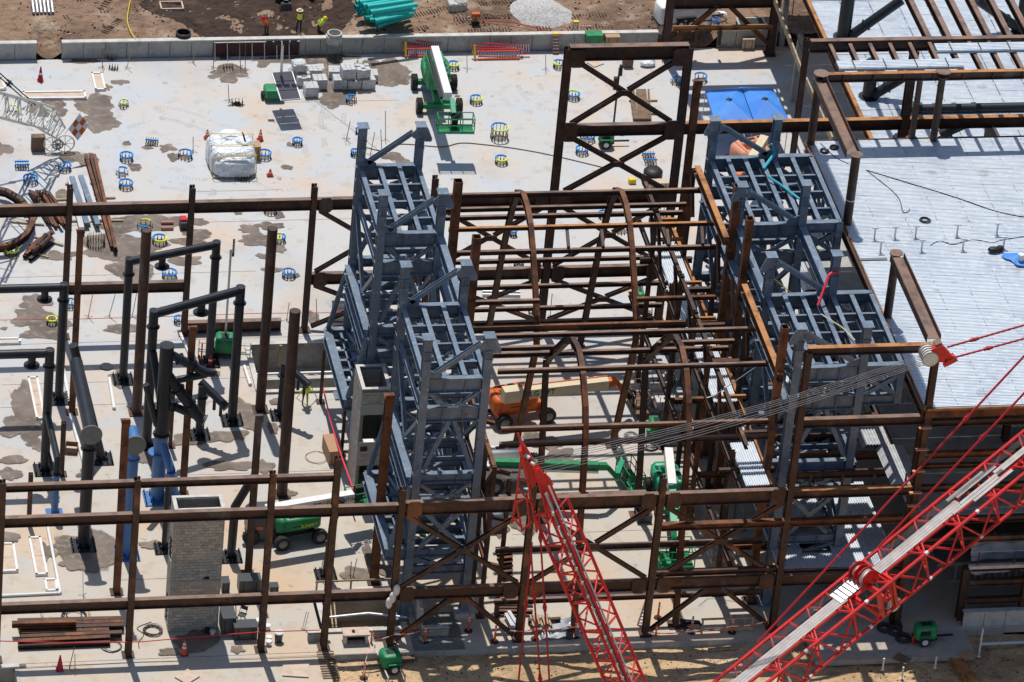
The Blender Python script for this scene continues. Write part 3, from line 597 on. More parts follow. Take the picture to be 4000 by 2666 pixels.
# ================================================================ ARCHED NAVE
AR = thing('arched_steelwork', 'four rusty pointed arch ribs joined by long horizontal purlins between the two towers', 'arched frame', (1, -16, 0))
P12 = [(-1.2, 0), (-3.55, 9.0), (-4.45, 11.6), (-5.1, 13.2), (-6.0, 14.6), (-7.4, 15.3), (-8.8, 15.3), (-10.1, 14.85), (-11.5, 13.7), (-13.0, 12.1), (-14.2, 10.6), (-14.7, 9.2), (-11.9, 0)]
P34 = [(-19.6, 0), (-17.5, 9.9), (-18.4, 10.9), (-21.85, 14.2), (-23.4, 15.2), (-25.0, 15.5), (-26.6, 14.9), (-27.9, 13.6), (-28.7, 12.0), (-29.15, 9.6), (-29.9, 5), (-30.8, 0)]
def arch(X, prof, m0='rust', m1='rust_bright'):
    for (a, b) in ((0, len(prof)-1),):
        pts = [Vector((X, y, z)) for y, z in prof]
        k0 = max(range(len(prof)), key=lambda i: prof[i][1])
        for seg, mm_ in ((range(0, k0), 'rust'), (range(k0, len(prof)-1), 'rust_bright')):
            mm = MB()
            for i in seg:
                d = (pts[i+1]-pts[i]); n = Vector((0, -d.z, d.y)).normalized()
                straight = d.length > 4.5
                mm.ibeam(pts[i]-d.normalized()*.05, pts[i+1]+d.normalized()*.05, .42, .32, n if n.length else (0, 1, 0))
            mm.build('rib', mm_ if seg.start == k0 else 'rust', AR)
    for y in (prof[0][0], prof[-1][0]):
        mm = MB(); mm.box((X, y, .04), (.9, .9, .08)); mm.build('base_plate', 'rust', AR)
for X in (-1.98, 4.08): arch(X, P12); arch(X, P34)
def purl(pp, X, l, r_, d=.25, w=.22, m_='rust', top='rust_top', par=None):
    d *= .72 if d > .3 else 1; w = min(w, .22); a = px(pp, X); xl = py(l, a.y).x; xr_ = py(r_, a.y).x
    mem(par or AR, 'purlin', (xl, a.y, a.z), (xr_, a.y, a.z), d, w, m_, top=top)
X2 = 4.08; N = q
purl(N(3, 2, 1000, 200), X2, N(2, 2, 1740, 225), N(3, 2, 1745, 175), .4, .3, 'rust', 'rust_top')
purl(N(3, 2, 890, 330), X2, N(2, 2, 1740, 355), N(3, 2, 1600, 305))
purl(N(3, 2, 865, 405), X2, N(2, 2, 1740, 440), N(3, 2, 1565, 390))
purl(N(3, 2, 1075, 505), X2, N(2, 2, 1770, 535), N(3, 2, 1865, 485), .32, .28, 'rust_bright', 'rust_orange')
purl(N(3, 2, 1100, 722), X2, N(2, 2, 1830, 760), N(3, 2, 1890, 695), .36)
purl(N(3, 2, 780, 812), X2, N(2, 2, 1820, 835), N(3, 2, 1475, 790), .34)
purl(N(3, 2, 712, 1052), X2, N(2, 2, 2015, 1078), N(3, 2, 1435, 1035))
purl(N(3, 2, 1148, 1185), X2, N(3, 2, 1145, 1182), N(3, 2, 1885, 1162), .34, .3, 'rust_bright', 'rust_bright')
purl(N(3, 2, 240, 1200), -1.98, N(2, 2, 2000, 1225), N(3, 2, 250, 1202), .34, .3, 'rust_bright', 'rust_top')
purl(N(3, 2, 665, 1255), X2, N(2, 2, 2000, 1285), N(3, 2, 1375, 1240))
purl(N(3, 2, 635, 1378), X2, N(2, 2, 1980, 1400), N(3, 2, 1300, 1360), .22)
purl(N(3, 2, 1150, 1420), X2, N(2, 2, 1990, 1450), N(3, 2, 1890, 1395), .55, .32, 'rust', 'rust_bright')
purl(N(3, 2, 1440, 1478), X2, N(2, 2, 2100, 1530), N(3, 2, 2250, 1455), .32, .3, 'rust', 'rust_top')
purl(N(3, 3, 430, 55), -1.98, N(2, 3, 2150, 75), N(3, 3, 385, 52), .34)
purl(N(3, 3, 1390, 20), X2, N(3, 3, 1330, 22), N(3, 3, 2040, 10), .34, .3, 'rust_bright', 'rust_top')
purl(N(3, 3, 1290, 85), X2, N(2, 3, 2150, 125), N(3, 3, 1985, 62), .36)
purl(N(3, 3, 650, 258), -1.98, N(2, 3, 2220, 292), N(3, 3, 2351, 215), .36)
purl(N(3, 3, 675, 790), -1.98, N(2, 3, 2250, 808), N(3, 3, 2351, 730), .40, .34, 'rust_bright', 'rust_top')
purl(N(3, 3, 672, 928), -1.98, N(2, 3, 2235, 945), N(3, 3, 2351, 880), .40, .34)
purl(N(3, 3, 648, 1412), -1.98, N(2, 3, 2230, 1440), N(3, 3, 1230, 1400), .35, .3, 'rust_bright', 'rust_top')
purl(N(3, 4, 615, 325), -1.98, N(2, 4, 2200, 350), N(3, 4, 2310, 265), .30)
purl(N(3, 4, 580, 800), -1.98, N(2, 4, 2190, 820), N(3, 4, 2290, 735), .30)
# short hangers between purlins
for a, b in ((N(3, 2, 505, 535), N(3, 2, 520, 705)), (N(3, 2, 1420, 520), N(3, 2, 1440, 685)), (N(3, 2, 1740, 500), N(3, 2, 1752, 675)), (N(3, 2, 820, 525), N(3, 2, 838, 700))):
    a_ = px(a, 0); Ya = px(N(3, 2, 1075, 505), X2); Yb = px(N(3, 2, 1100, 722), X2)
    A_ = py(a, Ya.y); B_ = py(b, Yb.y); mem(AR, 'brace', tuple(A_), tuple(B_), .18, .18, 'rust', (1, 0, 0), 'box')
# ================================================================ SIDE FRAMES either side of the nave
SL = thing('steelwork', 'narrow rust-coloured side frame of thin posts right beside the left blue-grey tower', 'steel frame', (-6.7, -18, 0))
def post2(par, base, top, d, w, m_, kind='i', bz=0, label=None, nm='column', upv=(0, 1, 0), plate=True):
    b = g(base, bz); t = py(top, b.y)
    return column(par, (b.x+t.x)/2, b.y, bz, t.z, d, w, m_, kind, plate, nm, upv)
for (cx, ys) in ((-7.25, [-29.2, -26.6, -21.4]), (-6.3, [-29.2])):
    for y in ys: column(SL, cx, y, 0, 10.6 if cx < -7 else 9.6, .24, .24, 'rust', 'i')
for z, m_ in ((10.4, 'rust_bright'), (7.2, 'rust'), (3.9, 'rust_bright')):
    mem(SL, 'beam', (-7.25, -29.3, z), (-7.25, -21.2, z), .3, .25, m_)
    for y in (-29.2, -24.0): mem(SL, 'beam', (-7.25, y, z-.1), (-6.3, y, z-.4), .22, .2, m_)
for y0_, y1_, z0_, z1_ in ((-24, -26.6, 10.2, 7.4), (-26.6, -29.2, 7.1, 4.1), (-21.4, -24, 7.1, 4.1), (-29.1, -26.7, 10.2, 7.4), (-24.2, -26.4, 3.8, .4)): mem(SL, 'brace', (-7.2, y0_, z0_), (-7.2, y1_, z1_), .18, .18, 'rust_bright', (1, 0, 0))
# tall box posts L1, L2 and the rusty one in front of the block shaft
def solo(label, x, y, z0, z1, d, w, m_, kind='box', hollow=True, cat='steel column', extras=None, group=None, name='steel_column'):
    T = thing(name, label, cat, (x, y, z0), group=group)
    mm = MB()
    if kind == 'pipe':
        r = d/2; mm.tube([(x, y, z0), (x, y, z1)], r, 20, cap=False); mm.tube([(x, y, z1), (x, y, z1-1.0)], r-.04, 20, cap=True)
        n = 20
    elif kind == 'box':
        th = .03
        for sx in (-1, 1): mm.bar((x+sx*(w/2-th/2), y, z0), (x+sx*(w/2-th/2), y, z1), d, th, (0, 1, 0)); mm.bar((x, y+sx*(d/2-th/2), z0), (x, y+sx*(d/2-th/2), z1), th, w-2*th, (0, 1, 0))
    else: mm.ibeam((x, y, z0), (x, y, z1), d, w, (0, 1, 0))
    mm.build('shaft', m_, T, smooth=(kind == 'pipe'))
    m2 = MB(); m2.box((x, y, z0+.03), (max(d, w)+.35, max(d, w)+.35, .06)); m2.build('base_plate', 'rust', T)
    if kind == 'i' and z1 > 5:
        m3 = MB(); m3.box((x, y-d/2-.02, z1-.02), (w+.1, .04, .5)); m3.box((x, y, z1+.015), (w+.15, d+.15, .03)); m3.build('cap_plate', m_, T)
    return T
def solopx(label, base, top, d, w, m_, kind='box', **k):
    b = g(base, k.pop('z0', 0)); t = py(top, b.y); T = solo(label, (b.x+t.x)/2, b.y, b.z, t.z, d, w, m_, kind, **k); return T, (b.x+t.x)/2, b.y, t.z
def solotop(label, top, z, zb, d, w, m_, **k):
    t = g(top, z); return solo(label, t.x, t.y, zb, z, d, w, m_, **k), t
solotop('tallest rust-brown box post right of the rear bent of the left tower', (1791, 706), 19.0, 0, .5, .48, 'rust_bright')
solotop('rust-brown box post with an open top, second to the right of the left tower', (1863, 924), 19.0, 0, .5, .48, 'rust_bright')
solopx('orange-rusted steel post standing in front of the grey block shaft', q(2, 4, 1080, 640), q(2, 3, 1230, 505), .5, .46, 'rust_bright', 'i')
solotop('slender rust post right of the tall braced portal', (2725, 322), 19.6, 0, .45, .42, 'rust_bright', kind='i')
solotop('rust post standing against the second post of the right tower', (2885, 724), 19.3, 0, .5, .5, 'rust_bright')
solotop('rust post with closed top between two sloping girders', (2930, 853), 19.2, 0, .5, .42, 'rust_bright')
solotop('rust post tied with wire against the front left column of the right tower', (3067, 1277), 19.2, 0, .48, .42, 'rust_bright')
# right side frame, between nave and right tower
SR = thing('steelwork', 'dense rusty side frame with upper girders between the nave and the right tower', 'steel frame', (8, -15, 0))
gl = [(N(3, 2, 1700, -10), N(3, 2, 1965, 650)), (N(3, 2, 2125, 1080), N(4, 3, 120, 345))]
for a, b in gl:
    A_ = g(a, 16); B_ = g(b, 16); X_ = (A_.x+B_.x)/2
    mem(SR, 'girder', (X_, A_.y, 16), (X_, B_.y, 16), .55, .36, 'rust_bright', top='rust_orange')
for y in (-5.5, -13, -17, -21, -28.5):
    column(SR, 8.95, y, 0, 15.7 if y not in (-17,) else 14, .28, .26, 'rust')
    column(SR, 7.1, y+.6, 0, 12.5 if y > -22 else 10.2, .28, .26, 'rust_bright' if y in (-12.5, -21, -25.0) else 'rust')
    mem(SR, 'beam', (7.1, y+.3, 11.6), (9.0, y+.3, 11.6), .3, .25, 'rust'); mem(SR, 'beam', (6.3, y+.3, 9.0), (9.6, y+.3, 9.0), .35, .25, 'rust')
    mem(SR, 'brace', (8.9, y, 15.2), (8.9, y-1.2, 13.0), .2, .2, 'rust', (1, 0, 0)); mem(SR, 'beam', (7.1, y+.3, 3.6), (9.6, y+.3, 3.6), .35, .25, 'rust_bright')
for x, z, m_ in ((7.1, 12.2, 'rust'), (8.95, 9.4, 'rust_bright'), (7.1, 3.7, 'rust'), (7.1, 9.2, 'rust')):
    for a_, b_ in ((-.5, -9), (-9, -17), (-17, -24.4), (-24.4, -30.6)):
        mem(SR, 'girder', (x, a_-.1, z), (x, b_+.1, z), .32, .22, m_, top='rust_orange' if m_ == 'rust_bright' and x > 8 else None)
for y in (-3.2, -5.5, -10.5, -14.5, -19, -23):
    mem(SR, 'brace', (7.1, y, 12.0), (7.1, y-1.7, 9.6), .2, .2, 'rust', (1, 0, 0)); mem(SR, 'beam', (7.1, y, 10.7), (8.9, y, 10.7), .2, .16, 'rust_orange')
# ================================================================ RIBBED METAL DECKS
def flute_mesh(w, l, pitch, dep, along='x'):
    """ribbed sheet w (across ribs) by l (along ribs); ribs run along x"""
    n = max(1, round(w/pitch)); p = w/n; ys = []; 
    for i in range(n):
        y0_ = i*p; ys += [(y0_, 0), (y0_+p*.20, 0), (y0_+p*.29, dep), (y0_+p*.91, dep)]
    ys.append((w, 0)); vs = []; fs = []
    for y, z in ys:
        a, b = (0, y, z), (l, y, z)
        if along == 'y': a, b = (y, 0, z), (y, l, z)
        vs += [a, b]
    for i in range(len(ys)-1):
        f = (2*i, 2*i+1, 2*i+3, 2*i+2); fs.append(f if along == 'x' else f[::-1])
    m = MB(); m.add(vs, fs); return m
def deck(name, label, x0, x1, y0, y1, z, sw, sl_, along='x', pitch=.152, dep=.06, m_='galv', cat='metal deck', holes=(), group=None):
    T = thing(name, label, cat, ((x0+x1)/2, (y0+y1)/2, z), group=group)
    if along == 'x': nw = round((y1-y0)/sw); nl = max(1, round((x1-x0)/sl_))
    else: nw = round((x1-x0)/sw); nl = max(1, round((y1-y0)/sl_))
    W_ = ((y1-y0) if along == 'x' else (x1-x0))/nw; L_ = ((x1-x0) if along == 'x' else (y1-y0))/nl
    me = flute_mesh(W_-.004, L_+.05, pitch, dep, along).mesh('deck_sheet', m_)
    for i in range(nw):
        for j in range(nl):
            px_, py_ = (x0+j*L_, y0+i*W_) if along == 'x' else (x0+i*W_, y0+j*L_)
            cx, cy = (px_+L_/2, py_+W_/2) if along == 'x' else (px_+W_/2, py_+L_/2)
            if any(h[0] < cx < h[1] and h[2] < cy < h[3] for h in holes): continue
            o = bpy.data.objects.new('deck_sheet', me); COL.objects.link(o); o.parent = T
            o.location = (px_-T.location.x, py_-T.location.y, (.002+.012*((i+j) % 2)) + rnd.uniform(0, .004))
    return T
ZR = 15.3
RD = deck('roof_deck', 'large bright ribbed metal roof deck on the right with column stubs', 17.0, 47, -31.7, -2.0, ZR, .915, 7.5)
mm = MB()
for k in range(1, 14):
    x = 17.0+k*1.25*1.55
    for i in range(0, 195):
        if rnd.random() < .5: continue
        mm.box((x+rnd.uniform(-.03, .03), -31.7+(i+.64)*.1523, ZR+.08), (.035, .05, .02))
o = mm.build('screw_head', 'galv_dark', RD); tag(o, kind='stuff')
for a, b, m_ in (((16.9, -31.8, ZR-.3), (16.9, -1.9, ZR-.3), 'rust'), ((16.9, -1.85, ZR-.3), (47, -1.85, ZR-.3), 'rust')):
    mem(RD, 'edge_beam', a, b, .6, .3, m_)
mm = MB(); mm.bar((16.93, -31.9, ZR+.03), (16.93, -1.8, ZR+.03), .16, .04); mm.build('edge_angle', 'rust_orange', RD)
mm = MB(); mm.bar((17.0, -31.86, ZR-.22), (47, -31.86, ZR-.22), .62, .05); mm.build('fascia', 'rust_bright', RD)
mm = MB(); mm.bar((17.1, -31.9, ZR+.02), (47, -31.9, ZR+.02), .14, .04); mm.build('edge_angle', 'rust_orange', RD)
# columns and girders standing on the roof deck
def rcol(top, base, d=.42, z0=ZR, label='', m_='rust', cap=True, ring=False):
    b = g(base, z0); t = py(top, b.y); T = thing('steel_column', label, 'steel column', (b.x, b.y, z0))
    mm = MB(); mm.tube([(b.x, b.y, z0), (b.x, b.y, t.z)], d/2, 18); mm.build('shaft', m_, T, smooth=True)
    mm = MB(); mm.lathe((b.x, b.y, z0), [(.42, 0), (.42, .05)], 8); mm.build('base_plate', 'rust', T)
    if cap:
        mm = MB(); mm.lathe((b.x, b.y, t.z), [(.42, 0), (.42, .05)], 8); mm.build('cap_plate', 'rust_top', T)
    if ring:
        mm = MB(); mm.tube([(b.x, b.y, z0+1.75), (b.x, b.y, z0+1.81)], d/2+.01, 18); mm.build('paint_ring', 'reflect', T, smooth=True)
    return T, b, t
c1 = rcol((3345, 606), (3308, 878), .55, label='round rusty column stub with octagonal cap on the metal roof, nearest the rear girder', ring=True)
c2 = rcol((3505, 990), (3466, 1240), .5, label='round rusty column stub in the middle of the left roof edge')
c4 = rcol((3200, 308), (3166, 565), .5, label='rusty column at the far left corner of the metal roof', cap=False)
c5 = rcol((3682, 300), (3645, 552), .45, label='rusty column at the back edge of the roof under the plated beam joint', m_='rust')
c6 = rcol(q(4, 1, 1410, 720), q(4, 1, 1320, 1280), .38, label='brown square post just left of the rear roof edge column', cap=False)
ZG = 20.25
RG = thing('roof_girder', 'wide rusty girder lying from the corner column to the first capped roof column', 'steel girder', (17.05, -7, ZG))
def wide(T, ya, yb, x, z, w=.8):
    mm = MB(); mm.box((x, (ya+yb)/2, z-.3), (w-.1, abs(yb-ya), .03)); mm.build('web_plate', 'rust_top', T)
    for s in (-1, 1):
        mm = MB(); mm.box((x+s*w/2, (ya+yb)/2, z-.25), (.05, abs(yb-ya), .5)); mm.build('flange', 'rust', T)
wide(RG, c4[1].y-.3, c1[1].y+.45, 17.05, ZG)
RG2 = thing('roof_girder', 'wide rusty girder lying from the second capped roof column to the front corner column', 'steel girder', (17.05, -27, ZG))
wide(RG2, c2[1].y-.45, YF+.4, 17.05, 20.0)
# long beam along the roof back line with plates
TB = thing('steel_beam', 'long rusty beam with orange top flange and bolted end plates above the roof back edge', 'steel beam', (25, c5[1].y, ZG))
mem(TB, 'web', (17.0, c5[1].y, ZG-.25), (47, c5[1].y, ZG-.25), .55, .34, 'rust', top='rust_orange')
for x in (17.2, c5[1].x):
    mm = MB(); mm.lathe((x, c5[1].y, ZG+.03), [(.5, 0), (.5, .05)], 8); mm.build('joint_plate', 'rust_top', TB)
for k in range(12):
    mm = MB(); mm.box((18.6+k*1.9, c5[1].y, ZG-.25), (.04, .32, .5)); mm.build('stiffener', 'rust', TB)
# raised steel grid further back (top right)
UG = thing('steelwork', 'open rusty joist frame above the far metal deck in the top right corner', 'steel frame', (30, 8, ZG))
ya = g(q(4, 1, 390, 385), ZG); Y1 = ya.y
mem(UG, 'beam', (ya.x, Y1, ZG-.3), (50, Y1, ZG-.3), .8, .4, 'rust', top='rust_top')
for k in range(11):
    A_ = g(q(4, 1, 560+183*k, 375-1.5*k), ZG); mem(UG, 'joist', (A_.x, Y1-.2, ZG-.25), (A_.x, c5[1].y+.3, ZG-.25), .42, .24, 'rust', top='rust_top')
Y2 = g(q(4, 1, 1480, 335), ZG).y
for k in range(6):
    A_ = g(q(4, 1, 1465+185*k, 325-4*k), ZG); mem(UG, 'joist', (A_.x, Y1+.2, ZG-.15), (A_.x, Y1+14, ZG-.15), .5, .34, 'rust', top='rust_top')
cl = g(q(4, 1, 210, 1420), 0)
mem(UG, 'column', (py(q(4, 1, 365, 360), cl.y-.0).x, cl.y, 0), (py(q(4, 1, 365, 360), cl.y).x, cl.y, py(q(4, 1, 365, 360), cl.y).z), .36, .36, 'rust', (0, 1, 0))
for k in range(3): mem(UG, 'column', (24.2+9.5*k, Y1, 9.6), (24.2+9.5*k, Y1, ZG-.7), .5, .5, 'rust', (0, 1, 0))
# long deck bundles lying on the joists
for (a, b, lab) in ((q(4, 1, 640, 600), q(4, 1, 1780, 570), 'long bundle of shiny ribbed sheets lying on the joists, front one'), (q(4, 1, 1540, 440), q(4, 1, 2600, 410), 'long bundle of shiny ribbed sheets lying on the joists at the right picture edge')):
    A_ = g(a, ZG+.2); B_ = g(b, ZG+.2); T = thing('sheet_bundle', lab, 'sheet bundle', tuple(A_))
    for s in range(4):
        mm = flute_mesh(.9, (B_.x-A_.x), .18, .05); o = mm.build('deck_sheet', 'galv', T, world=False); o.location = (0, -.45, -.18+.06*s)
    for s in range(4):
        mm = MB(); mm.box((A_.x+(B_.x-A_.x)*(s+.5)/4, A_.y, A_.z+.06), (.03, .96, .14)); mm.build('strap', 'black', T)
# far lower deck with dark tubular columns
FD = deck('floor_deck', 'far ribbed metal floor deck seen through the open joists at the top right', 24.2, 56, .4, 42, 9.6, .915, 8.0, m_='galv')
mem(FD, 'edge_beam', (24.1, .4, 9.35), (24.1, 42, 9.35), .55, .3, 'rust_bright', top='rust_orange')
for k in range(6):
    yy = 4+7.2*k
    mm = MB(); mm.bar((24.2, yy, 9.69), (56, yy, 9.69), .02, .05); mm.build('deck_seam', 'galv_dark', FD)
for k in range(1, 16):
    mm = MB()
    for i in range(0, 270, 1):
        if rnd.random() < .2: continue
        mm.box((24.2+k*1.95, .4+(i+.64)*.1523, 9.69), (.06, .07, .03))
    tag(mm.build('screw_head', 'galv_dark', FD), kind='stuff')
TC = thing('tubular_steelwork', 'black tubular columns with raking pipe struts on the far metal floor', 'pipe frame', (28, 15, 9.6))
for base, top, r in ((q(4, 1, 690, 350), q(4, 1, 760, -60), .45), (q(4, 1, 920, 900), q(4, 1, 975, 560), .42), (q(4, 1, 1240, 1280), q(4, 1, 1265, 1050), .42), (q(4, 1, 2320, 300), q(4, 1, 2351, -30), .4)):
    b = g(base, 9.6); t = py(top, b.y); mm = MB(); mm.tube([(b.x, b.y, 9.6), (b.x, b.y, t.z)], r, 16); mm.build('column', 'black_pipe', TC, smooth=True)
    mm = MB(); mm.lathe((b.x, b.y, 9.66), [(r+.25, 0), (r+.25, .06)], 12); mm.build('base_plate', 'black_pipe', TC)
for base, top, bz in ((q(4, 1, 760, 330), q(4, 1, 1230, 0), 9.9), (q(4, 1, 960, 880), q(4, 1, 1400, 620), 9.9), (q(4, 1, 1580, 1240), q(4, 1, 1850, 1120), 9.9), (q(4, 1, 2300, 260), q(4, 1, 1920, 0), 9.9)):
    b = g(base, bz); t = py(top, b.y); mm = MB(); mm.tube([tuple(b), tuple(t)], .33, 14); mm.build('strut', 'black_pipe', TC, smooth=True)
    mm = MB(); c = b.lerp(t, .3); d = (t-b).normalized()*.06; mm.tube([c-d, c+d], .42, 14); mm.build('flange', 'black_pipe', TC)
b = g(q(4, 1, 1250, 1040), 9.6); t = py(q(4, 1, 2400, 1000), b.y); a_ = py(q(4, 1, 1250, 1010), b.y)
mm = MB(); mm.tube([(a_.x, b.y, a_.z), (t.x+6, b.y, a_.z)], .34, 14); mm.build('horizontal_pipe', 'black_pipe', TC, smooth=True)
# first floor corridor decks
MD = deck('floor_deck', 'shaded ribbed metal floor deck below the right tower with two square openings', 9.75, 16.9, -31.2, -22.6, 3.95, .915, 1.43, along='y', m_='galv',
          holes=((11.7, 13.1, -28.6, -27.2), (11.9, 13.3, -30.2, -28.8)))
for h in ((11.7, 13.1, -28.6, -27.2),): pass
MD2 = deck('floor_deck', 'narrow strip of ribbed metal deck running back along the rusty side frame', 9.6, 11.4, -21.5, 2.0, 3.95, .915, 4.0, along='y')
MD3 = deck('floor_deck', 'ribbed metal floor deck under the rear half of the right tower', 12.3, 16.4, -21.5, -1.0, 3.95, .915, 5.0, along='y')
MD4 = deck('floor_deck', 'long narrow strip of ribbed deck at mid height between the two lines of rusty girders', 7.3, 8.72, -30.7, -4.5, 9.62, .71, 4.4, along='y', holes=((7, 9, -24.2, -19.8), (7, 9, -15.4, -10.6)))
for i, y in enumerate((-30.4, -28.2, -25.6, -23.0, -20.4, -17.8, -15.2, -12.6, -10, -7.4, -4.8, -2.2)):
    mem(MD if i < 4 else MD3, 'floor_beam', (9.6, y, 3.6), (17.0, y, 3.6), .5, .3, 'rust', top='rust_orange' if i % 3 == 0 else 'rust_top')
mem(MD, 'edge_beam', (9.7, -31.3, 3.75), (17.1, -31.3, 3.75), .5, .12, 'rust', top='rust_orange')
# middle level beams seen below the tower front, with bundles of deck
SB = thing('steelwork', 'rusty floor beams at mid height below the open front of the right tower', 'steel frame', (13.5, -26, 9.5))
for y in (-30.9, -29.3, -27.5, -25.5, -23.5, -20, -17, -14):
    mem(SB, 'floor_beam', (10.2, y, 9.3), (16.9, y, 9.3), .45, .26, 'rust', top='rust_bright' if y in (-30.9, -27.5, -20) else None)
mem(SB, 'girder', (16.9, -31, 9.3), (16.9, -3, 9.3), .5, .3, 'rust')
for k in range(4): mem(SB, 'post', (10.9+1.9*k, -31.3, 9.6), (10.9+1.9*k, -31.3, 10.6), .1, .1, 'rust', (0, 1, 0), 'box')
for lab, a, b in (('bundle of galvanised deck sheets strapped with wire on the mid level, nearest the front', q(4, 3, 1130, 960), q(4, 3, 1245, 1340)), ('bundle of galvanised deck sheets behind the blue-grey column on the mid level', q(4, 3, 920, 790), q(4, 3, 985, 960))):
    A_ = g(a, 9.8); B_ = g(b, 9.8); x = (A_.x+B_.x)/2; T = thing('sheet_bundle', lab, 'sheet bundle', (x, (A_.y+B_.y)/2, 9.6))
    for s in range(5):
        mm = flute_mesh(1.5 if s < 4 else .9, A_.y-B_.y, .18, .05, 'y'); o = mm.build('deck_sheet', 'galv_bundle', T, world=False); o.location = (-.75+.05*s, -(A_.y-B_.y)/2, .06*s)
for lab, z, p0, p1 in (('short bundle of deck sheets between the two beams behind the tower', 4.15, q(4, 2, 300, 850), q(4, 2, 370, 1110)),):
    A_ = g(p0, z+.1); B_ = g(p1, z+.1); x = (A_.x+B_.x)/2; T = thing('sheet_bundle', lab, 'sheet bundle', (x, (A_.y+B_.y)/2, z))
    for s in range(4):
        mm = flute_mesh(.9, A_.y-B_.y, .18, .05, 'y'); o = mm.build('deck_sheet', 'galv_bundle', T, world=False); o.location = (-.45+.04*s, -(A_.y-B_.y)/2, .06*s)
# building floors under the roof on the right
BF2 = thing('building_frame', 'dark unfinished floors and beams beneath the metal roof at lower right', 'building', (28, -20, 0))
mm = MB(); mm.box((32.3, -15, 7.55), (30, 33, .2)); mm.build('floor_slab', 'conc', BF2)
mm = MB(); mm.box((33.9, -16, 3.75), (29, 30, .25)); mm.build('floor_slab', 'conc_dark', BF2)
for z, y, m_ in ((14.3, -31.7, 'rust'), (12.1, -31.75, 'rust_bright'), (11.0, -31.3, 'rust_bright'), (9.6, -31.5, 'rust'), (7.4, -31.6, 'rust'), (6.0, -31.6, 'rust'), (3.9, -31.6, 'rust_bright'), (2.9, -31.7, 'rust'), (1.6, -31.7, 'rust')):
    mem(BF2, 'beam', (17.5 if z > 5 else 21.3, y, z), (47, y, z), .4 if z != 11 else .25, .3, m_)
for x in (24.8, 32.4, 40):
    mem(BF2, 'column', (x, YF, 0), (x, YF, ZR-.5), .45, .45, 'rust', (0, 1, 0))
    for y in (-24, -16, -8): mem(BF2, 'column', (x, y, 0), (x, y, ZR-.5), .4, .4, 'rust', (0, 1, 0))
for x in (17.1, 21.1):
    mem(BF2, 'column', (x, YF+.3, 0), (x, YF+.3, ZR-.6 if x < 18 else 3.7), .42, .42, 'rust', (0, 1, 0))
for i in range(8):
    mm = MB(); z = py(q(4, 3, 1410, 730), YF).z; zz = (14.2, 12.7, 11.2, 9.7, 8.8)[i] if i < 5 else None
    if zz is None: break
    mm.box((17.05, YF-.45, zz), (.75, .2, .07)); mm.build('bracket', 'salmon', BF2)
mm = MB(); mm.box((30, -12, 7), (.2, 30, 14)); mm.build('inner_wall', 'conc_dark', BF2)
mm = MB()
for k in range(26):
    x = 21.8+k*.42; mm.box((x, -27.5, 1.7), (.06, .12, 3.3))
mm.box((26.8, -27.5, .06), (10.8, .14, .1)); mm.box((26.8, -27.5, 3.4), (10.8, .14, .1)); mm.build('stud_wall', 'alu', BF2)
wallseg(21.1, 34, -31.95, 1.05, .3, label='pale concrete foundation wall of separate panels at the lower right edge', m_='conc_pale', pan=1.3)
mm = MB(); slabrects(mm, 11.6, 21.2, -34.9, FRONT-.001, [], -.01, .35); struct('concrete_apron', mm, 'slab_old')
# ================================================================ PIPE FRAMES
def flange(T, p, d, r, m_='black_pipe'):
    p = Vector(p); d = Vector(d).normalized()*.05; mm = MB(); mm.tube([p-d, p+d], r+.09, 20)
    w = d.orthogonal().normalized(); u = d.normalized().cross(w)
    for k in range(14):
        t = 2*math.pi*k/14; c = p+(w*math.cos(t)+u*math.sin(t))*(r+.09); mm.box(tuple(c), (.05, .05, .09))
    return mm.build('flange', m_, T)
def pbase(T, b, r, m_='black_pipe'):
    mm = MB(); mm.box((b[0], b[1], b[2]+.04), (2*r+.75, 2*r+.75, .08)); mm.build('base_plate', m_, T)
    mm = MB()
    for i in range(5):
        for s in (-1, 1):
            o = -r-.28+(2*r+.56)*i/4
            for c in ((o, s*(r+.28)), (s*(r+.28), o)): mm.box((b[0]+c[0], b[1]+c[1], b[2]+.15), (.07, .07, .2))
    tag(mm.build('base_bolts', 'bolt', T), kind='stuff')
    mm = MB()
    for k in range(4):
        a = k*math.pi/2+math.pi/4; mm.box((b[0]+(r+.1)*math.cos(a), b[1]+(r+.1)*math.sin(a), b[2]+.22), (.12, .12, .3))
    mm.build('rib', m_, T)
def pipe(T, pts, r, m_='black_pipe', nm='pipe', n=18): mm = MB(); mm.tube(pts, r, n); return mm.build(nm, m_, T, smooth=True)
def cap(T, p, d, r, m_='grey_cap'):
    p = Vector(p); d = Vector(d).normalized()*.04; mm = MB(); mm.tube([p, p+d], r+.05, 24); o = mm.build('end_cap', m_, T); return o
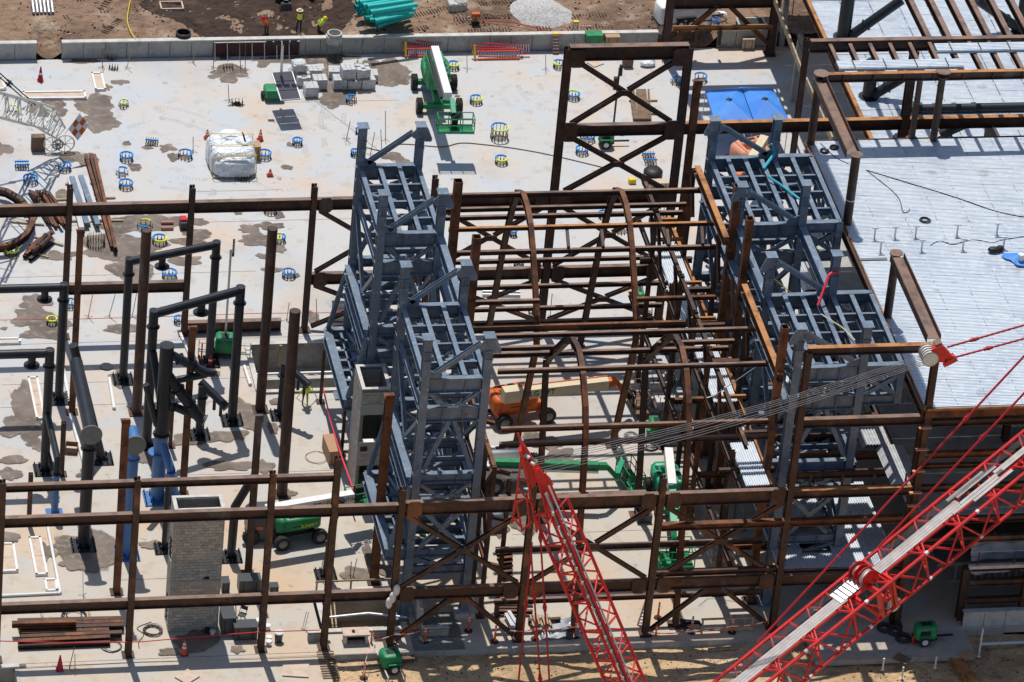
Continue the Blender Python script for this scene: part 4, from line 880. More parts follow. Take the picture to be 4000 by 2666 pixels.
def goal(label, lb, lt, rb, rtp, r=.27, stub=None, left=True, right=True, fl=.9):
    """portal: left base/top corner, right base/top corner given in the photograph"""
    T = thing('pipe_portal', label, 'pipe frame', tuple(g(rb if right else lb)))
    b2 = g(rb); z = py(rtp, b2.y).z; t2 = Vector((b2.x, b2.y, z))
    if left: b1 = g(lb); z1 = py(lt, b1.y).z; z = (z+z1)/2; t1 = Vector((b1.x, b1.y, z)); t2.z = z
    else:
        t1 = py(lt, b2.y); t1.z = z; b1 = None
    pipe(T, [t1-(Vector((r, 0, 0)) if left else Vector((0, 0, 0))), t2+Vector((r, 0, 0))] if False else [t1, t2], r, nm='crossbar')
    for b, t in ((b1, t1), (b2, t2)):
        if b is None: continue
        pipe(T, [(b.x, b.y, 0), (t.x, t.y, t.z+r*.95)], r, nm='leg'); pbase(T, (b.x, b.y, 0), r); flange(T, (b.x, b.y, t.z-fl), (0, 0, 1), r)
    if stub:
        s = t1.lerp(t2, stub); pipe(T, [s, s-Vector((0, 0, .85))], r*.85, nm='stub'); mm = MB(); c = s-Vector((0, 0, .85)); mm.lathe(tuple(c), [(r+.2, 0), (r+.2, .08)], 20); mm.build('stub_plate', 'black_pipe', T)
    return T, b1, b2, t1, t2
goal('black pipe portal rising behind the open-topped brown pipe column', q(1, 3, 1130, 360), q(1, 2, 1190, 830), q(1, 3, 1920, 200), q(1, 2, 1990, 690), .26, .38)
G2, b1, b2, t1, t2 = goal('black pipe portal whose right leg stands furthest right, in front of the first one', q(1, 3, 1345, 960), q(1, 2, 1415, 1320), q(1, 3, 2130, 735), q(1, 2, 2220, 1100), .29, .55)
pipe(G2, [(b1.x+.05, b1.y-.2, t1.z-1.6-1.0), (b1.x+.6, b1.y-3.4, t1.z-6.4)], .24, nm='raking_pipe')
G3, _, b3, _, t3 = goal('black pipe portal at the left picture edge above the water patch', None, (-120, 1125), q(1, 3, 540, 540), q(1, 2, 560, 1075), .27, .8, left=False)
G4, _, b4, _, t4 = goal('black pipe portal at the left picture edge with a bent blue-footed strut', None, (-120, 1382), q(1, 3, 410, 1190), q(1, 3, 465, 110), .28, .78, left=False)
s0 = px(q(1, 3, 440, 660), b4.x); s0 = Vector((b4.x, b4.y-.3, py(q(1, 3, 440, 660), b4.y).z)); fb_ = g(q(1, 4, 500, 20)); s1 = py(q(1, 3, 528, 1085), fb_.y); s2 = py(q(1, 3, 520, 1215), fb_.y)
pipe(G4, [s0, s1, s2], .2, nm='strut'); flange(G4, s2, (0, 0, 1), .2)
pipe(G4, [s2-Vector((0, 0, .05)), (fb_.x, fb_.y, 0)], .21, 'blue_pipe', nm='strut_foot'); mm = MB(); mm.box((fb_.x, fb_.y, .04), (1, 1, .08)); mm.build('base_plate', 'blue_pipe', G4)
pipe(G4, [Vector((b4.x+.1, b4.y, s0.z-2.6)), Vector((b4.x+.7, b4.y-1.6, s0.z-4.6))], .12, nm='tie')
# inverted-L frames running towards the camera, with big grey end discs
def ell_frame(label, disc, far, legb, farb, r, m_='black_pipe', fm=None):
    lb = g(legb); dc = py(disc, lb.y); T = thing('pipe_portal', label, 'pipe frame', (lb.x, lb.y, 0))
    z = dc.z; fp = g(far, z)
    pipe(T, [(lb.x+.05, fp.y, z), (lb.x+.05, lb.y-.55, z)], r, m_, 'top_pipe', 22)
    mm = MB(); mm.tube([(lb.x+.05, lb.y-.55, z), (lb.x+.05, lb.y-.62, z)], r+.26, 28); mm.build('end_disc', 'grey_cap', T)
    pipe(T, [(lb.x+.05, lb.y, z-.1), (lb.x, lb.y, 0)], r*.9, fm or m_, 'leg', 22); pbase(T, (lb.x, lb.y, 0), r*.9, fm or m_); flange(T, (lb.x+.03, lb.y, z-1.3), (0, 0, 1), r*.9, fm or m_)
    if farb:
        f = g(farb); pipe(T, [(f.x, f.y, 0), (lb.x+.1, f.y, z)], r*.72, m_, 'rear_leg'); pbase(T, (f.x, f.y, 0), r*.72, m_); flange(T, (f.x, f.y, z-1.6), (0, 0, 1), r*.72, m_)
    return T
ell_frame('black pipe frame pointing at the viewer with a large grey disc on its end', q(1, 3, 865, 810), q(1, 3, 975, 190), q(1, 4, 765, 320), q(1, 3, 935, 1090), .40)
ell_frame('blue pipe frame with a grey disc on its end behind a thin rust post', q(1, 3, 1240, 905), q(1, 3, 1222, 820), q(1, 4, 1165, 395), None, .38, 'blue_pipe')
# branching pipe tree
tb = g(q(1, 3, 1440, 1450)); T = thing('pipe_tree', 'black branching pipe trunk on a bright blue foot with a grey capped branch', 'pipe tree', (tb.x, tb.y, 0))
f = lambda p: py(p, tb.y)
tt = f(q(1, 3, 1535, 40)); fl = f(q(1, 3, 1485, 850)); pipe(T, [tt, (fl.x, fl.y, fl.z)], .42, nm='trunk', n=24); cap(T, tt, (0, 0, 1), .4, 'black_pipe'); flange(T, fl, (0, 0, 1), .42)
pipe(T, [fl, (tb.x, tb.y, 0)], .41, 'blue_pipe', 'foot', 24); pbase(T, (tb.x, tb.y, 0), .41, 'blue_pipe'); flange(T, f(q(1, 3, 1440, 1020)), (0, 0, 1), .42, 'blue_pipe')
def br(pts, r, dy, m_='black_pipe', nm='branch', fls=(), capd=None):
    P = [f(p)+Vector((0, dy*i, 0)) for i, p in enumerate(pts)]; pipe(T, P, r, m_, nm)
    for k in fls:
        i = int(k); a, b = P[i], P[i+1]; flange(T, a.lerp(b, k-i), b-a, r, m_)
    if capd: d = P[-1]-P[-2]; cap(T, P[-1], d, r, capd)
    return P
br([q(1, 3, 1545, 110), q(1, 3, 1890, 290), q(1, 3, 1975, 290)], .27, 0, fls=(.3, .68)); br([q(1, 3, 1560, 370), q(1, 3, 1900, 305)], .22, .01)
br([q(1, 3, 1530, 300), q(1, 3, 1830, 690), q(1, 3, 1875, 700)], .33, -.15, fls=(.35, .7), capd='grey_cap'); br([q(1, 3, 1500, 560), q(1, 3, 1840, 700)], .25, -.02, fls=(.3,))
P = br([q(1, 3, 1470, 880), q(1, 3, 1555, 1105)], .26, -1.0, 'blue_pipe', 'raking_leg'); e = g(q(1, 3, 1600, 1450)); pipe(T, [P[1], e], .30, 'blue_pipe', 'raking_leg'); pbase(T, (e.x, e.y, 0), .28, 'blue_pipe')
pipe(T, [f(q(1, 3, 1340, 400)), f(q(1, 3, 1440, 770))], .2, nm='tie_pipe')
# single raking pipes on posts
def rak(label, base, top, a, b, r, rr, endcap='black_pipe', legs=()):
    lb = g(base); t = py(top, lb.y); T = thing('pipe_portal', label, 'pipe frame', (lb.x, lb.y, 0))
    pipe(T, [(lb.x, lb.y, 0), t], rr, nm='leg'); pbase(T, (lb.x, lb.y, 0), rr); flange(T, Vector((lb.x, lb.y, t.z-.9)), (0, 0, 1), rr)
    A = py(a, lb.y+.2); B = py(b, lb.y-1.2); pipe(T, [A, B], r, nm='raking_pipe'); cap(T, B, B-A, r, endcap)
    for l in legs:
        c = A.lerp(B, l); pipe(T, [c, c-Vector((0, 0, 1.0))], r*.4, nm='bracket')
    return T
rak('short black post carrying a sloping pipe with a flat end above brown water', q(1, 3, 1830, 870), q(1, 3, 1865, 400), q(1, 3, 1845, 375), q(1, 3, 2080, 605), .26, .27, legs=(.55, .8))
rak('black post with a sloping pipe above the surveyor by the trench', q(2, 3, 215, 690), q(2, 3, 262, 200), q(2, 3, 262, 200), q(2, 3, 480, 400), .24, .2, legs=(.6, .85))
lb = g(q(1, 4, 2120, 420)); T = thing('pipe_portal', 'black bent pipe leg to the right of the front block shaft', 'pipe frame', (lb.x, lb.y, 0))
a_ = py(q(1, 3, 2160, 1520), lb.y); b_ = py(q(1, 3, 2325, 1250), lb.y); pipe(T, [(lb.x, lb.y, 0), (a_.x, a_.y, a_.z), b_], .26, nm='bent_leg'); pbase(T, (lb.x, lb.y, 0), .26)
lb = g(q(1, 4, 1505, 345)); T = thing('pipe_portal', 'thin black pipe leg close behind the left side of the front block shaft', 'pipe frame', (lb.x, lb.y, 0))
pipe(T, [(lb.x, lb.y, 0), py(q(1, 3, 1545, 1300), lb.y)], .16, nm='leg'); pbase(T, (lb.x, lb.y, 0), .2)
lb = g(q(2, 4, 640, 590)); T = thing('pipe_portal', 'black pipe leg with elbow behind the second front column', 'pipe frame', (lb.x, lb.y, 0))
pipe(T, [(lb.x, lb.y, 0), py(q(2, 4, 715, 60), lb.y), py(q(2, 3, 790, 1450), lb.y)], .24, nm='bent_leg'); pbase(T, (lb.x, lb.y, 0), .26)
# ================================================================ FREE COLUMNS, LEFT
solopx('brown pipe column with an open top left of the first black portal crossbar', q(1, 3, 1250, 655), q(1, 2, 1350, 550), .62, .62, 'rust', 'pipe')
solopx('brown pipe column with an open top and small side plates left of the braced bay', q(2, 3, 45, 630), q(2, 2, 145, 535), .62, .62, 'rust', 'pipe')
solopx('brown pipe column with an open top standing nearest the trench walls', q(2, 3, 235, 1410), q(2, 2, 360, 1290), .66, .66, 'rust', 'pipe')
solopx('tall slender rust H-column at the far left with a plated top', q(1, 3, 660, 655), q(1, 2, 740, 560), .34, .36, 'rust_bright', 'i')
solopx('rust column with a pale round cap between two black pipe legs', q(1, 3, 1670, 1410), q(1, 2, 1780, 1450), .36, .38, 'rust_bright', 'i')
solopx('short rust post beside the blue-footed strut', q(1, 3, 573, 1225), q(1, 3, 578, 745), .26, .28, 'rust', 'i')
solopx('rust H-post in front of the blue pipe frame', q(1, 4, 1060, 740), q(1, 3, 1165, 735), .36, .40, 'rust_bright', 'i')
solopx('short rust post at the far left behind the front beams', q(1, 4, 262, 110), q(1, 3, 288, 1215), .26, .26, 'rust', 'i')
solopx('rust post at the left of the green lift body', q(1, 4, 2275, 570), q(2, 3, 30, 695), .38, .38, 'rust', 'i')
solopx('small rust post behind the branching pipe tree', q(1, 3, 1565, 965), q(1, 3, 1590, 465), .24, .22, 'rust', 'i')
solopx('thin dark post at the near edge of the trench', q(2, 3, 597, 560), q(2, 3, 622, 85), .18, .18, 'rust', 'i')
solopx('thin dark post left of the rear block shaft', q(2, 3, 785, 1040), q(2, 3, 822, 575), .18, .18, 'rust', 'i')
# ================================================================ BLOCK SHAFTS
def shaft(label, x0, x1, yf, yb, h, opens, m0=0, side_open=(), smooth_bands=()):
    T = thing('block_shaft', label, 'block shaft', ((x0+x1)/2, (yf+yb)/2, 0))
    bw, bh, th = .40, .20, .2; nc = int(h/bh); shared = {}
    def isopen(z, u, ops): return any(a <= z <= b and c <= u <= d for a, b, c, d in ops)
    for k in range(4):
        mm = MB(); mm.box((0, 0, 0), (bw-.016, .05, bh-.014)); shared[k] = mm.mesh('block', 'block%d' % k)
    hm = {}
    n = 0; rest = MB()
    for c in range(nc):
        z = (c+.5)*bh; off = 0 if c % 2 else bw/2; x = x0+off-(bw if off else 0)
        while x < x1-.01:
            a = max(x, x0); b = min(x+bw, x1); x += bw
            if b-a < .06 or isopen(z, ((a+b)/2-x0)/(x1-x0), opens): continue
            if abs(b-a-bw) < .01 and n < 290 and z > 0:
                o = bpy.data.objects.new('block', shared[rnd.choice((0, 0, 1, 2, 3))]); COL.objects.link(o); o.parent = T
                o.location = Vector(((a+b)/2, yf+rnd.uniform(-.006, .008), z))-T.location; n += 1
            else: rest.cur = rnd.randrange(4); rest.box(((a+b)/2, yf, z), (b-a-.016, .05, bh-.014))
        for (xs, sgn) in ((x0, -1), (x1, 1)):
            y = yf+(0 if c % 2 else bw/2)-bw
            while y < yb-.01:
                a = max(y, yf); b = min(y+bw, yb); y += bw
                if b-a < .06 or (sgn < 0 and isopen(z, ((a+b)/2-yf)/(yb-yf), side_open)): continue
                rest.cur = rnd.randrange(4); rest.box((xs, (a+b)/2, z), (.05, b-a-.016, bh-.014))
    rest.cur = 0
    ib = MB(); 
    for c in range(nc-14, nc):
        x = x0+th+(0 if c % 2 else bw/2)-bw
        while x < x1-th:
            a = max(x, x0+th); b = min(x+bw, x1-th); x += bw
            if b-a > .05: rest.cur = 3; rest.box(((a+b)/2, yb-th-.02, (c+.5)*bh), (b-a-.016, .04, bh-.014))
    o = rest.build('block_courses', ['block0', 'block1', 'block2', 'block3'], T); tag(o, kind='stuff')
    # mortar cores (slightly inside), cut at the openings
    def core(axis, lo, hi, fixed, ops):
        zs = sorted({0, h} | {z for o_ in ops for z in o_[:2]}); us = sorted({0, 1} | {u for o_ in ops for u in o_[2:]}); mm = MB()
        for za, zb in zip(zs, zs[1:]):
            for ua, ub in zip(us, us[1:]):
                if isopen((za+zb)/2, (ua+ub)/2, ops): continue
                a = lo+(hi-lo)*ua; b = lo+(hi-lo)*ub
                if axis == 'x': mm.box(((a+b)/2, fixed, (za+zb)/2), (b-a, th-.03, zb-za))
                else: mm.box((fixed, (a+b)/2, (za+zb)/2), (th-.03, b-a, zb-za))
        mm.build('mortar_core', 'mortar', T)
    core('x', x0+.01, x1-.01, yf+th/2, opens); core('x', x0+.01, x1-.01, yb-th/2, ())
    core('y', yf+.01, yb-.01, x0+th/2, side_open); core('y', yf+.01, yb-.01, x1-th/2, ())
    rm = MB()
    rm.box(((x0+x1)/2, yf+.09, h+.03), (x1-x0+.04, .22, .07)); rm.box(((x0+x1)/2, yb-.09, h+.03), (x1-x0+.04, .22, .07)); rm.box((x0+.09, (yf+yb)/2, h+.032), (.22, yb-yf-.1, .07)); rm.box((x1-.09, (yf+yb)/2, h+.032), (.22, yb-yf-.1, .07)); rm.build('rim', 'conc_pale', T)
    for (za, zb) in smooth_bands:
        bm_ = MB(); bm_.box(((x0+x1)/2, yf-.02, (za+zb)/2), (x1-x0+.01, .05, zb-za)); bm_.build('lintel', 'conc', T)
    return T
X0, X1, Y0 = -25.58, -22.72, -29.5
YB1 = g(q(1, 3, 1590, 1430), 8.4).y
T = shaft('front grey block shaft with an open top between the front columns', X0, X1, Y0, YB1, 8.4, [(3.55, 3.85, .14, .26), (3.55, 3.85, .68, .80)], side_open=[(4.6, 6.2, .25, .85), (.2, 2.2, .3, .8)], smooth_bands=[(3.2, 3.54)])
fy = g(q(2, 3, 912, 1420)).y; z2 = py(q(2, 3, 970, 450), fy).z; xl = py(q(2, 3, 950, 800), fy).x; xr = py(q(2, 3, 1245, 445), fy).x
za, zb, zc, zd_ = [py(q(2, 3, 950, k), fy).z for k in (680, 930, 1150, 1345)]
T = shaft('rear grey block shaft with tall dark openings at the foot of the left tower', xl, xr, fy, g(q(2, 3, 905, 225), z2).y, z2, [(zb, za, .02, .97), (max(.0, zd_), zc, .02, .97)], smooth_bands=[(za+.02, za+.75), (zc+.9, zb-.05)])
mm = MB(); mm.box(((xl+xr)/2, fy+.1, zb+.02), (xr-xl-.1, .35, .05)); mm.build('sill', 'reflect', T)
mm = MB(); mm.box((xl+.35, fy-.06, zb-.45), (.42, .05, .32)); mm.build('steel_pocket', 'formwall', T)
# ================================================================ PITS
def pit(label, P, dep, m_='conc', sand=False, walls='nsew', th=.25, rise=.12):
    x0, x1, y0, y1 = P; T = thing('concrete_pit', label, 'pit', ((x0+x1)/2, (y0+y1)/2, 0))
    mm = MB(); mm.box(((x0+x1)/2, (y0+y1)/2, -dep-.05), (x1-x0, y1-y0, .1)); mm.build('floor', 'slab_old' if not sand else 'slab', T)
    for s in walls:
        mm = MB(); zc_ = (-dep+rise)/2; hh = dep+rise
        if s == 'n': mm.box(((x0+x1)/2, y1-th/2, zc_), (x1-x0, th, hh))
        if s == 's': mm.box(((x0+x1)/2, y0+th/2, zc_), (x1-x0, th, hh))
        if s == 'w': mm.box((x0+th/2, (y0+y1)/2, zc_), (th, y1-y0-2*th-.01, hh))
        if s == 'e': mm.box((x1-th/2, (y0+y1)/2, zc_), (th, y1-y0-2*th-.01, hh))
        mm.build('wall', m_, T)
        mm = MB(); t2 = th+.06; zz = rise+.02
        if s == 'n': mm.box(((x0+x1)/2, y1-th/2, zz), (x1-x0+.02, t2, .04))
        if s == 's': mm.box(((x0+x1)/2, y0+th/2, zz), (x1-x0+.02, t2, .04))
        if s == 'w': mm.box((x0+th/2, (y0+y1)/2, zz-.003), (t2, y1-y0-2*th, .04))
        if s == 'e': mm.box((x1-th/2, (y0+y1)/2, zz-.003), (t2, y1-y0-2*th, .04))
        mm.build('coping', 'conc_pale', T)
    bl = MB(); nb = int((x1-x0)/.4)
    for (yy, sg) in ((y1-th-.012, 1),):
        for c in range(3):
            for k in range(nb):
                bl.cur = rnd.randrange(4); bl.box((x0+.35+k*.4+(.2 if c % 2 else 0), yy, rise-.12-c*.2), (.38, .03, .185))
    o = bl.build('block', ['block0', 'block1', 'block2', 'block3'], T)
    return T
T1 = pit('sunken trench with block walls crossed by beams in the middle of the slab', PIT, 1.7)
mm = MB(); x0, x1, y0, y1 = PIT
xm = g(q(2, 3, 630, 330)).x
mm = MB(); mm.box(((x0+x1)/2, y0+1.9, -.9), (x1-x0-.5, .3, 1.5)); mm.build('cross_wall', 'conc', T1)
mm = MB(); mm.box(((x0+x1)/2, y0+1.9, -.12), (x1-x0-.5, .36, .06)); mm.build('coping', 'conc_pale', T1)
for k in range(2):
    mm = MB(); xx = x0+2.2+2.9*k; mm.box((xx, y1-.6, -.5), (.14, .14, 1.5)); mm.build('shore', 'wood', T1)
mm = MB(); mm.tube([(x0+.3, y0+2.3, -.05), (x1-.4, y0+2.3, -.05)], .09, 10); mm.build('pipe_run', 'alu', T1, smooth=True)
T2 = pit('sunken front pit with pale block walls and timber guard rails', FP, 2.3, m_='conc', sand=True, th=.28, rise=.1)
x0, x1, y0, y1 = FP
mm = MB()
for xx in (x0+.1, (x0+x1)/2-.6, x1-.7): mm.box((xx, y1-.5, .05), (.1, .1, 1.9))
mm.box(((x0+x1)/2, y1-.5, 1.0), (x1-x0, .05, .1)); mm.build('guard_rail', 'wood', T2)
mm = MB(); mm.tube([(x0+.3, y0+.9, .5), ((x0+x1)/2, y0+1.0, .62), (x1-.5, y0+.6, .5)], .07, 8); mm.build('hand_rail', 'alu', T2)
mm = MB(); mm.tube([(x0+.6, y0+.5, .05), (x0+.9, y1-.8, -.3)], .05, 6); mm.tube([(x0+.8, y0+.5, .05), (x0+1.15, y1-.8, -.3)], .05, 6); mm.build('timber_walkway', 'wood', T2)
mm = MB(); mm.tube([(x0+1.1, y0+2.6, -2.15), (x0+3.0, y0+2.2, -2.15)], .03, 6); mm.tube([(x0+1.3, y1-1.6, -2.1), (x0+1.6, y1-2.4, -2.1)], .02, 6); mm.build('pole', 'wood_dark', T2)
# form box in front of the pit
fb0 = g(q(2, 4, 915, 1260), -.3); T = thing('concrete_form', 'plywood topped concrete form box at the lip of the front pit', 'form box', (fb0.x, fb0.y, -.3))
for s_ in (-.62, .62): mm = MB(); mm.box((fb0.x+s_, fb0.y+.3, .15), (.14, .6, .9)); mm.build('side_wall', 'conc_pale', T)
mm = MB(); mm.box((fb0.x, fb0.y+.35, .66), (1.55, .8, .1)); mm.build('top_panel', 'ply', T); mm = MB(); mm.box((fb0.x, fb0.y+.15, -.1), (1.1, .5, .3)); mm.build('base_panel', 'ply', T)
mm = MB(); mm.box((fb0.x, fb0.y+.5, .25), (1.1, .05, .6)); mm.build('back_panel', 'black', T)
mm = MB(); mm.tube([(fb0.x-.15, fb0.y+.3, .7), (fb0.x-.15, fb0.y+.3, .82)], .09, 10); mm.build('pipe_stub', 'black', T)
for xx, ww in ((fb0.x-2.1, 1.3), (fb0.x+1.9, 1.6), (fb0.x+4.7, 1.6)):
    T = thing('block_wall', 'low %s stretch of block wall %s' % (('short', 'left of the form box') if ww == 1.3 else ('pale', 'right of the form box') if xx < fb0.x+3 else ('pale', 'behind the leaning traffic post')), 'wall', (xx, fb0.y+.6, -.3))
    for c in range(4):
        for k in range(int(ww/.4)):
            mm = MB(); mm.box((xx-ww/2+.2+.4*k, fb0.y+.6, -.2+c*.2), (.385, .2, .185)); mm.build('block', 'block%d' % rnd.randrange(4), T)
    mm = MB(); mm.box((xx, fb0.y+.6, .62), (ww, .3, .06)); mm.build('coping', 'conc_pale', T)
# left bottom pit corner wall
T = thing('retaining_wall', 'concrete panel wall of the pit at the bottom left corner', 'wall', (LBP[1]-2, LBP[3], 0))
mm = MB(); mm.box((LBP[1]-6, LBP[3]-.12, -.75), (12, .24, 1.5)); mm.build('panel', 'conc', T)
mm = MB(); mm.box((LBP[1]-6, LBP[3]-.1, .04), (12.1, .36, .08)); mm.build('coping', 'conc_pale', T)
mm = MB(); mm.box((LBP[1]-.1, LBP[3]-6, -.75), (.2, 11.6, 1.5)); mm.build('panel', 'conc', T)
# corner pillar and footing under the front right leg of the left tower
mm = MB(); mm.box((-8.2, -28.95, .2), (1.15, 1.0, .4)); single(mm, 'footing', 'conc_pale', 'pale concrete footing under the front right leg of the left tower', 'footing')
mm = MB(); w_ = g(q(2, 4, 1640, 1100)); mm.box((w_.x, w_.y, .012), (3.0, 3.7, .02)); single(mm, 'steel_road_plate', 'grating', 'dark square floor plate with patterned shadow in front of the left tower', 'plate')
mm = MB(); w_ = g(q(2, 4, 1430, 930)); mm.box((w_.x+.2, w_.y, .8), (.22, 3.6, 1.6)); single(mm, 'side_wall', 'conc_pale', 'tall pale wall panel standing at the right side of the front pit', 'wall')
# footing blocks with round holes
def footing(label, c, w, d, h, holes=2, rz=.0, z0=0):
    b = g(c, z0); T = thing('footing_block', label, 'footing block', (b.x, b.y, z0), rz)
    mm = MB(); mm.box((0, 0, h/2), (w, d, h)); mm.build('block_body', 'conc_pale', T, world=False)
    for k in range(holes):
        mm = MB(); yy = (k-(holes-1)/2)*d*.36; mm.lathe((0, yy, h), [(.20, 0), (.17, .015), (.17, .02)], 14); mm.build('hole_shade', 'ink_and_shade', T, world=False)  # thin black discs paint the shade inside the round holes
    mm = MB()
    for sx in (-1, 1):
        for k in range(3): mm.tube([(sx*w*.34, (k-1)*d*.33, h), (sx*w*.34, (k-1)*d*.33, h+.32)], .025, 6)
    mm.build('rebar_stub', 'bolt', T, world=False); return T
footing('large pale concrete footing with two round holes below the near right arch leg', q(3, 3, 1425, 600), 1.4, 1.8, .38)
footing('pale concrete footing with one hole behind the brown lift basket', q(3, 3, 1350, 420), 1.3, .85, .45, 1)
footing('smaller concrete footing with one dark hole tucked beside its larger neighbour', q(3, 3, 1450, 360), .6, .7, .4, 1)
footing('pale footing with two holes seen through the front crossed braces', q(3, 4, 1920, 375), 1.4, 1.4, .4)
footing('footing cut by the rusty front beam below the bay centre', q(3, 4, 2000, 580), 1.4, .7, .35, 1)
footing('half shaded footing behind the upper rust beam of the front bay', q(3, 4, 1850, 165), 1.2, 1.1, .4, 1)
footing('pale footing behind the suspended steel cables', q(3, 3, 1500, 830), 1.1, .8, .35, 1)
for lab, c, w, d in (('orange stained patch beside the footing with two holes', q(3, 4, 1955, 490), .95, 1.2), ('salmon coloured plate in front of the large footing', q(3, 3, 1480, 720), 1.3, .9)):
    b = g(c); mm = MB(); mm.box((b.x, b.y, .12), (w, d, .02)); mm.box((b.x-w/2, b.y, .12), (.08, d, .24)); mm.box((b.x+w/2, b.y, .12), (.08, d, .24)); single(mm, 'formwork_frame', 'salmon', lab.replace('stained patch', 'painted timber form'), 'form')
# ================================================================ LETTERING
def text(par, s, M, size, m_, name='lettering', ext=.004):
    cu = bpy.data.curves.new(name, 'FONT'); cu.body = s; cu.size = size; cu.extrude = ext; cu.align_x = 'CENTER'; cu.align_y = 'CENTER'; cu.resolution_u = 2
    ob = bpy.data.objects.new(name, cu); COL.objects.link(ob); dg = bpy.context.evaluated_depsgraph_get()
    me = bpy.data.meshes.new_from_object(ob.evaluated_get(dg)); bpy.data.objects.remove(ob); bpy.data.curves.remove(cu)
    me.transform(M); me.materials.clear(); me.materials.append(MAT[m_]); o = bpy.data.objects.new(name, me); COL.objects.link(o)
    if par: o.parent = par
    return o
def basisM(o, ex, ey):
    ex = Vector(ex).normalized(); ey = Vector(ey); ey = (ey-ex*ey.dot(ex)).normalized(); ez = ex.cross(ey)
    return Matrix(((ex.x, ey.x, ez.x, o[0]), (ex.y, ey.y, ez.y, o[1]), (ex.z, ey.z, ez.z, o[2]), (0, 0, 0, 1)))
def rbox(mm, c, d, b=.12, M=None):
    """box with chamfered vertical and top edges"""
    x, y, z = d[0]/2, d[1]/2, d[2]; vs = []; 
    def ring(x, y, b, zz): return [(c[0]-x+b, c[1]-y, zz), (c[0]+x-b, c[1]-y, zz), (c[0]+x, c[1]-y+b, zz), (c[0]+x, c[1]+y-b, zz), (c[0]+x-b, c[1]+y, zz), (c[0]-x+b, c[1]+y, zz), (c[0]-x, c[1]+y-b, zz), (c[0]-x, c[1]-y+b, zz)]
    z0 = c[2]-z/2
    for (xx, yy, bb, zz) in ((x, y, b, z0), (x, y, b, z0+z-b), (x-b*.35, y-b*.35, b, z0+z-b*.3), (x-b, y-b, b*.7, z0+z)): vs += ring(xx, yy, bb, zz)
    fs = [tuple(range(8))[::-1], tuple(range(24, 32))]
    for i in range(3):
        for j in range(8): fs.append((i*8+j, i*8+(j+1) % 8, (i+1)*8+(j+1) % 8, (i+1)*8+j))
    return mm.add(vs, fs, M)
# ================================================================ BOOM LIFTS
def lift(name, label, c, rz, sc, body, base_m, chas=None, wheels=True, deckz=.75, body_off=(0, 0), brz=None, wide_=2.4, wlen=3.0, wr=.55, cat='boom lift'):
    """local frame: x forward. chassis, four wheels, turntable with two hoods"""
    T = thing(name, label, cat, (c.x, c.y, 0), rz); b = lambda mm, n, m_, sm=False, p=None: mm.build(n, m_, p or T, world=False, smooth=sm)
    mm = MB(); rbox(mm, (0, 0, deckz*.8), (wlen*.95, .9*sc, .45), .1); b(mm, 'chassis', chas or body)
    mm = MB()
    for sx in (-1, 1): mm.box((sx*wlen/2, 0, wr), (.35, wide_*.95, .32))
    b(mm, 'axle', chas or body)
    for sx in (-1, 1):
        for sy in (-1, 1):
            w = MB(); w.wheel((sx*wlen/2, sy*wide_/2, wr), wr, .42, 'y', 20); o = b(w, 'wheel', 'tyre')
            r_ = MB(); r_.lathe((0, 0, 0), [(wr*.58, -.1), (wr*.58, .1), (wr*.2, .16)], 12, Matrix.Translation((sx*wlen/2, sy*(wide_/2+.09), wr)) @ Matrix.Rotation(R(-90*sy), 4, 'X')); rr_ = r_.build('rim', 'rim', o, world=False)
    mm = MB(); mm.lathe((0, 0, deckz+.05), [(.6*sc, 0), (.6*sc, .25)], 18); b(mm, 'turntable_ring', 'black')
    a = (brz or 0); M = Matrix.Translation((body_off[0], body_off[1], 0)) @ Matrix.Rotation(a, 4, 'Z')
    for sy in (-1, 1):
        mm = MB(); rbox(mm, (0, sy*.78*sc, deckz+.3+.48*sc), (2.9*sc, .78*sc, .96*sc), .2*sc, M); b(mm, 'hood', base_m, True)
        mm = MB()
        for k in range(3): mm.box(((k-1)*.8*sc, sy*.78*sc, deckz+.3+.965*sc), (.55*sc, .3*sc, .02), M)
        mm.box((0, sy*1.175*sc, deckz+.7*sc), (1.6*sc, .02, .05), M)
        b(mm, 'vent', 'black')
    mm = MB(); rbox(mm, (-1.5*sc, 0, deckz+.2+.55*sc), (.9*sc, 2.1*sc, 1.1*sc), .28*sc, M); b(mm, 'counterweight', base_m, True)
    mm = MB(); mm.box((0, 0, deckz+.35), (2.4*sc, .8*sc, .3), M); b(mm, 'turntable', chas or body)
    return T
def boomseg(T, a, b, h, w, m_, nm='boom', up_=(0, 0, 1), side=None):
    a = Vector(a); b = Vector(b); mm = MB(); mm.bar(a, b, h, w, up_)
    o = mm.build(nm, m_, None); MI = Matrix.Rotation(-T.rotation_euler.z, 4, 'Z') @ Matrix.Translation(-Vector(T.location))
    o.data.transform(MI); o.parent = T; return o
def wpart(T, mm, nm, m_, sm=False):
    o = mm.build(nm, m_, None, smooth=sm); o.data.transform(Matrix.Rotation(-T.rotation_euler.z, 4, 'Z') @ Matrix.Translation(-Vector(T.location))); o.parent = T; return o
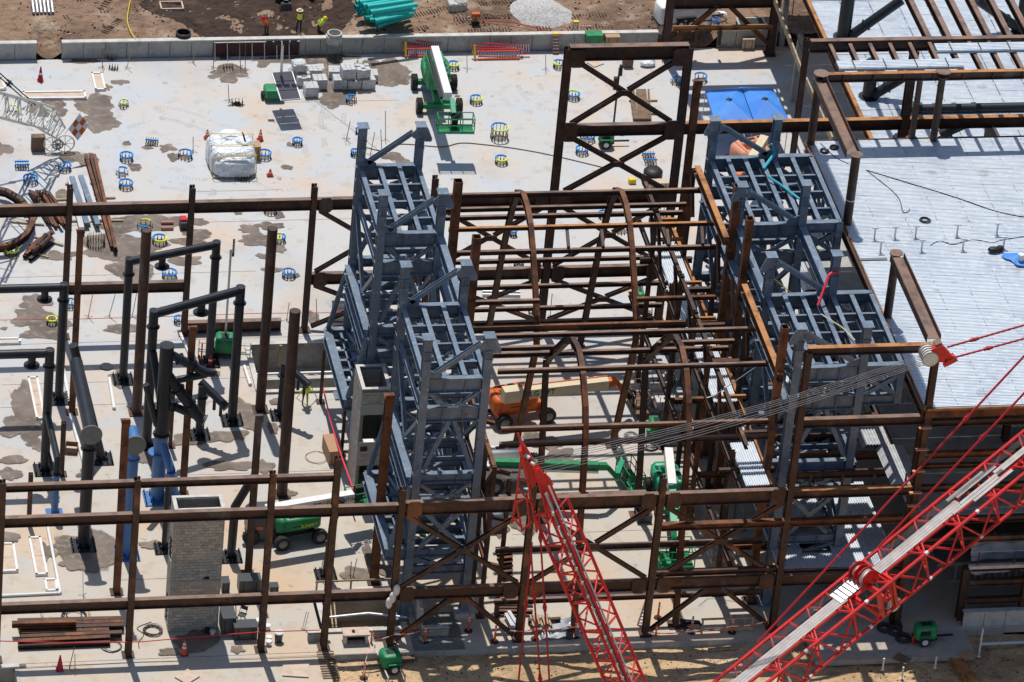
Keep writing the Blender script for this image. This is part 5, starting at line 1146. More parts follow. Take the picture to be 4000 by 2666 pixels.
def basket(T, c, rz, m_='green', W_=2.4, D_=.95, H_=1.1, floor_m=None, box=True):
    c = Vector(c); M = Matrix.Translation(c) @ Matrix.Rotation(rz, 4, 'Z'); P = lambda x, y, z: M @ Vector((x, y, z)); r = .035
    mm = MB(); mm.box((0, 0, .03), (W_, D_, .06), M); mm.box((0, -D_/2, .1), (W_, .03, .18), M); mm.box((0, D_/2, .1), (W_, .03, .18), M); fl_ = wpart(T, mm, 'basket_floor', floor_m or m_)
    mm = MB()
    for z in (H_, H_*.55):
        for (a, b) in (((-W_/2, -D_/2), (W_/2, -D_/2)), ((W_/2, -D_/2), (W_/2, D_/2)), ((W_/2, D_/2), (-W_/2, D_/2)), ((-W_/2, D_/2), (-W_/2, -D_/2))): mm.tube([P(a[0], a[1], z), P(b[0], b[1], z)], r, 6)
    for x in (-W_/2, -W_/6, W_/6, W_/2):
        for y in (-D_/2, D_/2): mm.tube([P(x, y, 0), P(x, y, H_)], r, 6)
    wpart(T, mm, 'basket_rail', m_)
    if box: mm = MB(); mm.box((0, D_/2-.1, H_*.8), (.55, .3, .4), M); mm.box((0, D_/2-.12, H_*.4), (.4, .2, .6), M); wpart(T, mm, 'control_box', 'black')
# 1 big green lift near the back wall
A = g(q(2, 1, 1450, 815)); B = g(q(2, 1, 1497, 1035)); C_ = g(q(2, 1, 1812, 815)); Dd = g(q(2, 1, 1860, 1035))
ce = (A+B+C_+Dd)/4; hd = math.atan2((B-A+Dd-C_).y, (B-A+Dd-C_).x); wl = ((B-A).length+(Dd-C_).length)/2; ww = ((C_-A).length+(Dd-B).length)/2
T = lift('boom_lift', 'big green boom lift with a long white boom on the slab near the back wall', ce, hd, .78, 'green', 'green', wide_=ww, wlen=wl, wr=.52, deckz=.9, body_off=(-wl*.42, 0))
p0 = g(q(2, 1, 1640, 460), 4.0); p1 = g(q(2, 1, 1762, 890), 4.0)
boomseg(T, p0, p1, .62, .52, 'white'); boomseg(T, p0+Vector((-.42, 0, -.1)), p1+Vector((-.42, 0, -.1)), .2, .18, 'black', 'cable_track'); boomseg(T, p0+Vector((-.36, 0, -.4)), p1+Vector((-.1, 0, -.4)), .3, .5, 'green', 'lower_boom')
mm = MB(); mm.tube([p0+Vector((0, -.8, -2.2)), p0+Vector((0, -2.5, -.5))], .18, 10); wpart(T, mm, 'lift_cylinder', 'green')
mm = MB(); mm.box(tuple(p0+Vector((0, -.7, -1.2))), (1.0, 1.4, 2.2)); wpart(T, mm, 'mast_bracket', 'green')
p2 = g(q(2, 1, 1815, 1050), 3.4); boomseg(T, p1+Vector((.25, -.2, -.1)), p2, .36, .3, 'green_teal', 'jib')
bc = g(q(2, 1, 1828, 1200), 2.3); basket(T, tuple(bc), R(-3), 'green'); mm = MB(); mm.bar(p2, bc+Vector((0, .3, .9)), .5, .6); wpart(T, mm, 'rotator', 'black')
for k, (x, y) in enumerate(((1680, 940),)):
    pass
# 2 orange lift under the arches
ce = g(q(3, 3, 60, 690)); T = lift('boom_lift', 'orange boom lift with cream boom lettered JLG LIFT between the arch legs', ce, R(12), .84, 'orange', 'orange', wide_=2.2, wlen=2.9, wr=.5, deckz=.85, body_off=(-.4, 0))
p0 = g(q(2, 3, 2335, 480), 3.0); p1 = g(q(3, 3, 20, 485), 3.0); p2 = g(q(3, 3, 880, 385), 3.0)
p0 = p2+(p1-p2)*1.12
boomseg(T, p0, p1.lerp(p2, .05), .85, .7, 'cream', 'boom_head'); boomseg(T, p0.lerp(p2, .1), p2, .62, .5, 'cream'); boomseg(T, p0.lerp(p2, .12)+Vector((0, .3, .3)), p2+Vector((0, .3, .3)), .1, .08, 'orange', 'hose_rail')
d = (p2-p0).normalized(); text(T, 'JLG LIFT', Matrix.Rotation(-T.rotation_euler.z, 4, 'Z') @ Matrix.Translation(-Vector(T.location)) @ basisM(p0.lerp(p2, .36)+Vector((0, -.27, 0)), d, (0, 0, 1)), .5, 'ink_and_shade', 'boom_lettering')
p3 = g(q(3, 3, 950, 360), 3.0); p4 = g(q(3, 3, 1000, 440), 2.2); p5 = g(q(3, 3, 1085, 520), 1.3)
boomseg(T, p2, p3, .45, .4, 'orange', 'boom_nose'); boomseg(T, p3, p4, .3, .26, 'orange', 'jib'); boomseg(T, p4, p5, .3, .26, 'black', 'jib_end'); basket(T, tuple(g(q(3, 3, 1150, 580), .35)), R(95), 'wood_dark', 2.3, .95, 1.1, 'wood_dark')
# 3 green boom with pale grey lettered body
ce = g(q(2, 3, 2250, 1340)); T = lift('boom_lift', 'pale grey bodied lift lettered Genie with a long green boom reaching right', g(q(3, 3, 10, 1290)), R(3), 1.0, 'white', 'white', wide_=2.4, wlen=3.0, wr=.55, body_off=(-.8, 0))
p0 = g(q(2, 3, 2150, 1120), 2.9); p2 = g(q(3, 3, 790, 1150), 2.9); boomseg(T, p0, p2, .5, .42, 'green'); boomseg(T, p0+Vector((0, -.28, -.22)), p2+Vector((0, -.28, -.22)), .16, .14, 'alu', 'cable_track')
p3 = g(q(3, 3, 870, 1150), 2.8); p4 = g(q(3, 3, 960, 1250), 1.7); boomseg(T, p2, p3, .4, .34, 'green', 'boom_nose'); boomseg(T, p3, p4, .28, .26, 'green', 'jib'); boomseg(T, p4, g(q(3, 3, 1010, 1110), 1.6), .3, .3, 'green_teal', 'jib_end')
basket(T, tuple(g(q(3, 3, 1080, 1290), .5)), R(100), 'green', 2.3, .95, 1.15)
text(T, 'Genie', Matrix.Rotation(-T.rotation_euler.z, 4, 'Z') @ Matrix.Translation(-Vector(T.location)) @ basisM(Vector((g(q(3, 3, 10, 1290)).x-.6, g(q(3, 3, 10, 1290)).y-1.24, 1.6)), (1, 0, 0), (0, 0, 1)), .5, 'ink_and_shade', 'body_lettering')
# 4 teal lift facing the viewer under the front frame
A = g(q(3, 4, 1390, 55)); ce = g(q(3, 3, 1430, 1480)); T = lift('boom_lift', 'teal green boom lift facing the viewer with basket below the rusty front beam', ce, R(-88), .72, 'green_teal', 'green_teal', wide_=1.9, wlen=2.8, wr=.42, body_off=(-.6, 0))
p0 = g(q(3, 3, 1435, 1010), 3.4); p1 = g(q(3, 3, 1470, 1340), 3.3); boomseg(T, p0, p1, .55, .5, 'white'); p2 = g(q(3, 4, 1485, 110), 2.6); boomseg(T, p1, p2, .45, .42, 'green_teal', 'boom_tip'); p3 = g(q(3, 4, 1490, 290), 1.8); boomseg(T, p2, p3, .34, .3, 'green', 'jib')
basket(T, tuple(g(q(3, 4, 1490, 455), .6)), R(-2), 'green', 2.1, 1.6, 1.2)
# 5 lettered white boom with green body, lower left
ce = g(q(2, 4, 350, 230)); T = lift('boom_lift', 'bright green lift with white lettered boom reaching up towards the block shaft', ce, R(14), .8, 'black', 'green', chas='black', wide_=2.0, wlen=2.4, wr=.46, deckz=.75, body_off=(.2, .1), brz=R(-2))
p0 = g(q(2, 3, 90, 1560), 3.1); p1 = g(q(2, 3, 890, 1425), 3.1); boomseg(T, p0, p1, .62, .5, 'white')
d = (p1-p0).normalized(); L0 = Matrix.Rotation(-T.rotation_euler.z, 4, 'Z') @ Matrix.Translation(-Vector(T.location))
text(T, 'JLG LIFT', L0 @ basisM(p0.lerp(p1, .24)+Vector((0, -.27, 0)), d, (0, 0, 1)), .42, 'ink_and_shade', 'boom_lettering'); text(T, 'SUNBELT RENTALS', L0 @ basisM(p0.lerp(p1, .80)+Vector((0, -.27, 0)), d, (0, 0, 1)), .34, 'ink_and_shade', 'boom_lettering')
mm = MB(); mm.bar(p0.lerp(p1, .32)+Vector((0, -.265, -.1)), p0.lerp(p1, .62)+Vector((0, -.265, .02)), .14, .02); wpart(T, mm, 'boom_stripe', 'green'); mm = MB(); mm.lathe((0, 0, 0), [(.12, 0), (.12, .01)], 12, Matrix.Translation(p0.lerp(p1, .66)+Vector((0, -.26, .03))) @ Matrix.Rotation(R(90), 4, 'X')); wpart(T, mm, 'logo_disc', 'yellow')
text(T, 'SUNBELT', basisM((.5, -.97, 1.35), (1, 0, 0), (0, 0, 1)), .26, 'yellow', 'body_lettering')
basket(T, tuple(g(q(2, 3, 960, 1500), 1.8)), R(15), 'green', 1.8, .9, 1.1)
mm = MB(); mm.bar(p1, g(q(2, 3, 945, 1440), 2.6), .3, .3); wpart(T, mm, 'jib', 'black')
T = thing('scissor_lift', 'black machine with an orange mark behind the first front column, left of the green lift', 'machine', tuple(g(q(2, 4, 50, 190))))
c = g(q(2, 4, 50, 200)); mm = MB(); rbox(mm, (c.x, c.y, 1.0), (1.9, 2.0, 1.5), .25); mm.build('hood', 'gang', T); mm = MB()
for sx in (-1, 1): mm.wheel((c.x+sx*.8, c.y-1.0, .5), .5, .35, 'y', 14)
mm.build('wheels', 'tyre', T); mm = MB(); mm.box((c.x-.3, c.y-1.02, 1.1), (.35, .03, .2)); mm.build('decal', 'orange', T)
# 6 salmon lift behind the right tower
ce = g(q(4, 1, -40, 1560)); ce = g((2945, 655)); T = lift('boom_lift', 'faded salmon boom lift with cream boom parked behind the right tower', ce, R(20), .85, 'salmon', 'salmon', wide_=2.0, wlen=2.6, wr=.45)
p0 = g((2985, 545), 3.2); p1 = g((2915, 660), 3.2); boomseg(T, p0, p1, .6, .55, 'cream'); boomseg(T, p1, g((2880, 690), 3.0), .4, .4, 'orange', 'boom_nose')
# ================================================================ TRAILERS AND GENERATORS
def genset(label, c, rz, l, w, h, m_='green', legs=True, mast=None, dirn=1, wheels=2, name='generator_trailer', cat='generator', z0=0, lamps=True, txt=None):
    T = thing(name, label, cat, (c.x, c.y, z0), rz); b = lambda mm, n, mt, sm=False: mm.build(n, mt, T, world=False, smooth=sm)
    mm = MB(); rbox(mm, (0, 0, .45+h/2), (l, w, h), .14); b(mm, 'hood', m_, True)
    mm = MB(); mm.box((0, 0, .38), (l*1.02, w*.9, .14)); mm.box((l*.5+.5, 0, .36), (1.2, .1, .1)); b(mm, 'chassis', 'black')
    mm = MB(); mm.box((-l*.1, -w/2-.005, .45+h*.55), (l*.5, .02, h*.35)); mm.box((0, 0, .45+h+.005), (l*.5, w*.4, .02)); b(mm, 'door_panel', 'black' if m_ != 'white' else 'alu')
    for sy in (-1, 1):
        for k in range(wheels//2+wheels % 2):
            wv = MB(); wv.wheel((-.1*l+.75*k*(1 if wheels > 2 else 0), sy*(w/2+.05), .34), .34, .2, 'y', 16, False); o = b(wv, 'wheel', 'tyre')
            r_ = MB(); r_.lathe((0, 0, 0), [(.19, 0), (.17, .05)], 10, Matrix.Translation((-.1*l+.75*k*(1 if wheels > 2 else 0), sy*(w/2+.13), .34)) @ Matrix.Rotation(R(-90*sy), 4, 'X')); r_.build('rim', 'white', o, world=False)
            f = MB(); f.box((-.1*l+.75*k*(1 if wheels > 2 else 0), sy*(w/2+.05), .74), (.75, .28, .05)); b(f, 'mudguard', m_ if m_ != 'white' else 'black')
    if legs:
        mm = MB()
        for sx, sy in ((1, 1), (1, -1), (-1, 1), (-1, -1)):
            mm.box((sx*l*.42, sy*(w/2+.5), .42), (.07, 1.0, .07)); mm.box((sx*l*.42, sy*(w/2+1.0), .3), (.06, .06, .7)); mm.box((sx*l*.42, sy*(w/2+1.0), .02), (.2, .2, .04))
        b(mm, 'outrigger', 'alu')
    if mast:
        mm = MB(); mm.box((l*.2, 0, .45+h+mast/2), (.14, .14, mast)); b(mm, 'mast', 'alu')
        if lamps:
            for k in range(4):
                lm = MB(); lm.box(((k-1.5)*.42+l*.2, -.15, .45+h+mast+.1), (.34, .14, .3)); o = b(lm, 'lamp', 'black')
    if txt:
        text(T, txt, basisM((l*.12, -w/2-.02, .45+h*.3), (1, 0, 0), (0, 0, 1)), .16, 'yellow')
    return T
genset('green light tower trailer with spread outriggers on the sand at the front', g(q(2, 4, 1225, 1440), -.4), R(186), 1.15, 1.1, .75, 'green', z0=-.4, txt=None)
genset('green generator trailer standing in the shade by tyres at lower right', g(q(4, 4, 1430, 1195)), R(4), 1.3, .85, .85, 'green', legs=False, txt='SUNBELT')
genset('green light tower with tall folded lamp mast in front of the trench', g(q(1, 3, 2060, 120)), R(80), 1.2, 1.2, .9, 'green', mast=6.2)
genset('small green generator with tow bar seen through the tall portal', g(q(3, 1, 860, 1340)), R(0), .95, .8, .75, 'green', legs=False)
genset('small green telehandler-like machine beyond the purlins at the right', g(q(3, 2, 1160, 1240)), R(84), 1.4, .5, .8, 'green', legs=False, wheels=2)
genset('green roofed light machine beside the large footing', g(q(3, 3, 1310, 880)), R(86), 1.2, .8, .8, 'green', legs=False)
genset('long white generator trailer on twin axles behind the wall', g(q(3, 1, 1560, 215), 1.25), R(9), 3.9, 1.35, 1.3, 'white', legs=False, wheels=4, z0=1.25, cat='generator')
# solar light tower
c = g(q(2, 1, 215, 960)); T = thing('solar_light_tower', 'solar light tower trailer with dark tilted panels and a tall lamp mast', 'light tower', (c.x, c.y, 0))
A = [q(2, 1, 145, 672), q(2, 1, 330, 658), q(2, 1, 412, 912), q(2, 1, 230, 925)]; zt_ = 2.2
P = [g(A[0], 2.4), g(A[1], 2.4), g(A[2], 1.9), g(A[3], 1.9)]
for i in range(3):
    a, b = i/3+.01, (i+1)/3-.01; mm = MB(); mm.plate([P[0].lerp(P[3], a), P[1].lerp(P[2], a), P[1].lerp(P[2], b), P[0].lerp(P[3], b)], .05, (0, .1, 1)); o = mm.build('solar_panel', 'panel_dark', T)
mm = MB(); 
for a, b in zip(P, P[1:]+P[:1]): mm.tube([a, b], .05, 6)
mm.build('panel_frame', 'alu', T)
c0 = g(q(2, 1, 190, 920)); mm = MB(); rbox(mm, (c.x-.3, c.y+.8, .6), (1.3, 1.1, .6), .12); mm.build('hood', 'green', T); mm = MB()
for sx in (-1, 1): mm.wheel((c.x-.3+sx*.75, c.y+.8, .28), .28, .18, 'x', 14, False)
mm.build('wheels', 'tyre', T); mm = MB(); mt = py(q(2, 1, 245, 400), P[0].y-.3); mb_ = py(q(2, 1, 235, 690), P[0].y-.3); mm.tube([(mb_.x, mb_.y, 1.0), mt], .09, 8); mm.build('mast', 'alu', T)
for k in range(4): mm = MB(); mm.box((mt.x-.9+.55*k, mt.y, mt.z+.1), (.42, .2, .36)); mm.build('lamp', 'black', T)
# ================================================================ PALLETS
PT = None; tbl = {}
def pallet(label, c, kind, rz=0, z0=0):
    T = thing('wrapped_pallet', label, 'pallet', (c.x, c.y, z0), rz, 'wrapped pallets of blocks near the back wall'); T.scale = (.78, .78, .62)
    mm = MB()
    for k in range(6): mm.box((-.5+.2*k, 0, .13), (.14, 1.15, .025))
    for k in (-1, 0, 1): mm.box((0, k*.5, .06), (1.15, .1, .11))
    mm.build('pallet_base', 'wood', T, world=False)
    h = {'tall': 1.15, 'low': .85, 'bag': .95, 'open': 1.05}[kind]
    mm = MB()
    if kind == 'bag': rbox(mm, (0, 0, .15+h/2), (1.2, 1.15, h), .22)
    else:
        nx, ny, nz = 3, 3, 5
        for i in range(nx):
            for j in range(ny):
                if kind == 'open' and (i+j) % 2: continue
                mm.box((-.4+.4*i, -.37+.37*j, .15+h/2), (.375, .35, h))
        mm.box((0, 0, .15+h*.45), (1.14, 1.06, h*.88))
    tag(mm.build('block_load', 'bag', T, world=False), kind='stuff')
    mm = MB()
    for k in range(3): mm.box((0, 0, .3+h*.3*k), (1.2, 1.13, .03))
    mm.build('wrap_band', 'white_wrap', T, world=False); return T
PL = [((395, 640), 'bag', 'bulging wrapped pallet topmost at the back of the left pallet cluster', 1), ((535, 690), 'low', 'low wrapped pallet at the back right of the left cluster', 0), ((430, 770), 'open', 'wrapped pallet just below the bulging one', 0), ((580, 800), 'tall', 'square grid-topped pallet at the right end of the left cluster', 0), ((500, 870), 'tall', 'frontmost wrapped pallet of the left cluster, standing alone', 0), ((365, 700), 'bag', 'wrapped pallet hidden beneath the bulging one', 0),
      ((725, 700), 'low', 'rounded wrapped pallet at the back left of the right cluster', 0), ((840, 705), 'tall', 'tall pallet stacked centrally on the right cluster', 1), ((975, 700), 'open', 'dark-topped pallet stacked high on the right of the right cluster', 1), ((765, 800), 'tall', 'wrapped pallet at the front left of the right cluster', 0), ((890, 800), 'open', 'gapped wrapped pallet in the front middle of the right cluster', 0), ((1020, 800), 'tall', 'wrapped pallet at the front right of the right cluster', 0), ((1050, 730), 'low', 'grid-topped wrapped pallet at the back right of the right cluster', 0), ((905, 735), 'low', 'wrapped pallet wedged between the two stacked ones', 0)]
for (p, kd, lab, up_) in PL: pallet(lab, g(q(2, 1, p[0]+0, p[1]+5), .78*up_), kd, R(rnd.uniform(-8, 6)), .80*up_)
# ================================================================ BIG WRAPPED BUNDLE AND BOXES
c = g(q(1, 1, 2120, 1520)); T = thing('wrapped_bundle', 'large white plastic wrapped bundle of rolls tied with yellow straps', 'bundle', (c.x, c.y, 0))
W1 = g(q(1, 1, 1920, 1500)).x; W2 = g(q(1, 1, 2330, 1500)).x; w = W2-W1
mm = MB()
for (x, y, z, rx, ry, rz_) in ((0, -.2, .95, w*.5, 1.5, .95), (-w*.27, .5, 1.0, w*.26, 1.3, .95), (w*.27, .3, 1.15, w*.24, 1.2, 1.0), (0, .9, 1.35, w*.34, 1.0, .75), (w*.02, -.9, .8, w*.46, 1.1, .75)):
    rbox(mm, (c.x+x, c.y+y, z), (2*rx, 2*ry*.8, rz_*1.7), .45)
mm.build('plastic_wrap', 'white_wrap', T, smooth=True)
for k in range(3): mm = MB(); mm.tube([(c.x-w*.5, c.y-1.5+1.0*k, .25), (c.x-w*.48, c.y-1.5+1.0*k, 1.55+.3*k), (c.x+w*.48, c.y-1.5+1.0*k, 1.65+.2*k), (c.x+w*.5, c.y-1.5+1.0*k, .25)], .025, 5); mm.build('strap', 'yellow', T)
mm = MB(); 
for k in range(5): mm.box((c.x, c.y-1.6+.8*k, .08), (w*.95, .14, .14))
mm.build('timber_bearer', 'wood', T)
def crate(label, p, l, w, h, m_='cardboard', rz=0, z0=0, name='cardboard_box', cat='box', lid=None):
    c = g(p, z0); T = thing(name, label, cat, (c.x, c.y, z0), rz)
    mm = MB(); mm.box((0, 0, h/2+.05), (l, w, h-.02)); mm.build('carton' if 'box' in name else 'body', m_, T, world=False)
    mm = MB(); mm.box((0, 0, .03), (l*.96, w*.96, .05)); mm.build('skid', 'wood', T, world=False)
    mm = MB(); mm.box((0, 0, h+.045), (l+.02, w+.02, .03)); mm.build('lid', lid or m_, T, world=False)
    for s_ in (-.3, .3): mm = MB(); mm.box((l*s_, -w/2-.012, h*.5), (.06, .012, h*.8)); mm.build('strap', 'black' if m_ == 'gang' else 'wood_dark', T, world=False)
    return T
crate('brown cardboard box standing right of the white wrapped bundle', q(1, 1, 2330, 1450), .75, .8, 1.0)
crate('tall brown cardboard box on the sandy slab left of the rear block shaft', q(2, 3, 695, 1060), .8, 1.9, .95, rz=R(4))
crate('dark gang box with closed lid right of the front block shaft, uppermost', q(1, 4, 2285, 715), 1.3, .8, .85, 'gang', name='tool_chest', cat='tool chest')
crate('small dark gang box close behind the right side of the front shaft', q(1, 4, 2065, 720), .45, .7, .7, 'gang', name='tool_chest', cat='tool chest')
crate('upright dark gang box at the right foot of the front shaft', q(1, 4, 2085, 1080), .8, 1.2, 1.15, 'gang', name='tool_chest', cat='tool chest')
crate('low wide dark gang box beside the folding chair', q(1, 4, 2245, 1150), 1.35, .8, .9, 'gang', name='tool_chest', cat='tool chest')
crate('dark site box behind the second rusty front column', q(2, 4, 160, 740), .5, .5, .5, 'gang', name='tool_chest', cat='tool chest')
crate('bright green job box behind the wall next to the leaning ladders', q(3, 1, 745, 400), 1.15, .7, .75, 'green', name='tool_chest', cat='tool chest', z0=.6)
crate('flat tan storage box right of the green job box', q(3, 1, 915, 400), 1.0, .6, .6, 'cardboard', name='storage_box', z0=.6)
crate('brown plywood box lid leaning flat on the right wall piece', q(3, 1, 2165, 450), .85, .2, .75, 'ply', name='plywood_sheet', cat='plywood')
crate('pinkish timber platform beside the black tank under the braces', q(3, 2, 1350, 145), 1.3, .6, .35, 'ply', name='platform', cat='platform')
# open crate of offcuts
c = g(q(1, 3, 655, 1010)); T = thing('open_crate', 'small open wooden crate of offcuts left of the disc-ended pipe frame', 'crate', (c.x, c.y, 0), R(-12)); T.scale = (.72, .72, .72)
for (x, y, a, b) in ((-.5, 0, .05, 1.0), (.5, 0, .05, 1.0), (0, -.5, 1.0, .05), (0, .5, 1.0, .05)): mm = MB(); mm.box((x, y, .32), (a, b, .6)); mm.build('side_panel', 'wood_dark', T, world=False)
mm = MB(); mm.box((0, 0, .15), (.92, .92, .2)); mm.build('offcuts', 'ply', T, world=False)
# ================================================================ ANCHOR BOLT RINGS
mat('grout', (.24, .20, .165), .85, n=(3, 6, (.13, .11, .09), .45, .6))
def ring_proto(n, r, h):
    m = MB(); m.tube([(0, 0, 0), (0, 0, h)], .02, 5); m.tube([(0, 0, .02), (0, 0, .17)], .038, 6); return m.mesh('anchor_bolt', 'bolt')
BOLT = ring_proto(0, 0, .5)
def arc_tube(r, a0, a1, z, t=.06):
    m = MB(); k = max(4, int((a1-a0)/.35)); m.tube([(r*math.cos(a0+(a1-a0)*i/k), r*math.sin(a0+(a1-a0)*i/k), z) for i in range(k+1)], t, 8); return m
def bolts(label, p, dia, style, n=11, h=.5):
    h *= .72; c = g(p); r = dia/2/62.0/2.352; T = thing('anchor_bolt_ring', label, 'anchor bolts', (c.x, c.y, 0), rnd.uniform(-.3, .3), 'foam capped anchor bolt groups on the slab')
    pts = [(r*math.cos(2*math.pi*k/n), r*math.sin(2*math.pi*k/n)) for k in range(n)] if 'row' not in style else [(-r+2*r*k/(n//2-1), s*r*.5) for k in range(n//2) for s in (-1, 1)]
    sc = h/.5
    for (x, y) in pts:
        o = bpy.data.objects.new('anchor_bolt', BOLT); COL.objects.link(o); o.parent = T; o.location = (x, y, 0); o.scale = (1, 1, sc)
    z = h+.02; pi = math.pi
    if 'row' in style:
        for i, s in enumerate((-1, 1)):
            ch = style[3+i] if len(style) > 3+i else '-'
            if ch in 'by': mm = MB(); mm.tube([(-r-.05, s*r*.5, z), (r+.05, s*r*.5, z)], .06, 8); mm.build('foam_tube', 'foam_blue' if ch == 'b' else 'foam_yellow', T, world=False, smooth=True)
    else:
        L_ = len(style); gap = .25
        for i, ch in enumerate(style):
            if ch not in 'by': continue
            a0 = 2*pi*i/L_+gap*.4+.5; a1 = 2*pi*(i+1)/L_-gap*.2+.5; arc_tube(r, a0, a1, z).build('foam_tube', 'foam_blue' if ch == 'b' else 'foam_yellow', T, world=False, smooth=True)
    mm = MB(); k = 20; mm.add([(0, 0, .012)]+[(r*.86*math.cos(2*pi*i/k), r*.86*math.sin(2*pi*i/k), .012) for i in range(k)], [(0, 1+i, 1+(i+1) % k) for i in range(k)]); mm.build('grout_pad', 'grout', T, world=False)
    return T
RB = [
 ('blue foam ring with a stray bar, right of the round water patch', q(1, 1, 1160, 1470), 120, 'bb'), ('blue ring with one loose foam end left of the wrapped bundle', q(1, 1, 1700, 1450), 130, 'b-b'), ('two-row bolt group with blue foam beyond the paired water patches', q(1, 1, 1395, 1320), 110, 'rowb-', 12), ('yellow clasped bolt group below the flat white form', q(1, 1, 1135, 980), 90, 'y-y-', 8),
 ('bare bolt group nearest the left end of the long wall', q(1, 1, 1025, 545), 80, 'row--', 6), ('bare bolt group on the slab just in front of the wall, left', q(1, 1, 1042, 640), 80, 'row--', 8), ('bare bolts above the white coil in a water patch', q(1, 1, 2095, 640), 85, 'row--', 8), ('bare bolt group left of a grey coil of wire', q(1, 1, 2180, 960), 100, 'row--', 8), ('bare bolts beneath the dark form panel of the wall', q(1, 1, 2060, 535), 90, 'row--', 6),
 ('yellow tipped bolts behind the white crane jib', q(1, 1, 120, 1040), 110, 'y--y', 8), ('two blue strips of bolts in the left corner by the long beam', q(1, 1, 200, 1545), 120, 'rowbb', 12), ('blue ring split in two beside the jib shadow', q(1, 1, 590, 1560), 120, 'b-bb'), ('blue ring at the far left under the jib', q(1, 2, 280, 110), 130, 'bbb'), ('ring of two blue half tubes on the open slab', q(1, 2, 1155, 155), 125, 'bb'), ('pair of blue capped bolt rows with a dark stain', q(1, 2, 1120, 40), 110, 'b-b-', 6),
 ('tall dense ring of bare bolts beside the long rusty bars', q(1, 2, 880, 690), 165, '--', 20, 1.0), ('yellow foam ring beside the curved rusty beams', q(1, 2, 105, 770), 125, 'yy'), ('yellow and blue ring above the open brown pipe column', q(1, 2, 1330, 530), 140, 'y-b-', 9), ('half blue half yellow ring right of the open brown pipe column', q(1, 2, 1465, 665), 130, 'by'), ('all blue ring with a white bar below the long black crossbar', q(1, 2, 1555, 980), 130, 'bb'), ('blue ring beside the slender rust column', q(1, 2, 640, 1250), 110, 'bbb-'), ('yellow half ring behind the left black pipe leg', q(1, 2, 475, 1410), 90, 'yy'), ('blue stubs at the foot of the back frame column', q(1, 2, 1640, 1400), 80, 'bb-'),
 ('blue and yellow ring under the back beam, left of the braced bay', q(2, 2, 130, 385), 115, 'by'), ('yellow ring behind the second brown pipe column', q(2, 2, 215, 650), 105, 'yyb'), ('oval blue ring on the bright slab right of the pipe column', q(2, 2, 298, 975), 115, 'bbb'),
 ('bare bolt group in front of the wrapped bundle', q(1, 2, 2230, 85), 130, 'row--', 12),
 ('small blue ring left of the left tower top', q(2, 1, 378, 1330), 90, 'bb'), ('blue ring behind the cardboard box', q(2, 1, 75, 1450), 125, 'bb'), ('blue foam peeping out behind the first tower post', q(2, 1, 905, 1430), 70, 'bb'), ('single blue foam stub beside the tower top', q(2, 1, 935, 1230), 40, 'b-', 6), ('dark blue ring beside the orange coil', q(2, 1, 875, 940), 100, 'bb-'), ('yellow and blue ring right behind the big green lift', q(2, 1, 1812, 630), 105, 'by'), ('blue and yellow ring right of the big green lift wheels', q(2, 1, 2020, 945), 115, 'by'), ('tall yellow and blue ring of long bolts', q(2, 1, 2232, 1270), 165, 'by', 14, 1.15), ('blue and yellow ring below the tall long bolt ring', q(2, 1, 2252, 1500), 115, 'by'),
 ('blue and yellow ring crossed by the portal left column top', q(3, 1, 430, 620), 110, 'byb'), ('yellow and blue ring halfway down the portal left column', q(3, 1, 560, 905), 120, 'yb'), ('yellow ring left of the small green generator', q(3, 1, 690, 1290), 140, 'y-bb'), ('blue ring below the small green generator', q(3, 1, 640, 1410), 115, 'bbb'), ('white bolt row capped blue, upper of the pair', q(3, 1, 1250, 1445), 105, 'rowb-', 10), ('white bolt row capped blue, lower of the pair', q(3, 1, 1270, 1500), 105, 'rowb-', 10), ('blue foam strips beside the hose coils at the back', q(3, 1, 1430, 570), 110, 'b-b'), ('blue capped bolts with dark base right of the portal', q(3, 1, 1510, 770), 110, 'b-b', 8),('blue foam strips in front of the tall thin back post', q(3, 1, 1730, 740), 120, 'b-b', 8),
 ('blue bolts seen between the first purlins', q(2, 2, 2225, 300), 100, 'b--', 10), ('blue half ring beside the first arch leg', q(3, 2, 10, 600), 60, 'bb'), ('blue ring beside the second arch top', q(3, 2, 835, 430), 80, 'bb'), ('bare wide ring of bolts seen inside the second arch', q(3, 2, 1000, 560), 130, '--', 12), ('tall bare bolts with yellow fleck right of the second arch', q(3, 2, 1375, 440), 110, '--', 10, 1.0), ('blue half ring above the second back beam', q(3, 2, 62, 880), 90, 'bb-'), ('blue strips beside the lower brace', q(3, 2, 190, 1315), 70, 'rowbb', 6), ('bare bolts in front of the back braces', q(3, 2, 1240, 1300), 90, 'row--', 6)]
for t in RB: bolts(*t)
# ================================================================ CONES AND DELINEATORS
def cone(label, p, z0=0, col_='cone', h=.9, bands=2):
    c = g(p, z0); T = thing('traffic_cone', label, 'traffic cone', (c.x, c.y, z0))
    mm = MB(); mm.box((0, 0, .03), (.42, .42, .05)); mm.build('base', col_ if col_ != 'cone' else 'black', T, world=False)
    mm = MB(); mm.lathe((0, 0, .05), [(.2, 0), (.04, h)], 14); mm.build('cone_body', col_, T, world=False, smooth=True)
    for k in range(bands):
        a = .45+.25*k; r0 = .2-.16*a; mm = MB(); mm.lathe((0, 0, .05), [(r0+.004, h*a), (r0-.16*.13+.004, h*(a+.13))], 14); mm.build('band', 'reflect', T, world=False)
cone('orange cone with white bands on wet concrete in front of the block shaft', q(1, 4, 1690, 1310), 0, 'cone', .92)
cone('plain dark red cone at the bottom left of the slab', q(1, 4, 548, 1450), 0, 'cone_red', .95, 0)
cone('tall dark red marker cone on the slab at the upper left', q(1, 1, 370, 745), 0, 'cone_red', 1.05, 1)
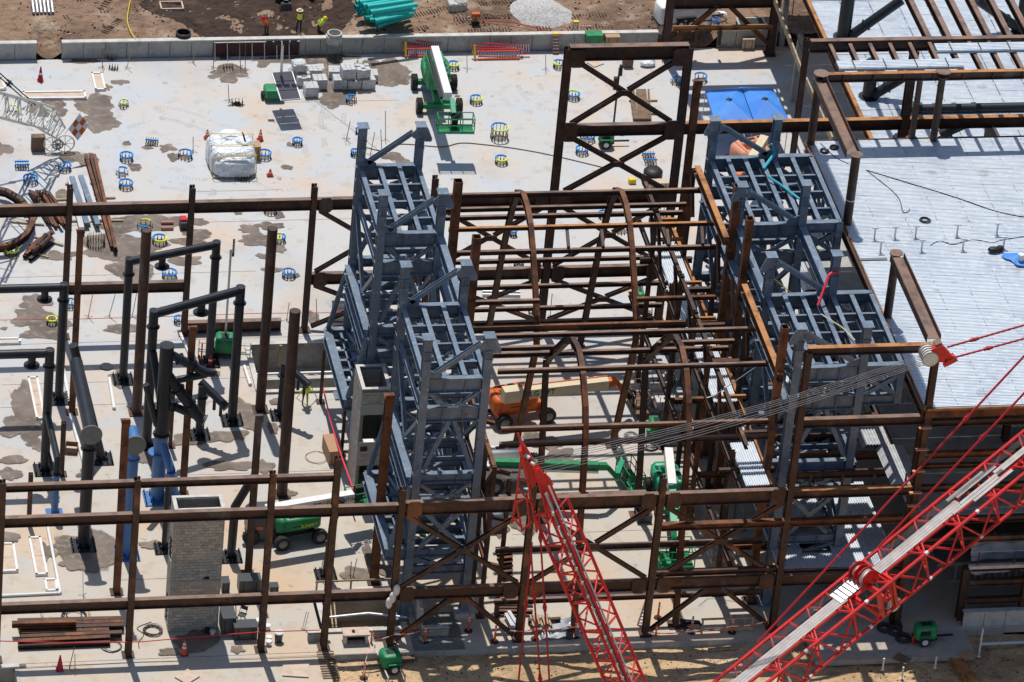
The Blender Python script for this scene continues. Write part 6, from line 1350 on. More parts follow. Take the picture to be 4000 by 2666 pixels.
cone('small orange cone behind the wrapped bundle at its left', q(1, 1, 1902, 1275), 0, 'cone', .65)
cone('small orange cone between the cardboard box and a blue ring', q(2, 1, 38, 1290), 0, 'cone', .78)
cone('small red cone on a water stain below the cardboard box', q(2, 2, 128, 50), 0, 'cone', .48, 1)
cone('red cone at the foot of the first black portal right leg', q(1, 3, 1930, 225), 0, 'cone_red', .75, 1)
def delin(label, p, z0=0, lean=(0, 0), h=1.1):
    c = g(p, z0); T = thing('delineator_post', label, 'delineator', (c.x, c.y, z0)); T.rotation_euler = (lean[0], lean[1], 0)
    mm = MB(); mm.lathe((0, 0, 0), [(.26, 0), (.24, .06)], 8); mm.build('base', 'black', T, world=False)
    mm = MB(); mm.lathe((0, 0, .05), [(.07, 0), (.055, h)], 10); mm.build('post', 'cone', T, world=False, smooth=True)
    for k in (.62, .8): mm = MB(); mm.lathe((0, 0, .05), [(.066, h*k), (.064, h*(k+.08))], 10); mm.build('band', 'reflect', T, world=False)
DL = [('orange post right of the dark floor plate by the concrete footing', q(2, 4, 1950, 1095), 0), ('orange post at the right end of the pale low wall', q(2, 4, 2192, 1195), 0), ('orange post at the left corner of the dark floor plate', q(2, 4, 1548, 1195), 0), ('orange post with striped tape next to the form box', q(2, 4, 1055, 1240), -.3), ('orange post at the bottom edge left of the green light tower', q(2, 4, 990, 1530), -.4), ('orange post by the pallet of timber and red netting', q(3, 4, 210, 1170), 0), ('orange post beside the dark bucket', q(3, 4, 578, 1150), 0), ('tall orange post right of the fifth front column', q(3, 4, 1340, 975), 0), ('orange post standing on the sand below the slab edge', q(3, 4, 1315, 1190), -.35), ('orange post in front of the stacked dark pipes', q(3, 4, 1648, 1110), 0), ('orange post beside the timber railing', q(3, 4, 2020, 1110), 0)]
for lab, p, z in DL: delin(lab, p, z)
c = g(q(2, 4, 1305, 1225), -.2); delin('orange post leaning left against the front column foot', q(2, 4, 1310, 1225), -.2, (0, R(-22)))
c = g(q(1, 3, 1850, 160)); mm = MB(); mm.lathe((c.x, c.y, 0), [(.22, 0), (.2, .06), (.05, .1), (.05, 1.1)], 10); single(mm, 'marker_post', 'cone', 'thin orange marker post left of the first portal right leg', 'marker post')
# ================================================================ CRANES
def lattice(T, c0, c1, w, h, n, r, m_, rl=None, w1=None, h1=None, side=('top', 'bottom', 'left', 'right'), nm=('chord', 'lacing'), hz=True):
    """four chords with diagonal lacing; each chord and each face's lacing bar its own part"""
    c0 = Vector(c0); c1 = Vector(c1); d = (c1-c0).normalized(); wv = d.cross(Vector((0, 0, 1))).normalized(); nv = wv.cross(d); rl = rl or r*.5; w1 = w1 or w; h1 = h1 or h
    def P(t, i, j): return c0.lerp(c1, t)+wv*(i*(w+(w1-w)*t)/2)+nv*(j*(h+(h1-h)*t)/2)
    for i in (-1, 1):
        for j in (-1, 1):
            mm = MB(); mm.tube([P(0, i, j), P(1, i, j)], r, 8); mm.build(nm[0], m_, T, smooth=True)
    faces = {'top': ((-1, 1), (1, 1)), 'bottom': ((-1, -1), (1, -1)), 'left': ((-1, -1), (-1, 1)), 'right': ((1, -1), (1, 1))}
    for f_ in side:
        a, b = faces[f_]
        for k in range(n):
            t0, t1 = k/n, (k+1)/n; A, B = (a, b) if k % 2 else (b, a)
            mm = MB(); mm.tube([P(t0, *A), P(t1, *B)], rl, 6); mm.build(nm[1], m_, T)
            if hz and (f_ in ('top', 'right')) and k % 2 == 0: mm = MB(); mm.tube([P(t0, *a), P(t0, *b)], rl, 6); mm.build(nm[1], m_, T)
    return P
# main boom, right
T = thing('crane_boom', 'red lattice crane boom with a grey walkway rising to the right edge', 'crane boom', (12, -42, 10))
a = py((3004, 2633), -46); b = py((3800, 1985), -38); d = b-a; C0 = a-d*.35; C1 = a+d*1.75
P = lattice(T, C0, C1, 2.3, 2.1, 24, .11, 'red', .065)
dn = d.normalized(); wv = dn.cross(Vector((0, 0, 1))).normalized(); nv = wv.cross(dn)
def seg(t0, t1, wo, ww, no, th, m_, nm): mm = MB(); mm.bar(C0.lerp(C1, t0)+wv*wo+nv*no, C0.lerp(C1, t1)+wv*wo+nv*no, th, ww, nv); return mm.build(nm, m_, T)
tof = lambda p: max(0, min(1, ((py(p, a.y+(b.y-a.y)*((p[0]-3004)/796)) - C0).dot(dn))/(C1-C0).length))
L_ = (C1-C0).length
tw0, tw1 = .02, tof((3330, 2370)); tw2, tw3 = tof((3420, 2240)), tof((3735, 1990))
for s in (-.27, -.09, .09, .27):
    seg(0, tof((3290, 2330)), s, .165, 1.17, .05, 'walkway', 'walkway_plank'); seg(tof((3420, 2240)), tof((3740, 1950)), s, .165, 1.17, .05, 'walkway', 'walkway_plank')
for k, (s, p0, p1) in enumerate(((-.62, (3720, 1950), (3860, 1830)), (-.4, (3750, 1950), (3900, 1810)), (.1, (3740, 1960), (3900, 1800)), (.32, (3700, 1990), (3880, 1850)), (.55, (3780, 1970), (3930, 1850)), (-.1, (3880, 1830), (4080, 1650)), (.1, (3880, 1830), (4080, 1650)))): seg(tof(p0), tof(p1), s, .19, 1.2, .06, 'walkway', 'walkway_plank')
for k in range(6): seg(tof((3270+k*16, 2352-k*13)), tof((3282+k*16, 2343-k*13)), -.2, .9, 1.22, .05, 'alu', 'step_plate')
tm = tof((3390, 2255))
for so, r_, no in ((-.55, .36, 1.5), (.15, .5, 1.5)):
    c = C0.lerp(C1, tm-.008)+wv*so+nv*no*.95; mm = MB(); M_ = Matrix.Translation(c) @ Matrix(((dn.x, nv.x, wv.x, 0), (dn.y, nv.y, wv.y, 0), (dn.z, nv.z, wv.z, 0), (0, 0, 0, 1)))
    mm.lathe((0, 0, 0), [(r_, -.12), (r_*.8, -.05), (r_*.8, .05), (r_, .12)], 20, M_); mm.build('sheave', 'white_crane', T, smooth=True)
    mm = MB(); mm.lathe((0, 0, 0), [(r_*.5, -.14), (r_*.5, .14)], 12, M_); mm.build('sheave_hub', 'red', T)
    for sg in (-.2, .2): mm = MB(); mm.plate([c+wv*sg+dn*x+nv*y for x, y in ((-.75, -.5), (.75, -.5), (.5, .35), (.1, .6), (-.4, .5))], .05, wv); mm.build('side_plate', 'red', T)
c = C0.lerp(C1, tm+.02)+wv*1.0-nv*1.0; mm = MB(); mm.lathe((0, 0, 0), [(.45, -.1), (.36, 0), (.45, .1)], 20, Matrix.Translation(c) @ Matrix(((dn.x, nv.x, wv.x, 0), (dn.y, nv.y, wv.y, 0), (dn.z, nv.z, wv.z, 0), (0, 0, 0, 1)))); mm.build('sheave', 'white_crane', T, smooth=True)
for t in (tm-.012, tm+.02):
    for fa in (((-1, 1), (1, 1)), ((1, -1), (1, 1)), ((-1, -1), (1, -1)), ((-1, -1), (-1, 1))): mm = MB(); mm.bar(P(t, *fa[0]), P(t, *fa[1]), .22, .2); mm.build('frame_collar', 'red', T)
for t in (.1, .22, .36, .5, .62): 
    for cr in ((1, 1), (1, -1)):
        mm = MB(); mm.tube([P(t, *cr), P(t+.006, *cr)], .115, 8); mm.build('chord_band', 'reflect', T)
for k in range(4): mm = MB(); mm.tube([P(0, 0, 1)+nv*.25+wv*(-.75+.1*k), P(.98, 0, 1)+nv*.35+wv*(-.6+.1*k)], .014, 5); mm.build('hoist_rope', 'steel_cable', T)
# pendant lines
def pend(label, pts, Ys, r=.06, m_='red_cable', knots=(), name='pendant_line', cat='pendant line'):
    P_ = [py(p, y) for p, y in zip(pts, Ys)]; T = thing(name, label, cat, tuple(P_[0]))
    mm = MB(); mm.tube(P_, r, 8); mm.build('rod', m_, T, smooth=True)
    for k in knots:
        c = P_[0].lerp(P_[-1], k); d_ = (P_[-1]-P_[0]).normalized(); mm = MB(); mm.tube([c-d_*.25, c-d_*.08, c+d_*.08, c+d_*.25], r*1.7, 8); mm.box(tuple(c), (.22, .16, .16)); mm.build('link', m_, T)
    return T
pend('long red pendant line ending far left on the boom, upper of the pair', [(4060, 1328), (2960, 2510)], [-40, -48], .065, knots=(.26, .66))
pend('long red pendant line joining the boom near its middle, lower of the pair', [(4060, 1474), (3430, 2140)], [-40, -43.5], .065, knots=(.35,))
pend('upper red pendant rod from the red sheave block to the right edge', [(3700, 1357), (4080, 1248)], [-41, -41], .06, knots=(.28,)); pend('lower red pendant rod from the red sheave block to the right edge', [(3725, 1398), (4080, 1302)], [-41, -41], .06, knots=(.38,))
pend('red pendant at the left of the luffing boom, running to the bottom edge', [(2078, 2120), (2020, 2720)], [-43, -44], .055, knots=(.4,)); pend('middle red pendant below the boom head', [(2073, 2140), (2115, 2720)], [-43.2, -44.2], .055, knots=(.32, .88)); pend('right red pendant beside the luffing boom', [(2104, 1990), (2150, 2720)], [-43.1, -44.1], .055, knots=(.15, .52))
# luffing boom, centre
T = thing('crane_boom', 'red lattice luffing boom with solid red head reaching up from the bottom edge', 'crane boom', (-4, -43, 8))
a = py((2159, 2000), -42); b = py((2442, 2666), -45); d = b-a; C0 = a-d*.03; C1 = a+d*1.25; P = lattice(T, C0, C1, 1.5, 1.45, 15, .095, 'red', .055)
dn = d.normalized(); wv = dn.cross(Vector((0, 0, 1))).normalized(); nv = wv.cross(dn)
mm = MB(); mm.bar(C0+wv*.8+nv*.6-dn*1.2, C1+wv*.8+nv*.6, .06, .26, nv); mm.build('walkway_plank', 'walkway', T)
mm = MB(); mm.bar(C0+wv*.55+nv*.8-dn*1.5, C1+wv*.55+nv*.8, .05, .12, nv); mm.build('walkway_plank', 'alu', T)
for k in range(16): c = C0.lerp(C1, k/16)+wv*.95+nv*.6; mm = MB(); mm.box(tuple(c), (.12, .12, .2)); mm.build('clamp', 'alu', T)
for t in (.12, .32, .42, .75): mm = MB(); mm.tube([P(t, 1, 1), P(t+.012, 1, 1)], .082, 8); mm.build('chord_band', 'reflect', T)
# head: plates seen broadside
f = lambda p, y=-41.6: py(p, y)
w3 = lambda x, y: (1950+x*.4462, 1680+y*.4462)
for i, (poly, yy) in enumerate(((((180, 165), (200, 110), (235, 150), (330, 300), (300, 330), (235, 250)), -41.3), (((205, 260), (240, 250), (330, 330), (330, 420), (290, 500), (250, 460)), -41.55), (((305, 350), (345, 320), (470, 500), (520, 620), (395, 640), (370, 590)), -41.9), (((170, 180), (195, 160), (260, 430), (240, 460)), -41.8))):
    mm = MB(); mm.plate([f(w3(*p), yy) for p in poly], .4, (0, 1, 0)); mm.build('head_plate', 'red', T)
for p0, p1, r_, yy in (((225, 215), (260, 250), .13, -41.45), ((280, 290), (310, 305), .1, -41.7)):
    mm = MB(); mm.tube([f(w3(*p0), yy), f(w3(*p1), yy-.2)], r_, 14); mm.build('sheave', 'white_crane', T, smooth=True)
for p0, p1 in (((165, 30), (200, 140)), ((395, 640), (440, 896)), ((520, 610), (610, 800)), ((250, 440), (330, 896)), ((300, 330), (400, 640)), ((190, 250), (160, 520)), ((160, 520), (110, 820)), ((170, 520), (300, 660)), ((150, 640), (200, 880)), ((150, 640), (220, 600)), ((240, 560), (270, 860)), ((220, 440), (180, 430)), ((400, 380), (460, 480)), ((430, 480), (470, 475)), ((135, 780), (215, 880)), ((200, 880), (290, 800))):
    mm = MB(); mm.tube([f(w3(*p0), -42), f(w3(*p1), -42.2)], .06, 8); mm.build('head_strut', 'red', T)
# suspended sheave block with its ropes
c = py((3650, 1392), -41); T = thing('sheave_block', 'red and white sheave block above the corner column of the metal roof', 'sheave block', tuple(c))
mm = MB(); mm.tube([c-Vector((.35, .5, -.1)), c-Vector((.35, -.5, -.1))], .42, 20); mm.build('sheave', 'white_crane', T, smooth=True)
for k in range(5): mm = MB(); mm.tube([c+Vector((-.35, -.48+.22*k, .1)), c+Vector((-.35, -.44+.22*k, .1))], .47, 20); mm.build('sheave_flange', 'walkway', T)
for poly in (((3640, 1360), (3680, 1345), (3712, 1380), (3722, 1395), (3690, 1412), (3650, 1410)), ((3690, 1395), (3725, 1385), (3740, 1405), (3700, 1425), (3685, 1430))): mm = MB(); mm.plate([py(p, -41.3) for p in poly], .3, (0, 1, 0)); mm.build('block_cheek', 'red', T)
mm = MB(); mm.plate([py(p, -41.1) for p in ((3650, 1340), (3675, 1330), (3680, 1355), (3650, 1358))], .5, (0, 1, 0)); mm.build('bracket', 'rust_top', T)
T = thing('hoist_rope', 'fan of parallel steel ropes from the boom head to the sheave block', 'steel ropes', tuple(py((2080, 1800), -41.5)))
for k, (s, e) in enumerate((((2068, 1795), (3640, 1375)), ((2070, 1803), (3640, 1381)), ((2073, 1812), (3640, 1387)), ((2076, 1820), (3641, 1394)), ((2082, 1836), (3643, 1402)), ((2086, 1845), (3645, 1408)), ((2092, 1856), (3648, 1413)))):
    A_ = py(s, -41.6); B_ = py(e, -41); pts = [A_.lerp(B_, t)-Vector((0, 0, .5*math.sin(math.pi*t))) for t in (0, .2, .4, .6, .8, 1)]
    mm = MB(); mm.tube(pts, .017, 6); mm.build('rope', 'steel_cable', T, smooth=True)
# white jib, top left
T = thing('crane_jib', 'white lattice crane jib with spoked wheels and chequered flag lying in from the left', 'crane jib', tuple(g((240, 555), 0)))
tip = g((225, 515), 1.8); mid = g((160, 455), 3.6); root = g((-60, 395), 10.8)
lattice(T, mid, root, 1.5, 1.5, 9, .07, 'white_crane', .04); lattice(T, tip, mid, .7, .9, 7, .06, 'white_crane', .035, 1.5, 1.5)
def spoked(c, r, m_='white_crane'):
    mm = MB(); mm.tube([c+Vector((r*math.cos(k*math.pi/10), 0, r*math.sin(k*math.pi/10))) for k in range(21)], .05, 6); o = mm.build('wheel_rim', m_, T)
    mm = MB()
    for k in range(8): mm.tube([c, c+Vector((r*math.cos(k*math.pi/4), 0, r*math.sin(k*math.pi/4)))], .025, 5)
    mm.tube([c-Vector((0, .1, 0)), c+Vector((0, .1, 0))], .1, 8); mm.build('spokes', m_, T)
spoked(g(q(1, 1, 597, 1320), .65), .62); spoked(g(q(1, 1, 480, 1325), .65), .55); spoked(g(q(1, 1, 530, 1330), .6), .35, 'rim')
mm = MB(); c = g(q(1, 1, 350, 1320), .5); mm.box(tuple(c), (.9, .5, 1.2)); mm.build('hook_block', 'wood_dark', T)
fa = g(q(1, 1, 595, 1230), 2.2); fb_ = g(q(1, 1, 740, 1035), 3.4); mm = MB(); mm.tube([fa, fb_], .03, 6); mm.build('flag_pole', 'white', T)
fd = (fa-fb_)/(fa-fb_).length
for i in range(3):
    for j in range(3):
        s = 1.5-.25*i; o = fb_+fd*(.1+.45*j)+Vector((0, 0, 0)); u = Vector((.36, 0, -.02)); dn_ = Vector((0, -.12, -.38))
        if j*.45 > 1.4: continue
        A0 = fb_+fd*(.1+.42*j)+u*i*.62; B0 = A0+u*.62; C_0 = B0+fd*.42; D0 = A0+fd*.42
        sh = Vector((0, 0, -.28*i)); mm = MB(); mm.plate([A0+sh, B0+sh+Vector((0, 0, -.28)), C_0+sh+Vector((0, 0, -.28)), D0+sh], .02, (0, 1, 0)); mm.build('flag_square', 'orange' if (i+j) % 2 else 'reflect', T)
for k, (p0, p1) in enumerate(((q(1, 1, -40, 640), q(1, 1, 330, 970)), (q(1, 1, -40, 680), q(1, 1, 290, 970)))): 
    pend(('upper' if k == 0 else 'lower')+' dark pendant wire crossing the top left corner', [p0, p1], [g(q(1, 1, 200, 900), 5).y]*2, .045, 'cable', (.35, .85))
# ================================================================ PIPE PILE, MANHOLES, DIRT OBJECTS
zb = 1.2
T = thing('pipe_pile', 'pile of long turquoise plastic pipes on the dirt behind the wall', 'pipes', tuple(g(q(2, 1, 1250, 180), zb)))
ends = [(1050, 100, 1480, 30, 2.2), (1080, 130, 1460, 75, 1.5), (1090, 185, 1440, 110, .9), (1110, 225, 1430, 130, .5), (1000, 80, 1400, 20, 1.6), (1010, 110, 1400, 60, 1.1), (960, 90, 1360, 0, 1.3), (930, 70, 1330, -20, 1.0), (1020, 50, 1440, -10, 2.2), (980, 40, 1400, -30, 1.9), (950, 10, 1300, -40, 2.0), (920, 10, 1250, -40, 1.5), (940, 115, 1340, 30, .6), (1000, 150, 1420, 95, .5), (910, 50, 1260, -30, .7), (1040, 175, 1420, 120, .35), (950, 55, 1360, -10, 1.55)]
for x0, y0_, x1, y1_, z in ends:
    A_ = g(q(2, 1, x0, y0_+15), zb+z); B_ = g(q(2, 1, x1, y1_+15), zb+z+.05); mm = MB(); r_ = .16; dd = (B_-A_).normalized()
    mm.tube([A_, B_], r_, 14, cap=False); mm.tube([A_, A_+dd*.35], r_+.025, 14, cap=False); mm.tube([A_+dd*.12, A_+dd*.16], r_-.03, 14); mm.tube([B_-dd*.16, B_-dd*.12], r_-.03, 14); mm.build('pipe', 'turq', T, smooth=True)
c = g(q(2, 1, 717, 380), 1.15); mm = MB(); mm.lathe((c.x, c.y, 1.1), [(.56, 0), (.56, .5), (.50, .52), (.50, .72), (.42, .73), (.42, .1), (.1, .1)], 36); single(mm, 'manhole_ring', 'conc_pale', 'pale concrete manhole ring standing on mud behind the wall', 'manhole ring', smooth=True)
c = g(q(1, 1, 1683, 345), 1.15); mm = MB(); mm.lathe((c.x, c.y, 1.1), [(.52, 0), (.52, .45), (.44, .46), (.44, .1), (.1, .1)], 36); single(mm, 'manhole_ring', 'black', 'black open manhole ring sunk in the mud behind the wall', 'manhole ring', smooth=True)
c = g(q(3, 1, -190, 110)); 
def washout(p, l, w, h, lab, m_='conc_pale'):
    c = g(p, 1.2); T = thing('washout_box', lab, 'box', (c.x, c.y, 1.15)); mm = MB(); rbox(mm, (c.x, c.y, 1.15+h/2), (l, w, h), .12); mm.build('body', m_, T); mm = MB(); mm.lathe((c.x+.3, c.y, 1.15+h), [(.5, 0), (.45, .06)], 18); mm.build('round_lid', 'conc', T)
    mm = MB()
    for k in range(4): mm.tube([(c.x-.4+.3*k, c.y-w*.8, 1.2), (c.x-.35+.3*k, c.y-w*.8, 2.0)], .03, 6)
    mm.build('rack_leg', 'alu', T)
washout(q(2, 1, 1840, 70), 1.25, 1.1, .6, 'pale square concrete box with round lid at the top edge right of the turquoise pipes')
c = g(q(2, 1, 2015, 210), 1.2); T = thing('heater', 'orange topped stand on a black foot behind the wall', 'machine', (c.x, c.y, 1.2)); mm = MB(); mm.box((c.x, c.y, 1.25), (.55, .35, .12)); mm.build('foot', 'black', T); mm = MB(); mm.box((c.x, c.y, 1.5), (.2, .2, .5)); mm.build('stand', 'orange', T); mm = MB(); rbox(mm, (c.x, c.y, 1.85), (.6, .35, .26), .05); mm.build('top', 'orange', T)
# excavator bucket and tracks at the top edge
c = g(q(2, 1, 330, 20), 1.3); T = thing('excavator', 'excavator tracks and boom cut off by the top picture edge', 'excavator', (c.x, c.y, 1.2)); 
for sx in (-.9, 1.3): mm = MB(); rbox(mm, (c.x+sx, c.y+1.2, 1.7), (.6, 3.4, .8), .25); mm.build('track', 'black', T)
mm = MB(); rbox(mm, (c.x+.2, c.y+1.6, 2.6), (2.4, 2.6, 1.0), .2); mm.build('body', 'yellow', T); mm = MB(); mm.bar((c.x-.3, c.y+.2, 2.6), (c.x-.6, c.y-1.0, 1.9), .3, .3); mm.build('arm', 'gang', T); mm = MB(); mm.box((c.x-.6, c.y-1.1, 1.6), (.9, .6, .5), taper=(.7, .5)); mm.build('bucket', 'gang', T)
c = g(q(1, 1, 390, 85), 1.2); T = thing('pipe_rack', 'short row of upright grey pipe ends with tan caps on the dirt', 'pipes', (c.x, c.y, 1.1))
for k in range(6): mm = MB(); mm.tube([(c.x-.65+.26*k, c.y-.6, 1.25), (c.x-.65+.26*k, c.y+.8, 1.7)], .1, 10); o = mm.build('pipe', 'alu', T, smooth=True); m2 = MB(); m2.tube([(c.x-.65+.26*k, c.y+.8, 1.7), (c.x-.65+.26*k, c.y+.9, 1.73)], .12, 10); m2.build('end_cap', 'ply', T)
c = g(q(1, 1, 1575, 60), 1.15); T = thing('wooden_frame', 'small rectangular timber frame lying on the dark mud', 'timber frame', (c.x, c.y, 1.15))
for (x, y, a_, b_) in ((-.75, 0, .1, 1.0), (.75, 0, .1, 1.0), (0, -.5, 1.6, .1), (0, .5, 1.6, .1)): mm = MB(); mm.box((c.x+x, c.y+y, 1.2), (a_, b_, .15)); mm.build('board', 'ply', T)
c = g(q(3, 1, 2200, 280), .8); T = thing('concrete_hopper', 'green and grey open hopper behind the wall at the right', 'hopper', (c.x, c.y, .6)); mm = MB(); 
mm.box((c.x, c.y, .9), (1.2, 1.2, .7), taper=(1.55, 1.5)); mm.build('tub', 'green', T); mm = MB(); mm.box((c.x, c.y, 1.28), (2.0, 1.9, .06)); mm.build('rim', 'conc', T); mm = MB(); mm.box((c.x, c.y, 1.30), (1.7, 1.6, .04)); mm.build('hollow', 'ink_and_shade', T)  # last plate is black, painting the shaded inside of the open tub
def coil(label, p, r, m_='cable', z0=0, n=5, name='cable_coil', cat='cable coil', t=.03):
    c = g(p, z0); mm = MB()
    for k in range(n):
        rr = r*(1-.12*k*rnd.random()); ph = rnd.random()*6; ox, oy = rnd.uniform(-.06, .06), rnd.uniform(-.06, .06)
        mm.tube([(c.x+ox+rr*math.cos(ph+i*.45), c.y+oy+rr*math.sin(ph+i*.45)*rnd.uniform(.93, 1.05), z0+t+.03*k+.01*math.sin(i)) for i in range(15)], t, 5)
    return single(mm, name, m_, label, cat)
coil('blue hose coil on the dirt behind the wall opening', q(3, 1, 1850, 190), .38, 'tarp', 1.25); coil('grey hose coil beside the blue one on the dirt', q(3, 1, 1920, 145), .36, 'alu', 1.3)
RZ = ZR+.07
coil('black cable ring near the rear left corner of the metal roof, left one', q(4, 1, 515, 1395), .25, 'black', RZ, 4, t=.035); coil('black cable ring near the rear left corner of the metal roof, right one', q(4, 1, 612, 1362), .25, 'black', RZ, 4, t=.035); coil('grey cable ring on the open middle of the metal roof', q(4, 2, 1440, 465), .33, 'cable', RZ, 4, t=.03)
coil('tangled black wire loop behind the stacked beams', q(1, 4, 680, 960), .7, 'cable', 0, 5); coil('loose wire knot on the slab left of the front shaft', q(1, 4, 1400, 1100), .55, 'cable', 0, 6, t=.02); coil('thin wire loops in front of the stacked beams', q(1, 4, 1030, 1240), .6, 'cable', 0, 3, t=.02); coil('hose heap beside the lift seen through the last arch', q(3, 3, 1270, 975), .5, 'cable', 0, 7, t=.025); coil('grey hose pile right of the suspended ropes', q(3, 3, 1095, 875), .4, 'rim', 0, 5, t=.03); coil('brown wire loops by the tall cardboard box', q(2, 3, 560, 1070), .7, 'wood_dark', 0, 2, t=.012)
def wire(label, pts, z, m_='cable', t=.02, name='cable', cat='cable', smoothk=6):
    P_ = [g(p, z)+Vector((0, 0, t)) for p in pts]; out = []
    for i in range(len(P_)-1):
        p0, p1, p2, p3 = P_[max(i-1, 0)], P_[i], P_[i+1], P_[min(i+2, len(P_)-1)]
        for k in range(smoothk):
            s = k/smoothk; out.append(.5*((2*p1)+(p2-p0)*s+(2*p0-5*p1+4*p2-p3)*s*s+(3*p1-p0-3*p2+p3)*s**3))
    out.append(P_[-1]); mm = MB(); mm.tube(out, t, 5); return single(mm, name, m_, label, cat, smooth=True)
wire('thin brown cable curving over the slab right of the left tower top', [q(2, 1, 1010, 1360), q(2, 1, 1170, 1390), q(2, 1, 1330, 1330), q(2, 1, 1700, 1355), q(2, 1, 1880, 1320), q(2, 1, 2100, 1335), q(3, 1, 60, 1375), q(3, 1, 400, 1440), q(3, 1, 900, 1560)], 0, 'wood_dark', .035)
wire('long thin black cable wandering across the metal roof', [q(4, 2, 900, 0), q(4, 2, 1330, 130), q(4, 2, 1750, 260), q(4, 2, 2100, 380), q(4, 2, 2400, 440)], RZ, 'cable', .03)
wire('short hooked cable on the metal roof', [q(4, 2, 910, 5), q(4, 2, 1180, 230), q(4, 2, 1240, 380), q(4, 2, 1290, 380), q(4, 2, 1300, 355)], RZ, 'cable', .025)
wire('thin cable on the rear left corner of the roof running to the column', [q(4, 1, 480, 1320), q(4, 1, 620, 1450), q(4, 1, 740, 1510)], RZ, 'cable', .025); wire('wavy cable between the posts on the metal roof', [q(4, 2, 1490, 690), q(4, 2, 1580, 650), q(4, 2, 1700, 680), q(4, 2, 1880, 640), q(4, 2, 2060, 665), q(4, 2, 2150, 640), q(4, 2, 2351, 610)], RZ, 'cable', .022)
wire('yellow hose running down the dirt to the wall', [q(1, 1, 1200, -10), q(1, 1, 1170, 170), q(1, 1, 1190, 270), q(1, 1, 1245, 365)], 1.3, 'yellow', .032, 'hose', 'hose'); wire('orange cord on the dirt right of the orange stand', [q(2, 1, 2070, 195), q(2, 1, 2351, 215), q(3, 1, 200, 260), q(3, 1, 480, 330)], 1.25, 'red_line', .03)
wire('black hose on the sandy slab by the tools left of the front pit', [q(1, 4, 1390, 1015), q(1, 4, 1260, 1070), q(1, 4, 1320, 1130), q(1, 4, 1275, 1200), q(1, 4, 1280, 1260)], 0, 'cable', .025)
# davit posts on the roof
for i, (x, y, pl) in enumerate(((975, 630, 'far left one of the back row'), (1163, 622, 'second from the left in the back row'), (1352, 615, 'third from the left in the back row'), (1733, 603, 'fourth from the left in the back row'), (2100, 590, 'far right one of the back row'), (1030, 755, 'far left one of the front row'), (1408, 742, 'second from the left in the front row'), (1787, 732, 'third from the left in the front row'), (2160, 715, 'last of the front row'))):
    c = g(q(4, 2, x, y), RZ); T = thing('anchor_stand', 'small galvanised T-shaped stand on the metal roof, '+pl, 'roof stand', (c.x, c.y, RZ), 0, 'T-shaped stands on the metal roof'); T.scale = (.7, .7, .72)
    mm = MB(); mm.box((0, 0, .04), (.4, .4, .05)); mm.build('foot', 'alu', T, world=False); mm = MB(); mm.box((0, 0, .55), (.13, .13, 1.0)); mm.build('stem', 'alu', T, world=False); mm = MB(); mm.box((0, 0, 1.08), (.55, .16, .1)); mm.build('head', 'alu', T, world=False)
c = g(q(4, 2, 2300, 820), RZ); T = thing('tarpaulin', 'crumpled blue tarp with a white bucket and dark bag on the metal roof', 'tarp', (c.x, c.y, RZ))
mm = MB(); n_ = 16; vs = [(c.x, c.y, RZ+.35)]
for k in range(n_): t = 2*math.pi*k/n_; rr = 1+.3*math.sin(3*t)+.15*rnd.random(); vs.append((c.x+.75*rr*math.cos(t), c.y+.7*rr*math.sin(t), RZ+.03+.12*rnd.random()))
mm.add(vs, [(0, 1+k, 1+(k+1) % n_) for k in range(n_)]); mm.build('sheet', 'tarp', T); mm = MB(); mm.lathe((c.x, c.y-.4, RZ+.2), [(.16, 0), (.2, .45)], 14); mm.build('bucket', 'bucket', T); mm = MB(); mm.ell((c.x-1.3, c.y+.9, RZ+.2), (.4, .25, .18)); mm.ell((c.x-.9, c.y+1.0, RZ+.2), (.25, .22, .2)); mm.build('bag', 'black', T)
mm = MB(); c = g(q(4, 2, 965, 820), RZ); mm.box((c.x, c.y, RZ+.05), (1.7, .25, .04)); single(mm, 'steel_strip', 'galv_dark', 'thin steel strip lying left of the second roof column', 'steel strip')
# slings: straps on right tower
def strap(label, pts, m_, r=.05, name='lifting_strap', cat='strap'): mm = MB(); mm.tube(pts, r, 6); return single(mm, name, m_, label, cat)
strap('teal rope sling tied round the first rear post of the right tower', [py((3016, 562), -5.8), py((3026, 600), -5.9), g((2982, 660), 16.7)], 'teal_rope', .09)
strap('long teal rope slanting over the right tower roof grid', [g((3000, 690), 16.9), g((3060, 730), 16.7), g((3125, 780), 16.8)], 'teal_rope', .07); strap('bright pink lifting strap hanging from the third right tower post', [py((3280, 1063), -21.4), py((3248, 1068), -21.7), py((3238, 1075), -21.8), g((3195, 1195), 16.8)], 'red_strap', .09)
strap('thin yellow rope from the left tower post of the third bent', [py((3025, 1090), -21.6), py((3060, 1120), -21.0), py((3110, 1160), -20.5)], 'yellow', .03)
strap('pale webbing sling crossing the front roof grid of the right tower', [g((3210, 1230), 16.8), g((3290, 1280), 16.7), g((3340, 1330), 16.8)], 'cream', .04); strap('thin steel guy wire hanging across the side frame with a hook', [py(q(3, 3, 1700, 280), -24), py(q(3, 3, 1790, 520), -24), py(q(3, 3, 1860, 500), -24), py(q(3, 3, 2351, 160), -24)], 'alu', .025)
